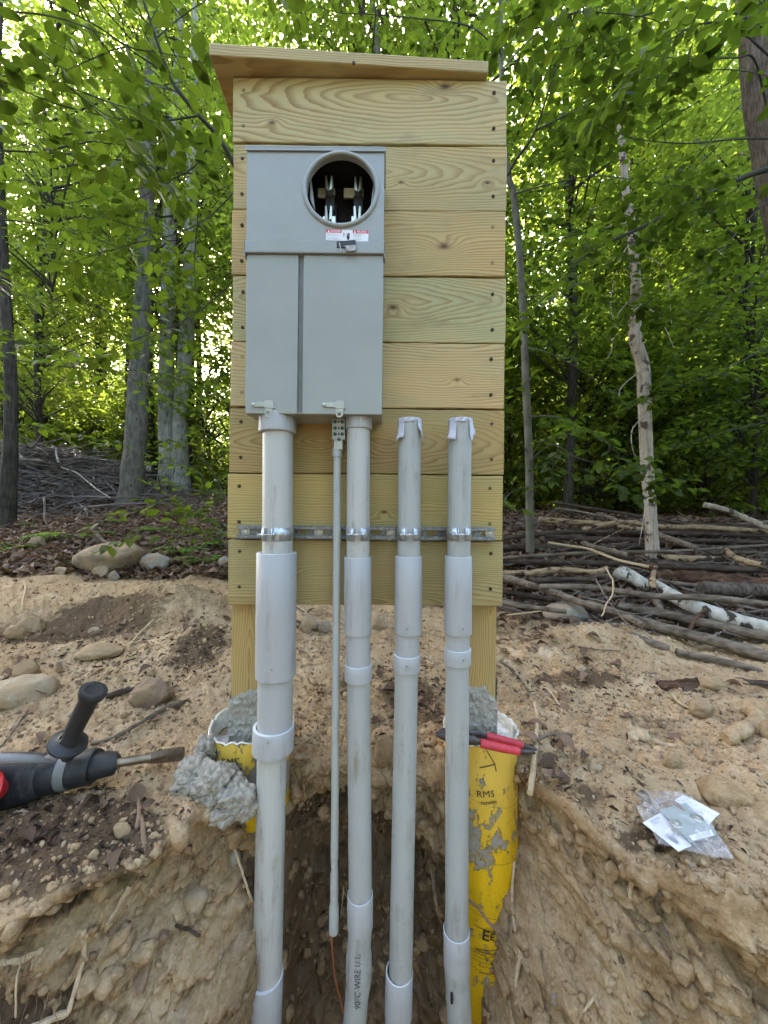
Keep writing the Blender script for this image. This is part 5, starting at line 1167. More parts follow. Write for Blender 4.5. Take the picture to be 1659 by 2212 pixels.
stick(gpts([(290, 1700), (300, 1750), (295, 1800)], .006), .005, .004, M_root, 'brown root running down the left bank below the power tool', seed=15)
stick(gpts([(655, 1330), (640, 1320), (618, 1310)], .02)+[on_ground(600, 1300)], .004, .003, M_logd, 'small dark twig just behind the thickest conduit', seed=16)
# curved root stump at the right
stick([on_ground(1568, 1612)+Vector((0, 0, .012)), on_ground(1600, 1598)+Vector((0, 0, .02)), on_ground(1630, 1580)+Vector((0, 0, .022)), on_ground(1636, 1556)+Vector((0, 0, .02)), on_ground(1618, 1545)+Vector((0, 0, .01))], .020, .030, M_dirt, 'thick curled muddy root stump at the right edge', 'root_stump', 'root stump', n=16, knob=.2, seed=17)
# bark slab and curled leaf
def slab(c, L, Wd, H, rot, mat, label, name, cat, seed, up=.3):
    b = MB(); nx, ny = 16, 8; vs_ = []; M_ = Matrix.Translation(c) @ Matrix.Rotation(rot, 4, 'Z')
    for lay in (0, 1):
        for i in range(nx+1):
            for j in range(ny+1):
                u, v = i/nx-.5, j/ny-.5; w_ = (1-(2*u)**4*.6)*(1+.25*math.sin(u*17+seed)); n_ = float(vnoise(np.array([u*6+seed]), np.array([v*5.]), np.array([seed*1.]))[0])
                vs_.append(M_ @ Vector((u*L, v*Wd*w_, H*(1-(2*v)**2)*(.7+.3*n_)+H*up*u+.004*n_ - lay*.006)))
    m_ = (nx+1)*(ny+1); f_ = [(i*(ny+1)+j, (i+1)*(ny+1)+j, (i+1)*(ny+1)+j+1, i*(ny+1)+j+1) for i in range(nx) for j in range(ny)]
    b.add(vs_, f_+[tuple(reversed([k+m_ for k in x])) for x in f_]); o = b.build(name, mat); top(o); return ident(o, label, cat)
p = on_ground(1465, 1482); slab(p+Vector((0, 0, .004)), .19, .055, .022, .15, M_rot, 'dark curved slab of bark on the dirt in front of the logs', 'bark_slab', 'bark slab', 3)
p = on_ground(1635, 1480); slab(p+Vector((0, 0, .004)), .16, .035, .016, -.35, M_logd, 'narrow bark slab near the right edge in front of the logs', 'bark_slab', 'bark slab', 5)
p = on_ground(1375, 1590); slab(p+Vector((0, 0, .003)), .075, .05, .018, .2, M_twig, 'curled cream dry leaf in the middle of the right dirt', 'dry_leaf', 'dry leaf', 7)
p = on_ground(1390, 1605); slab(p+Vector((.04, -.01, .003)), .10, .022, .010, -.55, M_twig, 'straw coloured torn leaf strip right of the curled cream leaf', 'dry_leaf', 'dry leaf', 8)
p = on_ground(1292, 1556); slab(p+Vector((0, 0, .003)), .03, .018, .008, -.2, M_twig, 'small cream leaf scrap left of the curled leaf', 'dry_leaf', 'dry leaf', 9)
p = on_ground(850, 1560); 
for (px, py, L_, rt, lb) in ((842, 1590, .09, -.9, 'curled brown leaf standing between the second and third conduits'), (655, 1640, .05, .4, 'dry rolled leaf right of the thickest conduit'), (205, 1675, .05, .5, 'pale leaf fragment beneath the power tool'), (1200, 1600, .05, .9, 'reddish leaf against the peeled tan stick')):
    p = on_ground(px, py); slab(p+Vector((0, 0, .004)), L_, L_*.45, .016, rt, M_dry if False else M_logt, lb, 'dry_leaf', 'dry leaf', int(px) % 13)
def wpts(l, out=.008): return [in_wall(*p)-Vector((0, out, 0)) for p in l]
for i_, (l, r0, r1, m_, lb) in enumerate([
    ([(552, 1800), (560, 1805)], .003, .002, M_root, None),
    ([(508, 1855-30), (520, 1880), (540, 1925), (563, 1955)], .0034, .0028, M_rootp, 'pale root crossing the left cut face to the thickest conduit'),
    ([(540, 1925), (548, 1960), (552, 2010)], .0025, .0018, M_rootp, 'thin pale root hanging beside the thickest conduit, left of it'),
    ([(310, 1755), (312, 1800), (316, 1880)], .0055, .004, M_root, 'brown root running down over the left bank edge'),
    ([(285, 1905), (265, 1950), (240, 1985)], .007, .003, M_rootp, 'flat straw coloured root splinter on the left cut face'),
    ([(365, 2000), (330, 2060), (302, 2140)], .013, .009, M_root, 'thick brown broken root standing out of the left cut face'),
    ([(190, 1990), (196, 2040), (180, 2090), (155, 2170)], .005, .004, M_rootp, 'long pale root hanging down the left cut face'),
    ([(0, 2072), (45, 2060), (92, 2045)], .009, .006, M_rootp, 'pale broken root poking out at the left edge of the cut'),
    ([(40, 2230), (90, 2195), (150, 2180)], .008, .005, M_rootp, 'pale root sloping up from the lower left corner'),
    ([(385, 1990), (410, 2005), (435, 2022)], .004, .003, M_logd, 'short dark twig stuck in the left cut face'),
    ([(145, 1840), (165, 1870), (185, 1905)], .003, .002, M_logd, 'thin dark root across the left bank'),
    ([(50, 2060), (48, 2110), (45, 2180)], .002, .0015, M_rootp, 'hair-thin root dangling at the far left of the cut'),
    ([(925, 1860), (935, 1900), (942, 1950), (950, 1985)], .008, .004, M_rootp, 'peeling straw root between the third and fourth conduits'),
    ([(905, 1840), (925, 1870), (945, 1910), (950, 1935)], .004, .002, M_root, 'thin brown root curving between the third and fourth conduits'),
    ([(1005, 1940), (1030, 1960), (1060, 1985), (1090, 2005)], .004, .003, M_root, 'brown root lying across the yellow footing tube'),
    ([(1108, 1850), (1100, 1930), (1110, 2000), (1118, 2050)], .0035, .003, M_rootp, 'thin pale root down the right cut face beside the yellow tube'),
    ([(1119, 2050), (1115, 2085), (1110, 2120)], .0055, .004, M_rootp, 'thicker pale root end hanging beside the yellow tube'),
    ([(1290, 2140), (1260, 2170), (1230, 2225)], .003, .002, M_rootp, 'fine root loop low in the right cut face'),
    ([(1415, 1925), (1422, 1960), (1428, 2010)], .006, .005, M_logg, 'grey stick embedded upright in the right bank rim'),
    ([(745, 1880), (738, 1930), (733, 1975)], .0022, .0018, M_rootp, 'thin root hanging between the thin conduit and the second thick one'),
    ([(1355, 1880), (1352, 1905), (1360, 1930)], .006, .003, M_rootp, 'cream leaf stalk curling from a hole in the right bank'),
    ([(640, 1860), (665, 1930), (690, 1990)], .0025, .0015, M_root, 'thin root sagging behind the thickest conduit, right of it'),
    ([(620, 1990), (650, 2030), (700, 2060)], .002, .0015, M_root, 'fine root across the dark back of the trench')]):
    if lb is None: continue
    if 'yellow footing' in lb: pts = [Vector((P(*q_, 1.02).x, 1.022 if k_ < 2 else 1.0, P(*q_, 1.02).z)) for k_, q_ in enumerate(l)]
    else: pts = wpts(l)
    stick(pts, r0, r1, m_, lb, 'root', 'root', seed=40+i_, knob=.35, n=7)
# hair roots
rs_ = np.random.RandomState(77); me = ground.data; co_ = np.empty(len(me.vertices)*3, dtype=np.float32); me.vertices.foreach_get('co', co_); co_ = co_.reshape(-1, 3)
hv = np.empty(len(me.vertices), dtype=np.float32); me.attributes['humus'].data.foreach_get('value', hv)
ok = np.nonzero((co_[:, 2] < -.76) & (co_[:, 2] > -1.35) & (co_[:, 1] > .3))[0]; pr = (.25+np.clip(hv[ok], 0, 1)*2); sel = rs_.choice(ok, 700, p=pr/pr.sum()); b = MB()
for s_ in sel:
    p = Vector(co_[s_]); L_ = rs_.uniform(.02, .10); pts = [p+Vector((0, .01, 0))]; d = Vector((rs_.uniform(-.5, .5), -.5, -.3)).normalized()
    for k in range(5): d = (d+Vector((rs_.uniform(-.5, .5), rs_.uniform(-.15, .12), -.35))).normalized(); pts.append(pts[-1]+d*L_/5)
    b.tube(pts, [.0009, .0009, .0008, .0007, .0006, .0004], 4, False)
o = b.build('rootlets', M_root); ident(o, 'fine hair roots hanging from the cut soil all along the trench face', 'rootlets', kind='stuff')
# ---------------------------------------------------------------- log pile on the right
def c6l(u, v): return 1069.8+u*.3552, 1042.4+v*.3552
def pileY(v): return float(np.interp(v, [100, 200, 300, 400, 500, 700, 900, 1100], [4.5, 4.05, 3.55, 3.15, 2.8, 2.35, 2.02, 1.78]))
LG = 'logs and poles heaped at the right'
def log(uv, w, mat, label, dy=0, taper=.8, seed=1, name='log', cat='log', side=True, YY=None, knob=.1, grp=LG):
    pts = []
    for k, (u, v) in enumerate(uv):
        Y = (YY[k] if YY else pileY(v)+dy); pts.append(P(*c6l(u, v), Y))
    if side:      # run on past the frame
        pass
    Y0 = pts[0].y; r0 = w/2*.3552*Y0/F; r1 = r0*taper*(pts[-1].y/Y0)
    o = stick(pts, r0, r1, mat, label, name, cat, grp, n=12, knob=knob, seed=seed, smoothn=7); return o
log([(30, 462), (330, 440), (640, 425), (1100, 415), (1700, 378), (2100, 350)], 20, M_logg, 'very long thin grey pole running level across the middle of the pile', -.05, .9, 2)
log([(270, 632), (600, 640), (960, 690), (1300, 700), (1700, 745), (2100, 790)], 36, M_logg, 'long smooth grey pole lying over the birch log', -.16, 1.1, 3)
bl = empty('birch_log', P(*c6l(1659, 900), 2.1), 'white birch log slanting down to the right under the grey pole, peeling bark', 'birch log', LG)
def birch(name, pts, rr, parent, mat, seed):
    b = MB(); b.tube([P(*c6l(u, v), Y) for u, v, Y in pts], [r/2*.3552*p[2]/F for r, p in zip(rr, pts)], 20); return b.build(name, mat, parent)
birch('trunk', [(950, 590, 2.52), (980, 615, 2.48), (1060, 675, 2.36), (1150, 730, 2.26), (1300, 788, 2.16), (1500, 848, 2.07), (1700, 895, 2.0), (2100, 980, 1.9)], [20, 44, 72, 84, 92, 86, 80, 74], bl, M_birch, 1)
birch('stub_branch', [(960, 690, 2.40), (1000, 760, 2.33), (1030, 815, 2.28)], [46, 40, 34], bl, M_logg, 2)
o = log([(752, 548), (800, 560), (860, 590), (950, 650)], 92, M_birch, 'short thick broken birch stub with splintered end', -.06, .72, 4, YY=[2.62, 2.6, 2.56, 2.5], knob=.08)
b = MB(); c0 = P(*c6l(752, 545), 2.6)
log([(40, 572), (300, 650), (560, 742), (740, 790), (900, 870)], 42, M_logg, 'lichen spotted grey pole slanting down from the backboard', -.10, .95, 5)
log([(560, 742), (900, 850), (1240, 940), (1700, 1070), (2100, 1180)], 60, M_logg, 'stout brown log at the front of the pile, lower right', 0, 1.2, 6)
log([(730, 745), (1000, 790), (1300, 860), (1700, 945), (2100, 1010)], 52, M_logg, 'brown log lying just under the white birch log', .02, 1.1, 7)
log([(545, 282), (680, 252), (810, 240), (1000, 268), (1300, 275), (1700, 302), (2100, 330)], 30, M_logt, 'pale peeled pole with a blunt left end, upper middle', -.12, 1.1, 8)
log([(265, 225), (450, 240), (640, 252), (900, 290)], 38, M_logt, 'tan log at the top left of the pile', 0, .8, 9)
log([(360, 120), (600, 160), (900, 208), (1150, 250)], 20, M_logd, 'dark slender pole along the top of the pile', -.0, .8, 10)
log([(620, 190), (700, 215), (760, 240)], 26, M_logg, 'short grey branch end poking up near the top', -.1, .8, 11)
log([(990, 318), (1100, 355), (1230, 402)], 38, M_logg, 'short brown log sloping right of the dead snag', -.1, .9, 12)
log([(1270, 135), (1400, 165), (1520, 215), (1700, 290), (2000, 400)], 34, M_dead, 'mottled flaky branch rising to the left at the upper right', -.2, 1.2, 13, YY=[3.6, 3.55, 3.5, 3.4, 3.2])
log([(0, 345), (250, 315), (480, 300), (900, 305), (1400, 318), (1800, 330)], 30, M_logd, 'long dark damp pole in the upper layer', -.02, .9, 14)
log([(320, 366), (450, 385), (560, 402), (650, 435), (760, 475), (935, 512)], 16, M_twig, 'slender peeled tan branch arching down to the right', -.16, 1.1, 15, name='branch', cat='branch')
log([(540, 368), (600, 392), (690, 412), (800, 440)], 36, M_logg, 'short log with a pale cut end facing left', -.12, .9, 16)
log([(30, 555), (200, 550), (400, 530), (600, 545), (680, 520)], 40, M_logt, 'orange tan log with peeling bark near the backboard', -.05, .8, 17)
log([(220, 602), (400, 592), (600, 590)], 36, M_logd, 'mottled dark log under the orange tan one', -.04, .9, 18)
log([(30, 482), (300, 486), (700, 492), (960, 500)], 36, M_logd, 'dark log in the left middle of the pile', .05, .9, 19)
log([(980, 503), (1200, 515), (1450, 525), (1800, 535), (2100, 545)], 38, M_logd, 'dark speckled log in the right middle of the pile', -.06, 1., 20)
log([(640, 862), (760, 900), (880, 950), (1060, 1015)], 52, M_logg, 'brown log end half buried in the sand in front of the pile', -.04, .9, 21)
log([(1100, 1030), (1300, 1070), (1480, 1110), (1610, 1150)], 42, M_logg, 'grey log half buried in sand at the lower right', -.03, .9, 22)
log([(30, 730), (200, 755), (430, 785)], 36, M_logg, 'short grey log low down next to the backboard', -.02, .8, 23)
log([(70, 806), (250, 785), (430, 765)], 10, M_twig, 'thin pale stick on the ground left of the blue grey boulder', -.0, .8, 24, name='stick', cat='stick')
log([(675, 520), (700, 570), (716, 600), (712, 680), (672, 745), (660, 790), (645, 812)], 10, M_twig, 'thin zigzag cream twig in front of the pile', -.30, .8, 25, name='stick', cat='stick', knob=.2)
log([(612, 585), (640, 640), (690, 722), (760, 810), (820, 882)], 9, M_logg, 'thin straight grey twig leaning in front of the pile', -.30, .8, 26, name='stick', cat='stick')
log([(930, 548), (1200, 580), (1500, 620), (1800, 650), (2200, 690)], 110, M_rot, 'big rotten red brown log deep in the right of the pile', .10, 1.1, 27, knob=.25)
log([(1250, 640), (1450, 650), (1700, 660), (2100, 700)], 86, M_barkold, 'thick dark log with rough bark at the right of the pile', .0, 1.0, 28)
log([(1100, 352), (1400, 358), (1700, 368), (2100, 370)], 30, M_logd, 'dark pole under the pale peeled one at the right', .05, 1, 29)
log([(300, 330), (600, 345), (900, 355)], 36, M_logd, 'dark rotting log behind the dead snag, left', .06, 1, 30)
log([(0, 395), (300, 400), (620, 398), (900, 385)], 40, M_logd, 'thick dark log at the left edge of the pile', .10, .9, 31)
log([(1000, 452), (1180, 465), (1380, 470)], 44, M_logt, 'tan log with curling torn bark in the right middle', .10, 1, 32)
log([(1400, 405), (1450, 450), (1530, 480), (1640, 505)], 30, M_logt, 'twisted peeled branch at the right', -.15, 1.3, 33, name='branch', cat='branch', knob=.3)
log([(600, 372), (700, 320), (800, 270), (860, 225)], 7, M_logt, 'thin straight twig slanting up to the right on top of the pile', -.25, .7, 34, name='stick', cat='stick')
log([(1160, 960), (1190, 880), (1230, 810), (1280, 768)], 18, M_rot, 'red brown bark strip propped across the front logs', -.12, .8, 35, YY=[2.0, 2.02, 2.08, 2.12], name='bark_strip', cat='bark strip', knob=.5)
log([(955, 625), (960, 570), (975, 515)], 34, M_logt, 'shredded tan stump of wood upright beside the birch', -.1, .6, 36, knob=.4, name='wood_stub', cat='wood stub')
log([(360, 155), (500, 175), (640, 205)], 16, M_logg, 'thin grey pole at the very top left of the pile', .05, .9, 37)
log([(1000, 245), (1300, 262), (1700, 240)], 20, M_logg, 'thin pole running level behind the pale peeled one', .10, .9, 38)
log([(30, 655), (200, 690), (420, 720), (620, 760)], 34, M_logd, 'dark log in the lowest layer near the backboard', .12, .9, 39)
log([(1500, 760), (1650, 800), (1900, 850)], 40, M_logd, 'dark log end between the birch and the thick rough log', .12, 1, 40)
_r = random.Random(17)
def nth(k): k += 1; return '%d%s' % (k, 'th' if 10 < k % 100 < 14 else {1: 'st', 2: 'nd', 3: 'rd'}.get(k % 10, 'th'))
for k in range(34):
    v0 = 250+k*18+_r.uniform(-7, 7); u0 = _r.uniform(-40, 1200); ln = _r.uniform(400, 1100); sl = _r.uniform(-.03, .14) if v0 < 560 else _r.uniform(.05, .28)
    if v0 > 600: u0 = _r.uniform(200, 1300)
    log([(u0, v0), (u0+ln/3, v0+ln/3*sl+_r.uniform(-8, 8)), (u0+ln*.66, v0+ln*.66*sl+_r.uniform(-8, 8)), (u0+ln, v0+ln*sl)], _r.uniform(16, 42), (M_logd, M_logg, M_logd, M_rot)[k % 4], '%s plain pole in the thick of the log pile, %s from the top' % (('dark', 'grey brown', 'damp dark', 'rotten red brown')[k % 4], nth(k)), .10+_r.uniform(0, .12), _r.uniform(.6, 1.), 60+k, grp='unremarkable poles within the log pile', knob=.18)
B_ = MB()
for k in range(900):
    u, v = _r.uniform(-30, 1750), _r.uniform(210, 1000); 
    if v > 760 and u < 560: continue
    p = P(*c6l(u, v), pileY(v)+_r.uniform(.06, .26)); p.z = max(p.z, gz(p.x, p.y)+.01); L_ = _r.uniform(.05, .5)**1.0*(.8 if k % 3 else .25); a = _r.gauss(.1, .6); d = Vector((math.cos(a), math.sin(a)*.5, _r.gauss(-.05, .25))).normalized(); r0 = _r.uniform(.002, .008)
    pts = [p-d*L_/2]
    for q in range(3): d = (d+Vector((_r.gauss(0, .15), _r.gauss(0, .1), _r.gauss(0, .12)))).normalized(); pts.append(pts[-1]+d*L_/3)
    B_.tube(pts, [r0, r0, r0*.8, r0*.4], 5, False)
o = B_.build('twig_tangle', M_brush, flat=True); ident(o, 'tangle of small dead twigs and bark shreds between the logs', 'twigs', kind='stuff')
lr = np.random.RandomState(9); ps, ds = [], []
for k in range(1500):
    u, v = lr.uniform(-30, 1750), lr.uniform(260, 900); p = P(*c6l(u, v), pileY(v)+lr.uniform(.08, .30)); ps.append((p.x, p.y, max(p.z, gz(p.x, p.y)+.01)))
n = len(ps); me = leaf_cloud('pile_leaves', np.array(ps), lr.randn(n, 3)*np.array([1, 1, .3]), lr.randn(n, 3)*.6+np.array([0, 0, 1]), lr.uniform(.03, .07, n), lr.rand(n)*.8, .25, True, .5, lr)
o = link_mesh('pile_leaves', me, M_dry); ident(o, 'dead leaves and bark flakes caught among the logs', 'dead leaves', kind='stuff')
# log bases also rest on darker ground

# ---------------------------------------------------------------- trees
def c_n(i): return i
def trunk_mesh(name, pts, rr, mat, parent, n=18, knob=.06, seed=0, fork=None):
    q, r2 = [], []; m_ = len(pts)
    for i in range(m_-1):
        a, b_, c_, d_ = pts[max(i-1, 0)], pts[i], pts[i+1], pts[min(i+2, m_-1)]
        for k in range(8):
            t = k/8; q.append(.5*((2*b_)+(c_-a)*t+(2*a-5*b_+4*c_-d_)*t*t+(3*b_-a-3*c_+d_)*t**3)); r2.append(rr[i]+(rr[i+1]-rr[i])*t)
    q.append(pts[-1]); r2.append(rr[-1]); b = MB(); b.tube(q, r2, n)
    if knob:
        for i, v in enumerate(b.v):
            f_ = float(vnoise(np.array([v.x*4+seed]), np.array([v.y*4.]), np.array([v.z*3.]))[0]); j = min(i//n, len(q)-1); b.v[i] = v+(v-q[j])*f_*knob*2
    return b.build(name, mat, parent)
class Leaves:
    def __init__(s): s.p, s.d, s.n, s.s, s.r = [], [], [], [], []
    def mesh(s, name, mat, parent, near=True, wid=.30, curl=.25):
        off = top_of(parent) if parent else Vector(); rs = np.random.RandomState(3)
        me = leaf_cloud(name, np.array(s.p)-np.array(off), np.array(s.d), np.array(s.n), np.array(s.s), np.array(s.r), wid, near, curl, rs); return link_mesh(name, me, mat, parent)
def spray(L, B, p0, d0, length, lsize, rnd, r0=.004, planen=None, step=.045, sub=True, droop=.15, tone=None):
    """a leafy twig: main axis with alternate leaves and side twigs in a roughly level plane"""
    d = d0.normalized(); pts = [p0]; n_ = max(4, int(length/step)); seg = length/n_; up = planen or Vector((rnd.uniform(-.3, .3), rnd.uniform(-.3, .3), 1)).normalized()
    for i in range(n_):
        d = (d+Vector((rnd.gauss(0, .09), rnd.gauss(0, .09), rnd.gauss(0, .05)-droop*.10))).normalized(); pts.append(pts[-1]+d*seg)
        side = d.cross(up).normalized()*(1 if i % 2 else -1); pt = pts[-1]
        if sub and i > 1 and length > .28 and i < n_-1:
            if rnd.random() < .75: spray(L, B, pt, (d*.8+side*.9+Vector((0, 0, rnd.gauss(0, .12)))), length*(1-i/n_)*.55+.10, lsize, rnd, r0*.55, up, step, length > .8, droop, tone)
        if rnd.random() < .92:
            ld = (d*.55+side*.9+Vector((0, 0, -.25+rnd.gauss(0, .25)))).normalized(); nn = (up+Vector((rnd.gauss(0, .35), rnd.gauss(0, .35), 0))).normalized()
            L.p.append(pt[:]); L.d.append(ld[:]); L.n.append(nn[:]); L.s.append(lsize*rnd.uniform(.6, 1.15)); L.r.append(min(1, max(0, rnd.gauss(tone if tone is not None else .45, .22))))
    L.p.append(pts[-1][:]); L.d.append(d[:]); L.n.append(up[:]); L.s.append(lsize*rnd.uniform(.7, 1.1)); L.r.append(rnd.random()*.8)
    B.tube(pts, [r0*(1-.75*i/n_) for i in range(n_+1)], 5, False)
def cat_pts(pts, k=6):
    q = []
    for i in range(len(pts)-1):
        a, b_, c_, d_ = pts[max(i-1, 0)], pts[i], pts[i+1], pts[min(i+2, len(pts)-1)]
        for j in range(k): t = j/k; q.append(.5*((2*b_)+(c_-a)*t+(2*a-5*b_+4*c_-d_)*t*t+(3*b_-a-3*c_+d_)*t**3))
    q.append(pts[-1]); return q
def limb(L, B, pix, r0, r1, rnd, slen=.5, every=3, lsize=.085, tone=None, droop=.15):
    pts = cat_pts([P(*p) for p in pix]); n_ = len(pts); B.tube(pts, [r0+(r1-r0)*i/(n_-1) for i in range(n_)], 8)
    for i in range(2, n_, every):
        d = (pts[min(i+1, n_-1)]-pts[i-1]).normalized(); side = d.cross(Vector((0, .15, 1))).normalized()*(1 if (i//every) % 2 else -1)
        spray(L, B, pts[i], d*.6+side*.8+Vector((0, rnd.gauss(0, .3), rnd.gauss(-.05, .15))), slen*rnd.uniform(.6, 1.2), lsize, rnd, .0028, tone=tone, droop=droop)
    spray(L, B, pts[-1], pts[-1]-pts[-2], slen, lsize, rnd, .003, tone=tone)
rnd = random.Random(99)
# young beech arching from behind the backboard over the upper left
tb = empty('beech_sapling', on_ground(560, 1262), 'arching young beech rising behind the backboard, its limb crossing the upper left', 'tree')
b0 = tb.location
trunk_mesh('trunk', [b0+Vector((0, 0, -.05)), P(575, 900, 2.1), P(545, 560, 1.9), P(520, 400, 1.8), P(492, 330, 1.72), P(462, 285, 1.68), P(430, 250, 1.64), P(388, 200, 1.6), P(365, 160, 1.58), P(310, 0, 1.5), P(285, -120, 1.45)], [.022, .018, .014, .0115, .0105, .0095, .0085, .0078, .007, .005, .003], M_limb, tb, 10, .03)
L, B = Leaves(), MB()
for pix, r0, sl in [([(430, 250, 1.64), (340, 262, 1.6), (250, 255, 1.55), (160, 235, 1.5)], .004, .34), ([(392, 200, 1.6), (330, 185, 1.7), (270, 175, 1.8)], .004, .4), ([(365, 160, 1.58), (300, 120, 1.5), (215, 60, 1.4), (120, 10, 1.3)], .004, .35),
                    ([(462, 285, 1.68), (420, 360, 1.75), (330, 400, 1.8), (220, 420, 1.85)], .004, .4), ([(520, 400, 1.8), (450, 470, 1.8), (380, 505, 1.75), (320, 520, 1.7)], .0035, .35), ([(340, 80, 1.54), (400, 30, 1.6), (480, -20, 1.6)], .003, .35),
                    ([(330, 60, 1.52), (250, -10, 1.45), (150, -60, 1.4)], .003, .4), ([(545, 560, 1.9), (470, 640, 1.9), (400, 690, 1.85), (330, 720, 1.8)], .0035, .36)]:
    limb(L, B, pix, r0, .0015, rnd, sl, 6, .074, .35)
B.build('branches', M_limb, tb, flat=True); L.mesh('crown', M_lf, tb)
# beech behind the left edge, hanging in from outside
tb = empty('beech_tree', Vector((-2.6, 1.9, gz(-2.6, 1.9))), 'near beech outside the left edge whose big-leaved twigs hang into the upper left corner', 'tree')
b0 = tb.location
trunk_mesh('trunk', [b0+Vector((0, 0, -.05)), b0+Vector((.05, 0, 1.5)), b0+Vector((.1, .1, 3.)), b0+Vector((.1, .1, 5.))], [.09, .07, .055, .03], M_bark, tb, 16, .04)
L, B = Leaves(), MB()
for pix, sl in [([(-350, 250, 1.9), (-120, 180, 1.7), (60, 165, 1.5), (180, 200, 1.4)], .4), ([(-350, 120, 1.9), (-100, 40, 1.6), (80, 30, 1.45), (240, 80, 1.4)], .4), ([(-350, 300, 1.9), (-100, 320, 1.8), (100, 330, 1.75), (250, 345, 1.75)], .42),
                ([(-350, 420, 1.9), (-120, 470, 2.0), (60, 480, 2.1), (220, 520, 2.2)], .45), ([(-350, 560, 2.), (-100, 620, 2.2), (60, 640, 2.3), (260, 665, 2.4)], .5), ([(-300, -50, 1.8), (0, -100, 1.7), (200, -60, 1.6), (380, -30, 1.6)], .4),
                ([(-300, 700, 2.3), (-60, 760, 2.5), (120, 790, 2.6), (280, 800, 2.6)], .5), ([(-250, 850, 2.6), (-60, 900, 2.7), (100, 930, 2.8)], .4)]:
    limb(L, B, pix, .006, .0015, rnd, sl, 7, .080, .35)
B.build('branches', M_limb, tb, flat=True); L.mesh('crown', M_lf, tb)
# low leafy seedlings left of the backboard
tb = empty('beech_seedling', on_ground(470, 1170), 'low leafy seedling left of the backboard near the ground', 'sapling')
L, B = Leaves(), MB(); g0 = tb.location
for pix in [([(500, 1150, 2.6), (440, 1110, 2.55), (370, 1080, 2.5), (300, 1100, 2.45)]), ([(500, 1160, 2.6), (450, 1090, 2.7), (400, 1060, 2.8)]), ([(500, 1100, 2.7), (470, 1040, 2.8), (440, 990, 2.9)]), ([(490, 1180, 2.5), (440, 1150, 2.45), (380, 1140, 2.4), (320, 1150, 2.35)]), ([(510, 1000, 2.9), (480, 940, 3.), (440, 900, 3.1)]), ([(515, 1050, 2.9), (470, 1070, 3.), (420, 1010, 3.2), (370, 1000, 3.3)]), ([(510, 1150, 2.6), (460, 1130, 2.5), (420, 1100, 2.4)]), ([(515, 900, 3.), (470, 830, 3.1), (430, 800, 3.2)])]:
    limb(L, B, pix, .004, .0015, rnd, .28, 4, .075, .5)
B.tube([g0, P(500, 1150, 2.6), P(505, 1000, 2.9), P(515, 850, 3.)], [.01, .008, .006, .004], 8); B.build('stem', M_limb, tb); L.mesh('crown', M_lf, tb)
# sapling right of the backboard
ts = empty('beech_sapling', P(1145, 1190, 3.1), 'thin smooth beech sapling right of the backboard standing in the log pile', 'tree'); b0 = ts.location
TS = [(1145, 1192, 3.1, 9), (1143, 1000, 3.1, 8.5), (1137, 850, 3.1, 8), (1128, 640, 3.1, 7.5), (1112, 440, 3.1, 7), (1098, 380, 3.1, 6.5), (1088, 300, 3.1, 6), (1083, 150, 3.1, 5), (1080, -100, 3.1, 4)]
trunk_mesh('trunk', [P(a, c, d) for a, c, d, r in TS], [r*3.1/F for *_, r in TS], bark('smooth grey sapling bark', (.05, .048, .033), (.15, .14, .10), 6, 24), ts, 14, .02)
L, B = Leaves(), MB()
for pix, r0, sl, ev in [([(1094, 385, 3.1), (1115, 345, 3.0), (1155, 285, 2.8), (1200, 150, 2.6), (1240, 60, 2.5), (1290, -40, 2.4)], .013, .55, 4), ([(1158, 282, 2.8), (1240, 240, 2.6), (1330, 200, 2.4), (1440, 160, 2.3), (1560, 150, 2.2)], .008, .55, 4),
                        ([(1105, 420, 3.1), (1180, 400, 2.9), (1280, 380, 2.7), (1380, 390, 2.5)], .007, .5, 4), ([(1120, 560, 3.1), (1200, 520, 3.0), (1300, 500, 2.8), (1400, 520, 2.7)], .007, .5, 4), ([(1128, 640, 3.1), (1200, 640, 2.9), (1280, 650, 2.8)], .005, .5, 4),
                        ([(1140, 900, 3.1), (1200, 900, 2.8), (1270, 930, 2.6)], .005, .42, 4), ([(1143, 1000, 3.1), (1190, 960, 2.8), (1250, 990, 2.6), (1330, 1010, 2.5)], .005, .38, 4), ([(1143, 980, 3.1), (1110, 940, 2.8), (1095, 900, 2.6)], .004, .4, 4),
                        ([(1145, 1050, 3.1), (1110, 1060, 2.7), (1090, 1080, 2.4)], .004, .3, 4), ([(1085, 250, 3.1), (1120, 130, 2.6), (1150, 20, 2.2)], .006, .5, 4), ([(1085, 150, 3.1), (1150, 80, 2.4), (1230, 30, 2.0), (1330, 30, 1.9)], .006, .5, 4),
                        ([(1130, 750, 3.1), (1180, 760, 2.9), (1240, 790, 2.8)], .004, .4, 4), ([(1085, 120, 3.1), (1020, 60, 2.6), (900, 40, 2.4), (780, 30, 2.3)], .006, .4, 4)]:
    limb(L, B, pix, r0, .002, rnd, sl, ev+2, .080, .42)
B.build('branches', M_limb, ts, flat=True); L.mesh('crown', M_lf, ts)
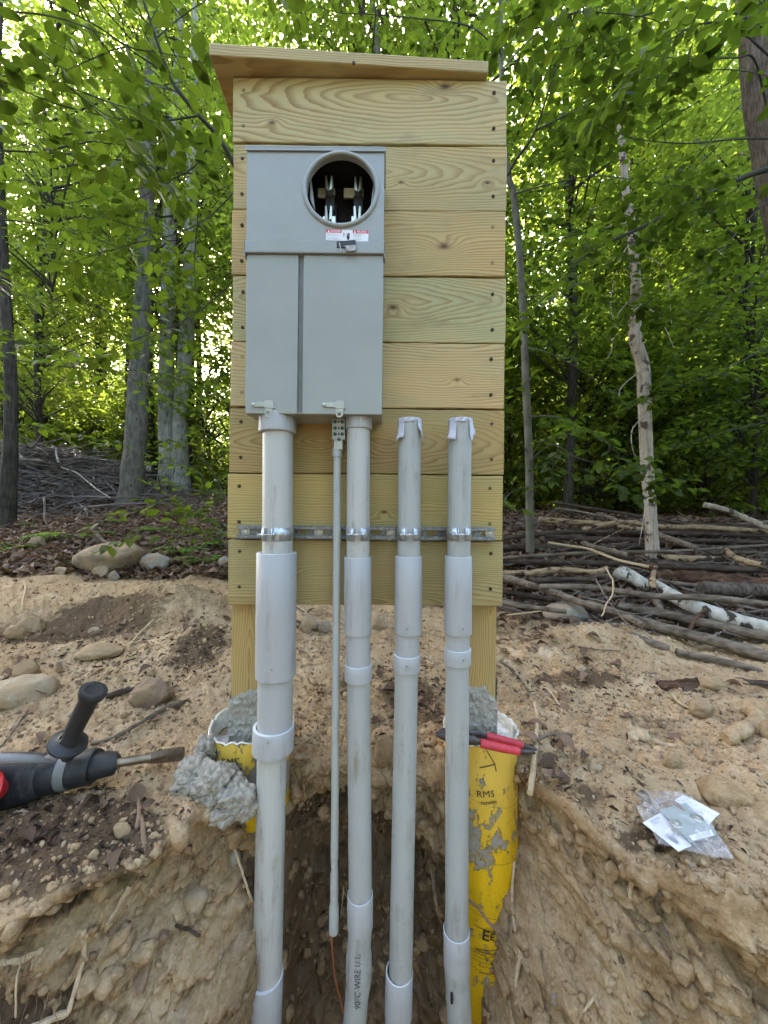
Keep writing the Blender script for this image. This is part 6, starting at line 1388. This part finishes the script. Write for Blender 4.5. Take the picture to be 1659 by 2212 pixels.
# big trunk in the upper right corner and its long limb
tg = empty('big_tree', Vector((P(1850, 1106, 3.0).x, 3.0, gz(P(1850, 1106, 3.0).x, 3.0))), 'thick grey brown leaning tree cut by the upper right corner', 'tree'); b0 = tg.location
trunk_mesh('trunk', [b0+Vector((.15, 0, -.1)), P(1880, 1000, 3.), P(1795, 650, 3.), P(1733, 360, 3.), P(1706, 200, 3.), P(1690, 0, 3.), P(1680, -200, 3.), P(1675, -500, 3.1)], [.34, .30, .28, .265, .265, .27, .255, .22], M_barkold, tg, 40, .03)
L, B = Leaves(), MB()
limb(L, B, [(1700, 355, 2.85), (1620, 378, 2.75), (1500, 432, 2.6), (1400, 485, 2.5), (1300, 530, 2.45), (1240, 570, 2.4)], .022, .006, rnd, .5, 6, .085, .5)
for pix in [([(1660, 250, 2.8), (1630, 130, 2.6), (1590, 125, 2.5), (1500, 128, 2.4), (1400, 120, 2.3)]), ([(1650, 60, 2.8), (1560, 20, 2.4), (1450, 20, 2.1), (1330, 50, 2.0)]), ([(1690, 300, 2.8), (1600, 300, 2.5), (1480, 310, 2.3), (1370, 300, 2.3)]), ([(1660, 120, 2.8), (1590, 60, 2.2), (1520, 50, 1.9), (1440, 90, 1.8)]),
            ([(1700, 400, 2.9), (1620, 470, 2.8), (1540, 560, 2.7), (1450, 620, 2.7)]), ([(1720, 500, 2.9), (1640, 600, 2.8), (1560, 660, 2.7), (1500, 720, 2.7)]), ([(1750, 700, 3.), (1640, 760, 2.9), (1560, 800, 2.8), (1480, 830, 2.8)]), ([(1640, -60, 2.7), (1500, -60, 2.3), (1350, -40, 2.1), (1200, 0, 2.0)]),
            ([(1780, 820, 3.2), (1680, 900, 3.2), (1580, 930, 3.2), (1480, 960, 3.3)])]:
    limb(L, B, pix, .007, .002, rnd, .5, 6, .082, .5)
B.build('branches', M_limb, tg, flat=True); L.mesh('crown', M_lf, tg)
# dead snag
sn = empty('dead_snag', P(1408, 1205, 3.1), 'crooked bleached dead trunk with flaking bark standing in the log pile', 'dead tree')
SN = [(1410, 1205, 15), (1405, 1100, 14.5), (1398, 1000, 14.5), (1392, 880, 14), (1388, 790, 15), (1372, 730, 15), (1374, 640, 12.5), (1370, 560, 11.5), (1362, 480, 10), (1352, 420, 9), (1345, 330, 7), (1340, 280, 6), (1333, 215, 5), (1330, 180, 3)]
trunk_mesh('trunk', [P(a, c, 3.1) for a, c, r in SN], [r*.88*3.1/F for *_, r in SN], M_dead, sn, 16, .10, 3)
b = MB()
for pts in ([(1370, 560, 3.1), (1395, 555, 3.0), (1430, 575, 2.9), (1445, 620, 2.9), (1450, 700, 2.85)], [(1365, 520, 3.1), (1340, 560, 3.), (1320, 640, 2.9), (1325, 700, 2.9)], [(1372, 640, 3.1), (1335, 680, 3.), (1320, 760, 2.95), (1300, 780, 2.9)], [(1375, 660, 3.1), (1420, 680, 2.9), (1460, 760, 2.8)], [(1385, 800, 3.1), (1340, 840, 3.), (1350, 870, 2.95), (1395, 860, 2.9)],
            [(1392, 900, 3.1), (1365, 930, 3.), (1370, 980, 2.95), (1395, 1000, 3.)], [(1350, 420, 3.1), (1310, 440, 3.), (1250, 460, 2.9)], [(1345, 350, 3.1), (1320, 330, 3.), (1312, 300, 2.95)], [(1400, 1050, 3.05), (1390, 1120, 3.), (1380, 1180, 2.95)], [(1362, 480, 3.1), (1290, 500, 3.), (1230, 570, 2.9)]):
    b.tube(cat_pts([P(*p) for p in pts]), [.0050-.0036*k/(6*(len(pts)-1)) for k in range(6*(len(pts)-1)+1)], 6)
b.build('dead_twigs', M_dead, sn)

# named trunks further back --------------------------------------------------
def crown_cloud(seed, n_spr, per, rad, z0, z1, lsize, shape='cone', flat=.28, tone=.5, offset=(0, 0)):
    """many level leaf sprays filling an uneven crown; local coordinates"""
    rs = np.random.RandomState(seed); P_, D_, N_, S_, R_ = [], [], [], [], []; spr = []
    gaps = rs.uniform(-1, 1, (9, 3))*np.array([rad, rad, (z1-z0)/2])+np.array([0, 0, (z0+z1)/2])
    k = 0
    while k < n_spr:
        z = rs.uniform(z0, z1); f = (z-z0)/(z1-z0); rmax = rad*((.55+.45*math.sin(f*PI)) if shape == 'round' else (1-.55*f))
        a = rs.uniform(0, 2*PI); r = rmax*math.sqrt(rs.rand())*(.75+.35*math.sin(a*3+z*1.7+seed)); c = np.array([r*math.cos(a)+offset[0], r*math.sin(a)+offset[1], z])
        if np.min(np.linalg.norm(gaps-c, axis=1)) < rad*.22: k += .3; continue
        k += 1; spr.append(c)
        out = np.array([math.cos(a), math.sin(a), rs.normal(-.1, .2)]); sd = np.array([-out[1], out[0], 0]); L_ = rs.uniform(.35, .75)
        u = rs.rand(per)*L_; sdv = (rs.rand(per)*2-1)*L_*.45*(1-u/L_*.6); tilt = rs.normal(0, .18)
        P_.append(c+out*u[:, None]+sd*sdv[:, None]+np.stack([0*u, 0*u, rs.normal(0, .03, per)+sdv*tilt-u*u*.25], -1))
        d = out[None]*.6+sd[None]*np.sign(sdv)[:, None]*.8+rs.normal(0, .3, (per, 3)); d[:, 2] -= .25; D_.append(d)
        n = np.array([0, 0, 1.])+rs.normal(0, flat+.15, (per, 3)); N_.append(n); S_.append(lsize*rs.uniform(.65, 1.2, per)); R_.append(np.clip(rs.normal(tone, .2)+rs.normal(0, .14, per), 0, 1))
    return np.concatenate(P_), np.concatenate(D_), np.concatenate(N_), np.concatenate(S_), np.concatenate(R_), spr
def limb_mesh(spr, trunk_r, zlow, seed, cnt=60, lean=(0, 0)):
    rs = np.random.RandomState(seed); b = MB()
    for i in rs.choice(len(spr), min(cnt, len(spr)), replace=False):
        c = Vector(spr[i]); z0 = max(zlow, c.z-.3-.35*math.hypot(c.x, c.y)); a = Vector((lean[0]*z0, lean[1]*z0, z0)); m_ = a.lerp(c, .5)+Vector((0, 0, .12)); b.tube([a, m_, c], [.018+.006*rs.rand(), .011, .004], 5, False)
    return b
CR = {}
def crown_me(key):
    if key not in CR:
        spec = {'u0': (1, 520, 26, 2.0, .9, 7.5, .085, 'cone', .28, .5), 'u1': (2, 560, 26, 2.3, 1.3, 9.0, .085, 'round', .28, .45), 'u2': (3, 420, 26, 1.7, .6, 5.5, .08, 'round', .3, .6), 'u3': (4, 600, 26, 2.6, 2.2, 11., .09, 'round', .3, .5),
                'h0': (5, 520, 34, 1.7, 1.2, 8., .05, 'cone', .15, .4), 'c0': (6, 620, 30, 3.2, 5.0, 13., .11, 'round', .3, .5), 'y0': (7, 620, 26, 3.0, .5, 9., .12, 'round', .35, .6), 'w1': (9, 330, 24, 2.3, 2.7, 10.5, .085, 'round', .28, .6), 's0': (8, 300, 24, 1.5, .15, 2.6, .08, 'round', .4, .6)}[key]
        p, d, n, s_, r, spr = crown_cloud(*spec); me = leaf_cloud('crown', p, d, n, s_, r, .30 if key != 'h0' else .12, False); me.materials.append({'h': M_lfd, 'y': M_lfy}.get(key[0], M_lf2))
        lb = limb_mesh(spr, .05, spec[4]*.7, spec[0]); CR[key] = (me, spr, lb)
    return CR[key]
def std_tree(name, label, base, trunk_pts, rr, bmat, ckey, group=None, cs=1.0, crot=0, coff=(0, 0, 0), cat='tree'):
    t = empty(name, base, label, cat, group); trunk_mesh('trunk', trunk_pts, rr, bmat, t, 16, .05, base[0])
    if ckey:
        me, spr, lb = crown_me(ckey)
        o = bpy.data.objects.new('crown', me); C.objects.link(o); o.parent = t; o.location = coff; o.scale = (cs, cs, cs); o.rotation_euler = (0, 0, crot)
        if 'mesh' not in CR[ckey][2].__dict__:
            q = lb.build('branches', M_bark2, None, flat=True); lb.mesh = q.data; bpy.data.objects.remove(q)
        o = bpy.data.objects.new('branches', lb.mesh); C.objects.link(o); o.parent = t; o.location = coff; o.scale = (cs, cs, cs); o.rotation_euler = (0, 0, crot)
    return t
def px_trunk(pix, Y, ext=4.):
    pts = [P(a, c, Y) for a, c, r in pix]; rr = [r*Y/F for *_, r in pix]
    d = (pts[-1]-pts[-2]).normalized(); pts.append(pts[-1]+d*ext); rr.append(rr[-1]*.6); base = pts[0].copy(); base.z = min(base.z, gz(base.x, base.y)+.03); pts[0].z = min(pts[0].z, gz(base.x, base.y)-.05)
    return base, pts, rr
for nm, lb, pix, Y, bm_, ck, cs in [
    ('beech_tree', 'slim grey tree standing at the left edge of the photo', [(14, 1118, 17), (20, 1020, 14), (24, 850, 12), (16, 700, 10), (8, 560, 8.5), (0, 400, 8), (-6, 200, 7), (0, 0, 6)], 4.6, M_bark2, 'w1', .8),
    ('beech_tree', 'stout beech with black-spotted grey bark in the left middle distance', [(276, 1105, 31), (284, 1060, 24), (291, 980, 22), (298, 850, 20), (304, 750, 18.5), (311, 600, 16.5), (318, 450, 15), (322, 300, 13)], 6.2, M_bark, 'w1', 1.0),
    ('pine_tree', 'dark trunk behind and right of the stout spotted beech', [(335, 1060, 22), (322, 980, 15), (318, 850, 13), (318, 700, 12), (316, 500, 10)], 9.5, M_bark2, 'w1', 1.0),
    ('pine_tree', 'dark straight trunk left of the stout spotted beech', [(203, 1012, 16), (210, 930, 12.5), (217, 820, 11.5), (218, 720, 11), (212, 600, 10), (206, 480, 9)], 12., M_bark2, 'h0', 1.3),
    ('pine_tree', 'thin dark trunk, farthest left of the dark pair', [(151, 1010, 8), (152, 900, 7.5), (153, 780, 7), (155, 650, 6)], 14., M_bark2, 'h0', 1.2),
    ('oak_tree', 'dark trunk in the wood right of the backboard, left of the dead snag', [(1338, 1110, 17), (1342, 1000, 15), (1352, 880, 14), (1362, 780, 13), (1368, 600, 11), (1370, 400, 10)], 7.5, M_bark2, 'u3', 1.0),
    ('oak_tree', 'leaning dark trunk at the far right, left one of a forked pair', [(1596, 1090, 20), (1600, 960, 18), (1594, 860, 12), (1598, 760, 11), (1600, 600, 9)], 8.5, M_bark2, 'u3', .9),
    ('oak_tree', 'slender dark trunk at the far right, right one of a forked pair', [(1612, 1090, 14), (1620, 960, 11), (1622, 860, 10), (1632, 740, 9), (1640, 600, 8)], 9.5, M_bark2, 'u1', 1.0),
    ('oak_tree', 'thin straight trunk between the dead snag and the far right pair', [(1535, 1100, 9), (1530, 950, 8), (1528, 800, 7.5), (1522, 650, 7)], 9., M_bark2, 'u1', 1.1),
    ('oak_tree', 'slim dark trunk just right of the dead snag', [(1432, 1090, 9), (1430, 950, 8.5), (1438, 800, 8), (1442, 650, 7)], 8.2, M_bark2, 'u3', .9),
    ('beech_tree', 'thin pale stem rising above the cap board', [(828, 1090, 12), (822, 600, 9), (815, 105, 7.5), (803, 0, 6.5), (790, -120, 5)], 5.2, M_bark, 'u3', .9),
    ('oak_tree', 'dark knobbly trunk high in the upper left above the spotted beech', [(400, 1040, 16), (395, 800, 13), (380, 600, 12), (362, 420, 12), (352, 250, 11), (345, 150, 9)], 8.8, M_bark2, 'w1', 1.1),
    ('beech_tree', 'slim stem between the left edge tree and the dark pair', [(95, 1040, 7), (96, 900, 6), (90, 700, 5), (84, 500, 4)], 9.5, M_bark2, 'w1', 1.1)]:
    base, pts, rr = px_trunk(pix, Y); std_tree(nm, lb, base, pts, rr, bm_, ck, None, cs, rnd.uniform(0, 6), (0, .6, 1.2))
# twin silver trunk
b_, p_, r_ = px_trunk([(362, 1068, 22), (362, 1000, 17), (358, 900, 15.5), (360, 780, 15.5), (362, 650, 15), (366, 500, 14), (372, 380, 12)], 8.)
tw = std_tree('old_twin_tree', 'old silver grey tree with two stems split from the ground, left middle', b_, p_, r_, M_bark3, 'w1', None, 1.1, 1., (0, 0, 0))
b_, p_, r_ = px_trunk([(392, 1072, 24), (390, 1000, 17), (388, 900, 14), (398, 800, 15), (406, 650, 15), (412, 500, 13), (414, 400, 11)], 8.); trunk_mesh('trunk', p_, r_, M_bark3, tw, 16, .06, 9)
# many further trees: copies
rs = np.random.RandomState(31); spots = []
for k in range(1400):
    y = 5.0+26*rs.rand()**1.15; x = rs.uniform(-1.15, 1.15)*y
    if abs(x/y) < .28 and rs.rand() < .6: continue
    if y < 9 and -.9 < x/y < -.27: continue
    if y < 10 and -1. < x/y < -.35 and rs.rand() < .5: continue
    if x/y < -.22 and rs.rand() < (.8 if y < 18 else .4): continue
    if -.58 < x/y < -.38 and y > 7: continue
    if all((x-a)**2+(y-b)**2 > (1.25+.05*y)**2 for a, b, in spots): spots.append((x, y))
    if len(spots) >= 92: break
protos = {}
LM = [(-9999, 0, 'beyond the left edge of the photo'), (0, 60, 'behind the tree at the left edge'), (60, 180, 'above the brush heap'), (180, 270, 'behind the dark pair, left'), (270, 340, 'behind the spotted beech'), (340, 430, 'behind the silver twin tree'), (430, 495, 'just left of the backboard'),
      (495, 660, 'behind the enclosure'), (660, 830, 'behind the backboard middle'), (830, 1090, 'behind the backboard, right'), (1090, 1180, 'behind the right sapling'), (1180, 1320, 'between sapling and snag'), (1320, 1440, 'behind the dead snag'), (1440, 1560, 'right of the dead snag'), (1560, 1660, 'behind the forked pair, right'), (1660, 99999, 'beyond the right edge of the photo')]
ORD = ['nearest', 'second nearest', 'third nearest', 'fourth nearest', 'fifth nearest', 'sixth nearest', 'seventh nearest', 'eighth nearest', 'ninth nearest', 'tenth nearest']; cnt_ = {}
def tree_label(key, x, y):
    if key == 's0' and False: pass
    px = 829.5+x/y*F; where = [w_ for a, c, w_ in LM if a <= px < c][0]; k = cnt_.get((key, where), 0); cnt_[(key, where)] = k+1
    return '%s %s, %s' % (ORD[min(k, 9)], lab_k[key], where)
GL = 'leafy trees filling the wood'
lab_k = {'u0': 'slender leafy tree', 'u1': 'tall narrow leafy tree', 'u2': 'low bushy sapling', 'u3': 'high branching tree', 'h0': 'dark hemlock', 'c0': 'tall canopy tree', 'y0': 'sunlit pale tree', 's0': 'knee to head high leafy shrub'}
nsp = len(spots); low = []
for k in range(900):
    y = 5.2+15*rs.rand(); x = rs.uniform(-1.1, 1.1)*y
    if abs(x/y) < .25 or (y < 9.5 and x/y < -.40): continue
    if all((x-a)**2+(y-b)**2 > 1.3 for a, b in low): low.append((x, y))
    if len(low) >= 55: break
tall = [(-7.6, 11.2), (-5.4, 10.6), (-3.3, 11.6), (-1.6, 10.4), (-7.4, 14.6), (-4.9, 14.0), (-2.6, 14.6), (-6.2, 12.6)]
spots = [(x, y) for x, y in spots if all((x-a)**2+(y-b)**2 > 1.2 for a, b in tall)]
spots = [(x, y, 0) for x, y in spots]+[(x, y, 1) for x, y in low]+[(x, y, 2) for x, y in tall]
for i, (x, y, isl) in enumerate(sorted(spots, key=lambda s_: s_[1])):
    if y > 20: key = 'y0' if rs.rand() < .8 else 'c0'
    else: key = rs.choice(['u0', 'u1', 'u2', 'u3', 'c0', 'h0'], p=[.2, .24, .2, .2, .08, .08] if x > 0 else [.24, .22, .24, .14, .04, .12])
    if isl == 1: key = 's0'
    if isl == 2: key = 'c0'
    z = gz(x, y)
    if key not in protos:
        H = {'u0': 8, 'u1': 9.5, 'u2': 5.5, 'u3': 11.5, 'h0': 8.5, 'c0': 13.5, 'y0': 9, 's0': 2.2}[key]; r = {'u2': .03, 's0': .018, 'c0': .10, 'h0': .09, 'u3': .06}.get(key, .06); b0 = Vector((x, y, z))
        t = std_tree({'h0': 'hemlock_tree', 'u2': 'leafy_sapling', 's0': 'shrub'}.get(key, 'woodland_tree'), tree_label(key, x, y), b0, [b0+Vector((0, 0, -.2)), b0+Vector((.08, .02, H*.3)), b0+Vector((-.05, .05, H*.6)), b0+Vector((0, 0, H))], [r*1.3, r, r*.8, r*.3], M_bark2, key, GL)
        protos[key] = t
    else:
        p0 = protos[key]; t = p0.copy(); C.objects.link(t); t['label'] = tree_label(key, x, y); t.location = (x, y, z); s_ = rs.uniform(.8, 1.25); t.scale = (s_, s_, s_*rs.uniform(.9, 1.15)); t.rotation_euler = (0, 0, rs.uniform(0, 6.28))
        for ch in list(p0.children): c_ = ch.copy(); C.objects.link(c_); c_.parent = t
# unseen foliage added behind the camera to cut the low sky light
rs = np.random.RandomState(44); n = 26000; a = rs.uniform(-.15*PI, 1.15*PI, n); R_ = rs.uniform(8.5, 12.5, n); x = R_*np.cos(a); y = -R_*np.sin(a)*.9-.5; z = ground_z(x, y)+rs.rand(n)**.8*(9.5+3*fbm(a*4, 0*a, 0*a, 3))
k_ = ~((y > -2) & (np.abs(x) < 7.5)); x, y, z = x[k_], y[k_], z[k_]; n = len(x)
me = leaf_cloud('rear_light_blocker', np.stack([x, y, z], -1), rs.randn(n, 3), rs.randn(n, 3)+np.array([0, 0, .6]), rs.uniform(.22, .40, n), rs.rand(n), .34)
o = link_mesh('rear_light_blocker', me, M_lf); ident(o, 'unseen leaf cloud added behind the camera to block low sky light', 'distant foliage', kind='stuff')
# the far edge of the wood
rs = np.random.RandomState(12); n = 60000; y = rs.uniform(30, 46, n); x = rs.uniform(-1.3, 1.3, n)*y; zt = ground_z(x, y)
hgt = 4+4*fbm(x*.16, y*.1, 0*x, 3)+ (rs.rand(n)**3)*8; z = zt+rs.rand(n)*np.clip(hgt, 3, 30)
keep = fbm(x*.5, y*.5, z*.6, 3) > -.35; x, y, z = x[keep], y[keep], z[keep]; n = len(x)
me = leaf_cloud('far_foliage', np.stack([x, y, z], -1), rs.randn(n, 3), rs.randn(n, 3)+np.array([0, -.6, .8]), rs.uniform(.22, .42, n), np.clip(rs.normal(.5, .25, n), 0, 1), .34)
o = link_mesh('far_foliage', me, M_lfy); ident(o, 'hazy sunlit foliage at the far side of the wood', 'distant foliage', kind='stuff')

# ---------------------------------------------------------------- brush heap, fallen trunk and ferns on the left
rs = random.Random(5); b = MB()
for k in range(1500):
    x = rs.gauss(-6.2, 1.0); y = rs.gauss(6.8, .7); z = gz(x, y)+rs.uniform(-.02, .16); a = rs.gauss(-.35, .7); L_ = rs.uniform(.4, 1.8); d = Vector((math.cos(a), math.sin(a)*.7, rs.gauss(-.12, .16))).normalized(); p = Vector((x, y, z)); pts = [p-d*L_/2]
    for q in range(4): d = (d+Vector((rs.gauss(0, .12), rs.gauss(0, .12), rs.gauss(0, .08)))).normalized(); pts.append(pts[-1]+d*L_/4)
    for q in pts: q.z = max(q.z, gz(q.x, q.y)+.01)
    r = rs.uniform(.005, .020); b.tube(pts, [r, r*.9, r*.75, r*.6, r*.3], 5, False)
o = b.build('brush_heap', M_brush, flat=True); ident(o, 'heap of grey dead twigs and branches on the forest floor at the left', 'brush heap', kind='stuff')
def c7l(u, v): return u*.2976*1.8228/1.8228*1.0, 932.6+v*.2976
def c7p(u, v): return u*.2976, 932.6+v*.2976
def wood_at(uvY, r0, r1, mat, label, name, cat, seed):
    return stick([P(*c7p(u, v), Y) for u, v, Y in uvY], r0, r1, mat, label, name, cat, n=12, knob=.15, seed=seed, smoothn=6)
wood_at([(440, 272, 8.2), (640, 290, 8.2), (900, 275, 8.3), (1100, 270, 8.4)], .09, .07, M_dead, 'fallen silver grey trunk lying behind the spotted beech', 'fallen_trunk', 'fallen trunk', 1)
wood_at([(480, 330, 8.), (700, 335, 8.), (900, 330, 8.)], .10, .09, M_logt, 'darker fallen trunk under the silver one', 'fallen_trunk', 'fallen trunk', 2)
wood_at([(305, 190, 6.4), (350, 245, 6.3), (400, 280, 6.3), (480, 300, 6.3)], .04, .045, M_logd, 'dark broken branch end pointing up out of the brush heap', 'branch', 'branch', 3)
wood_at([(405, 120, 6.5), (415, 190, 6.4), (450, 260, 6.3), (560, 300, 6.2), (680, 400, 6.), (800, 480, 5.9)], .016, .008, M_dead, 'pale curved branch running down the right side of the brush heap', 'branch', 'branch', 4)
wood_at([(60, 110, 6.3), (110, 160, 6.3), (170, 195, 6.3)], .05, .03, M_dead, 'pale broken wood at the left of the brush heap', 'branch', 'branch', 5)
wood_at([(0, 210, 6.2), (200, 205, 6.2), (330, 215, 6.2)], .03, .02, M_logg, 'long grey pole along the top of the brush heap', 'branch', 'branch', 6)
wood_at([(700, 740, 3.4), (750, 790, 3.35), (800, 810, 3.3)], .016, .012, M_logg, 'short grey stick on the litter behind the tan boulder', 'stick', 'stick', 7)
stick(gpts([(170, 1205), (230, 1160), (330, 1140)], .03), .012, .006, M_logg, 'thin grey branch lying on the leaf litter behind the tan boulder', 'stick', 'stick', seed=71)
stick(gpts([(330, 1190), (400, 1165), (470, 1160)], .03), .01, .006, M_logd, 'dark thin branch on the litter left of the backboard', 'stick', 'stick', seed=72)
def fern(px, py, s_, nf, label, seed, dY=0):
    p = on_ground(px, py); rs = random.Random(seed); t = empty('fern', p, label, 'fern'); L = Leaves(); B = MB()
    for k in range(nf):
        a = 2*PI*k/nf+rs.uniform(-.3, .3); d = Vector((math.cos(a), math.sin(a), rs.uniform(.7, 1.2))).normalized(); q = p.copy(); pts = [q.copy()]; n_ = 16; Lf = s_*1.12*rs.uniform(.7, 1.1)
        for i in range(n_):
            d = (d+Vector((0, 0, -.11))).normalized(); q = q+d*Lf/n_; pts.append(q.copy()); f_ = i/n_; side = d.cross(Vector((0, 0, 1))).normalized(); w_ = Lf*.30*math.sin(min(1, .15+f_*1.1)*PI*.75+.3)*(1-f_*.75)
            for sg_ in (-1, 1):
                L.p.append(q[:]); L.d.append((side*sg_+d*.35+Vector((0, 0, -.1)))[:]); L.n.append((Vector((0, 0, 1))+Vector((rs.gauss(0, .1), rs.gauss(0, .1), 0)))[:]); L.s.append(max(.012, w_)); L.r.append(rs.uniform(.2, .9))
        B.tube(pts, [.0015]*len(pts), 4, False)
    B.build('stalks', M_limb, t, flat=True); L.mesh('fronds', M_fern, t, False, .16, 0)
for k, (px, py, s_, nf, lb) in enumerate([(110, 1165, .34, 7, 'yellow green fern nearest the left edge'), (30, 1190, .30, 6, 'fern touching the left edge of the photo'), (200, 1160, .30, 6, 'dull green fern behind the left end of the tan boulder'), (60, 1140, .26, 6, 'small fern far left behind the others'),
        (330, 1150, .30, 7, 'bright fern behind the tan boulder, right end'), (300, 1205, .18, 5, 'tiny fern between the boulder and the round grey stone'), (400, 1195, .34, 7, 'fern in front of the low seedling'), (440, 1215, .30, 7, 'fern nearest the backboard, on its left'), (365, 1120, .28, 6, 'fern at the foot of the spotted beech'),
        (470, 1180, .3, 6, 'fern half hidden by the backboard edge'), (250, 1130, .25, 6, 'small fern on the litter left of the spotted beech'), (150, 1215, .2, 5, 'low fern against the left side of the tan boulder')]):
    fern(px, py, s_, nf, lb, 300+k)
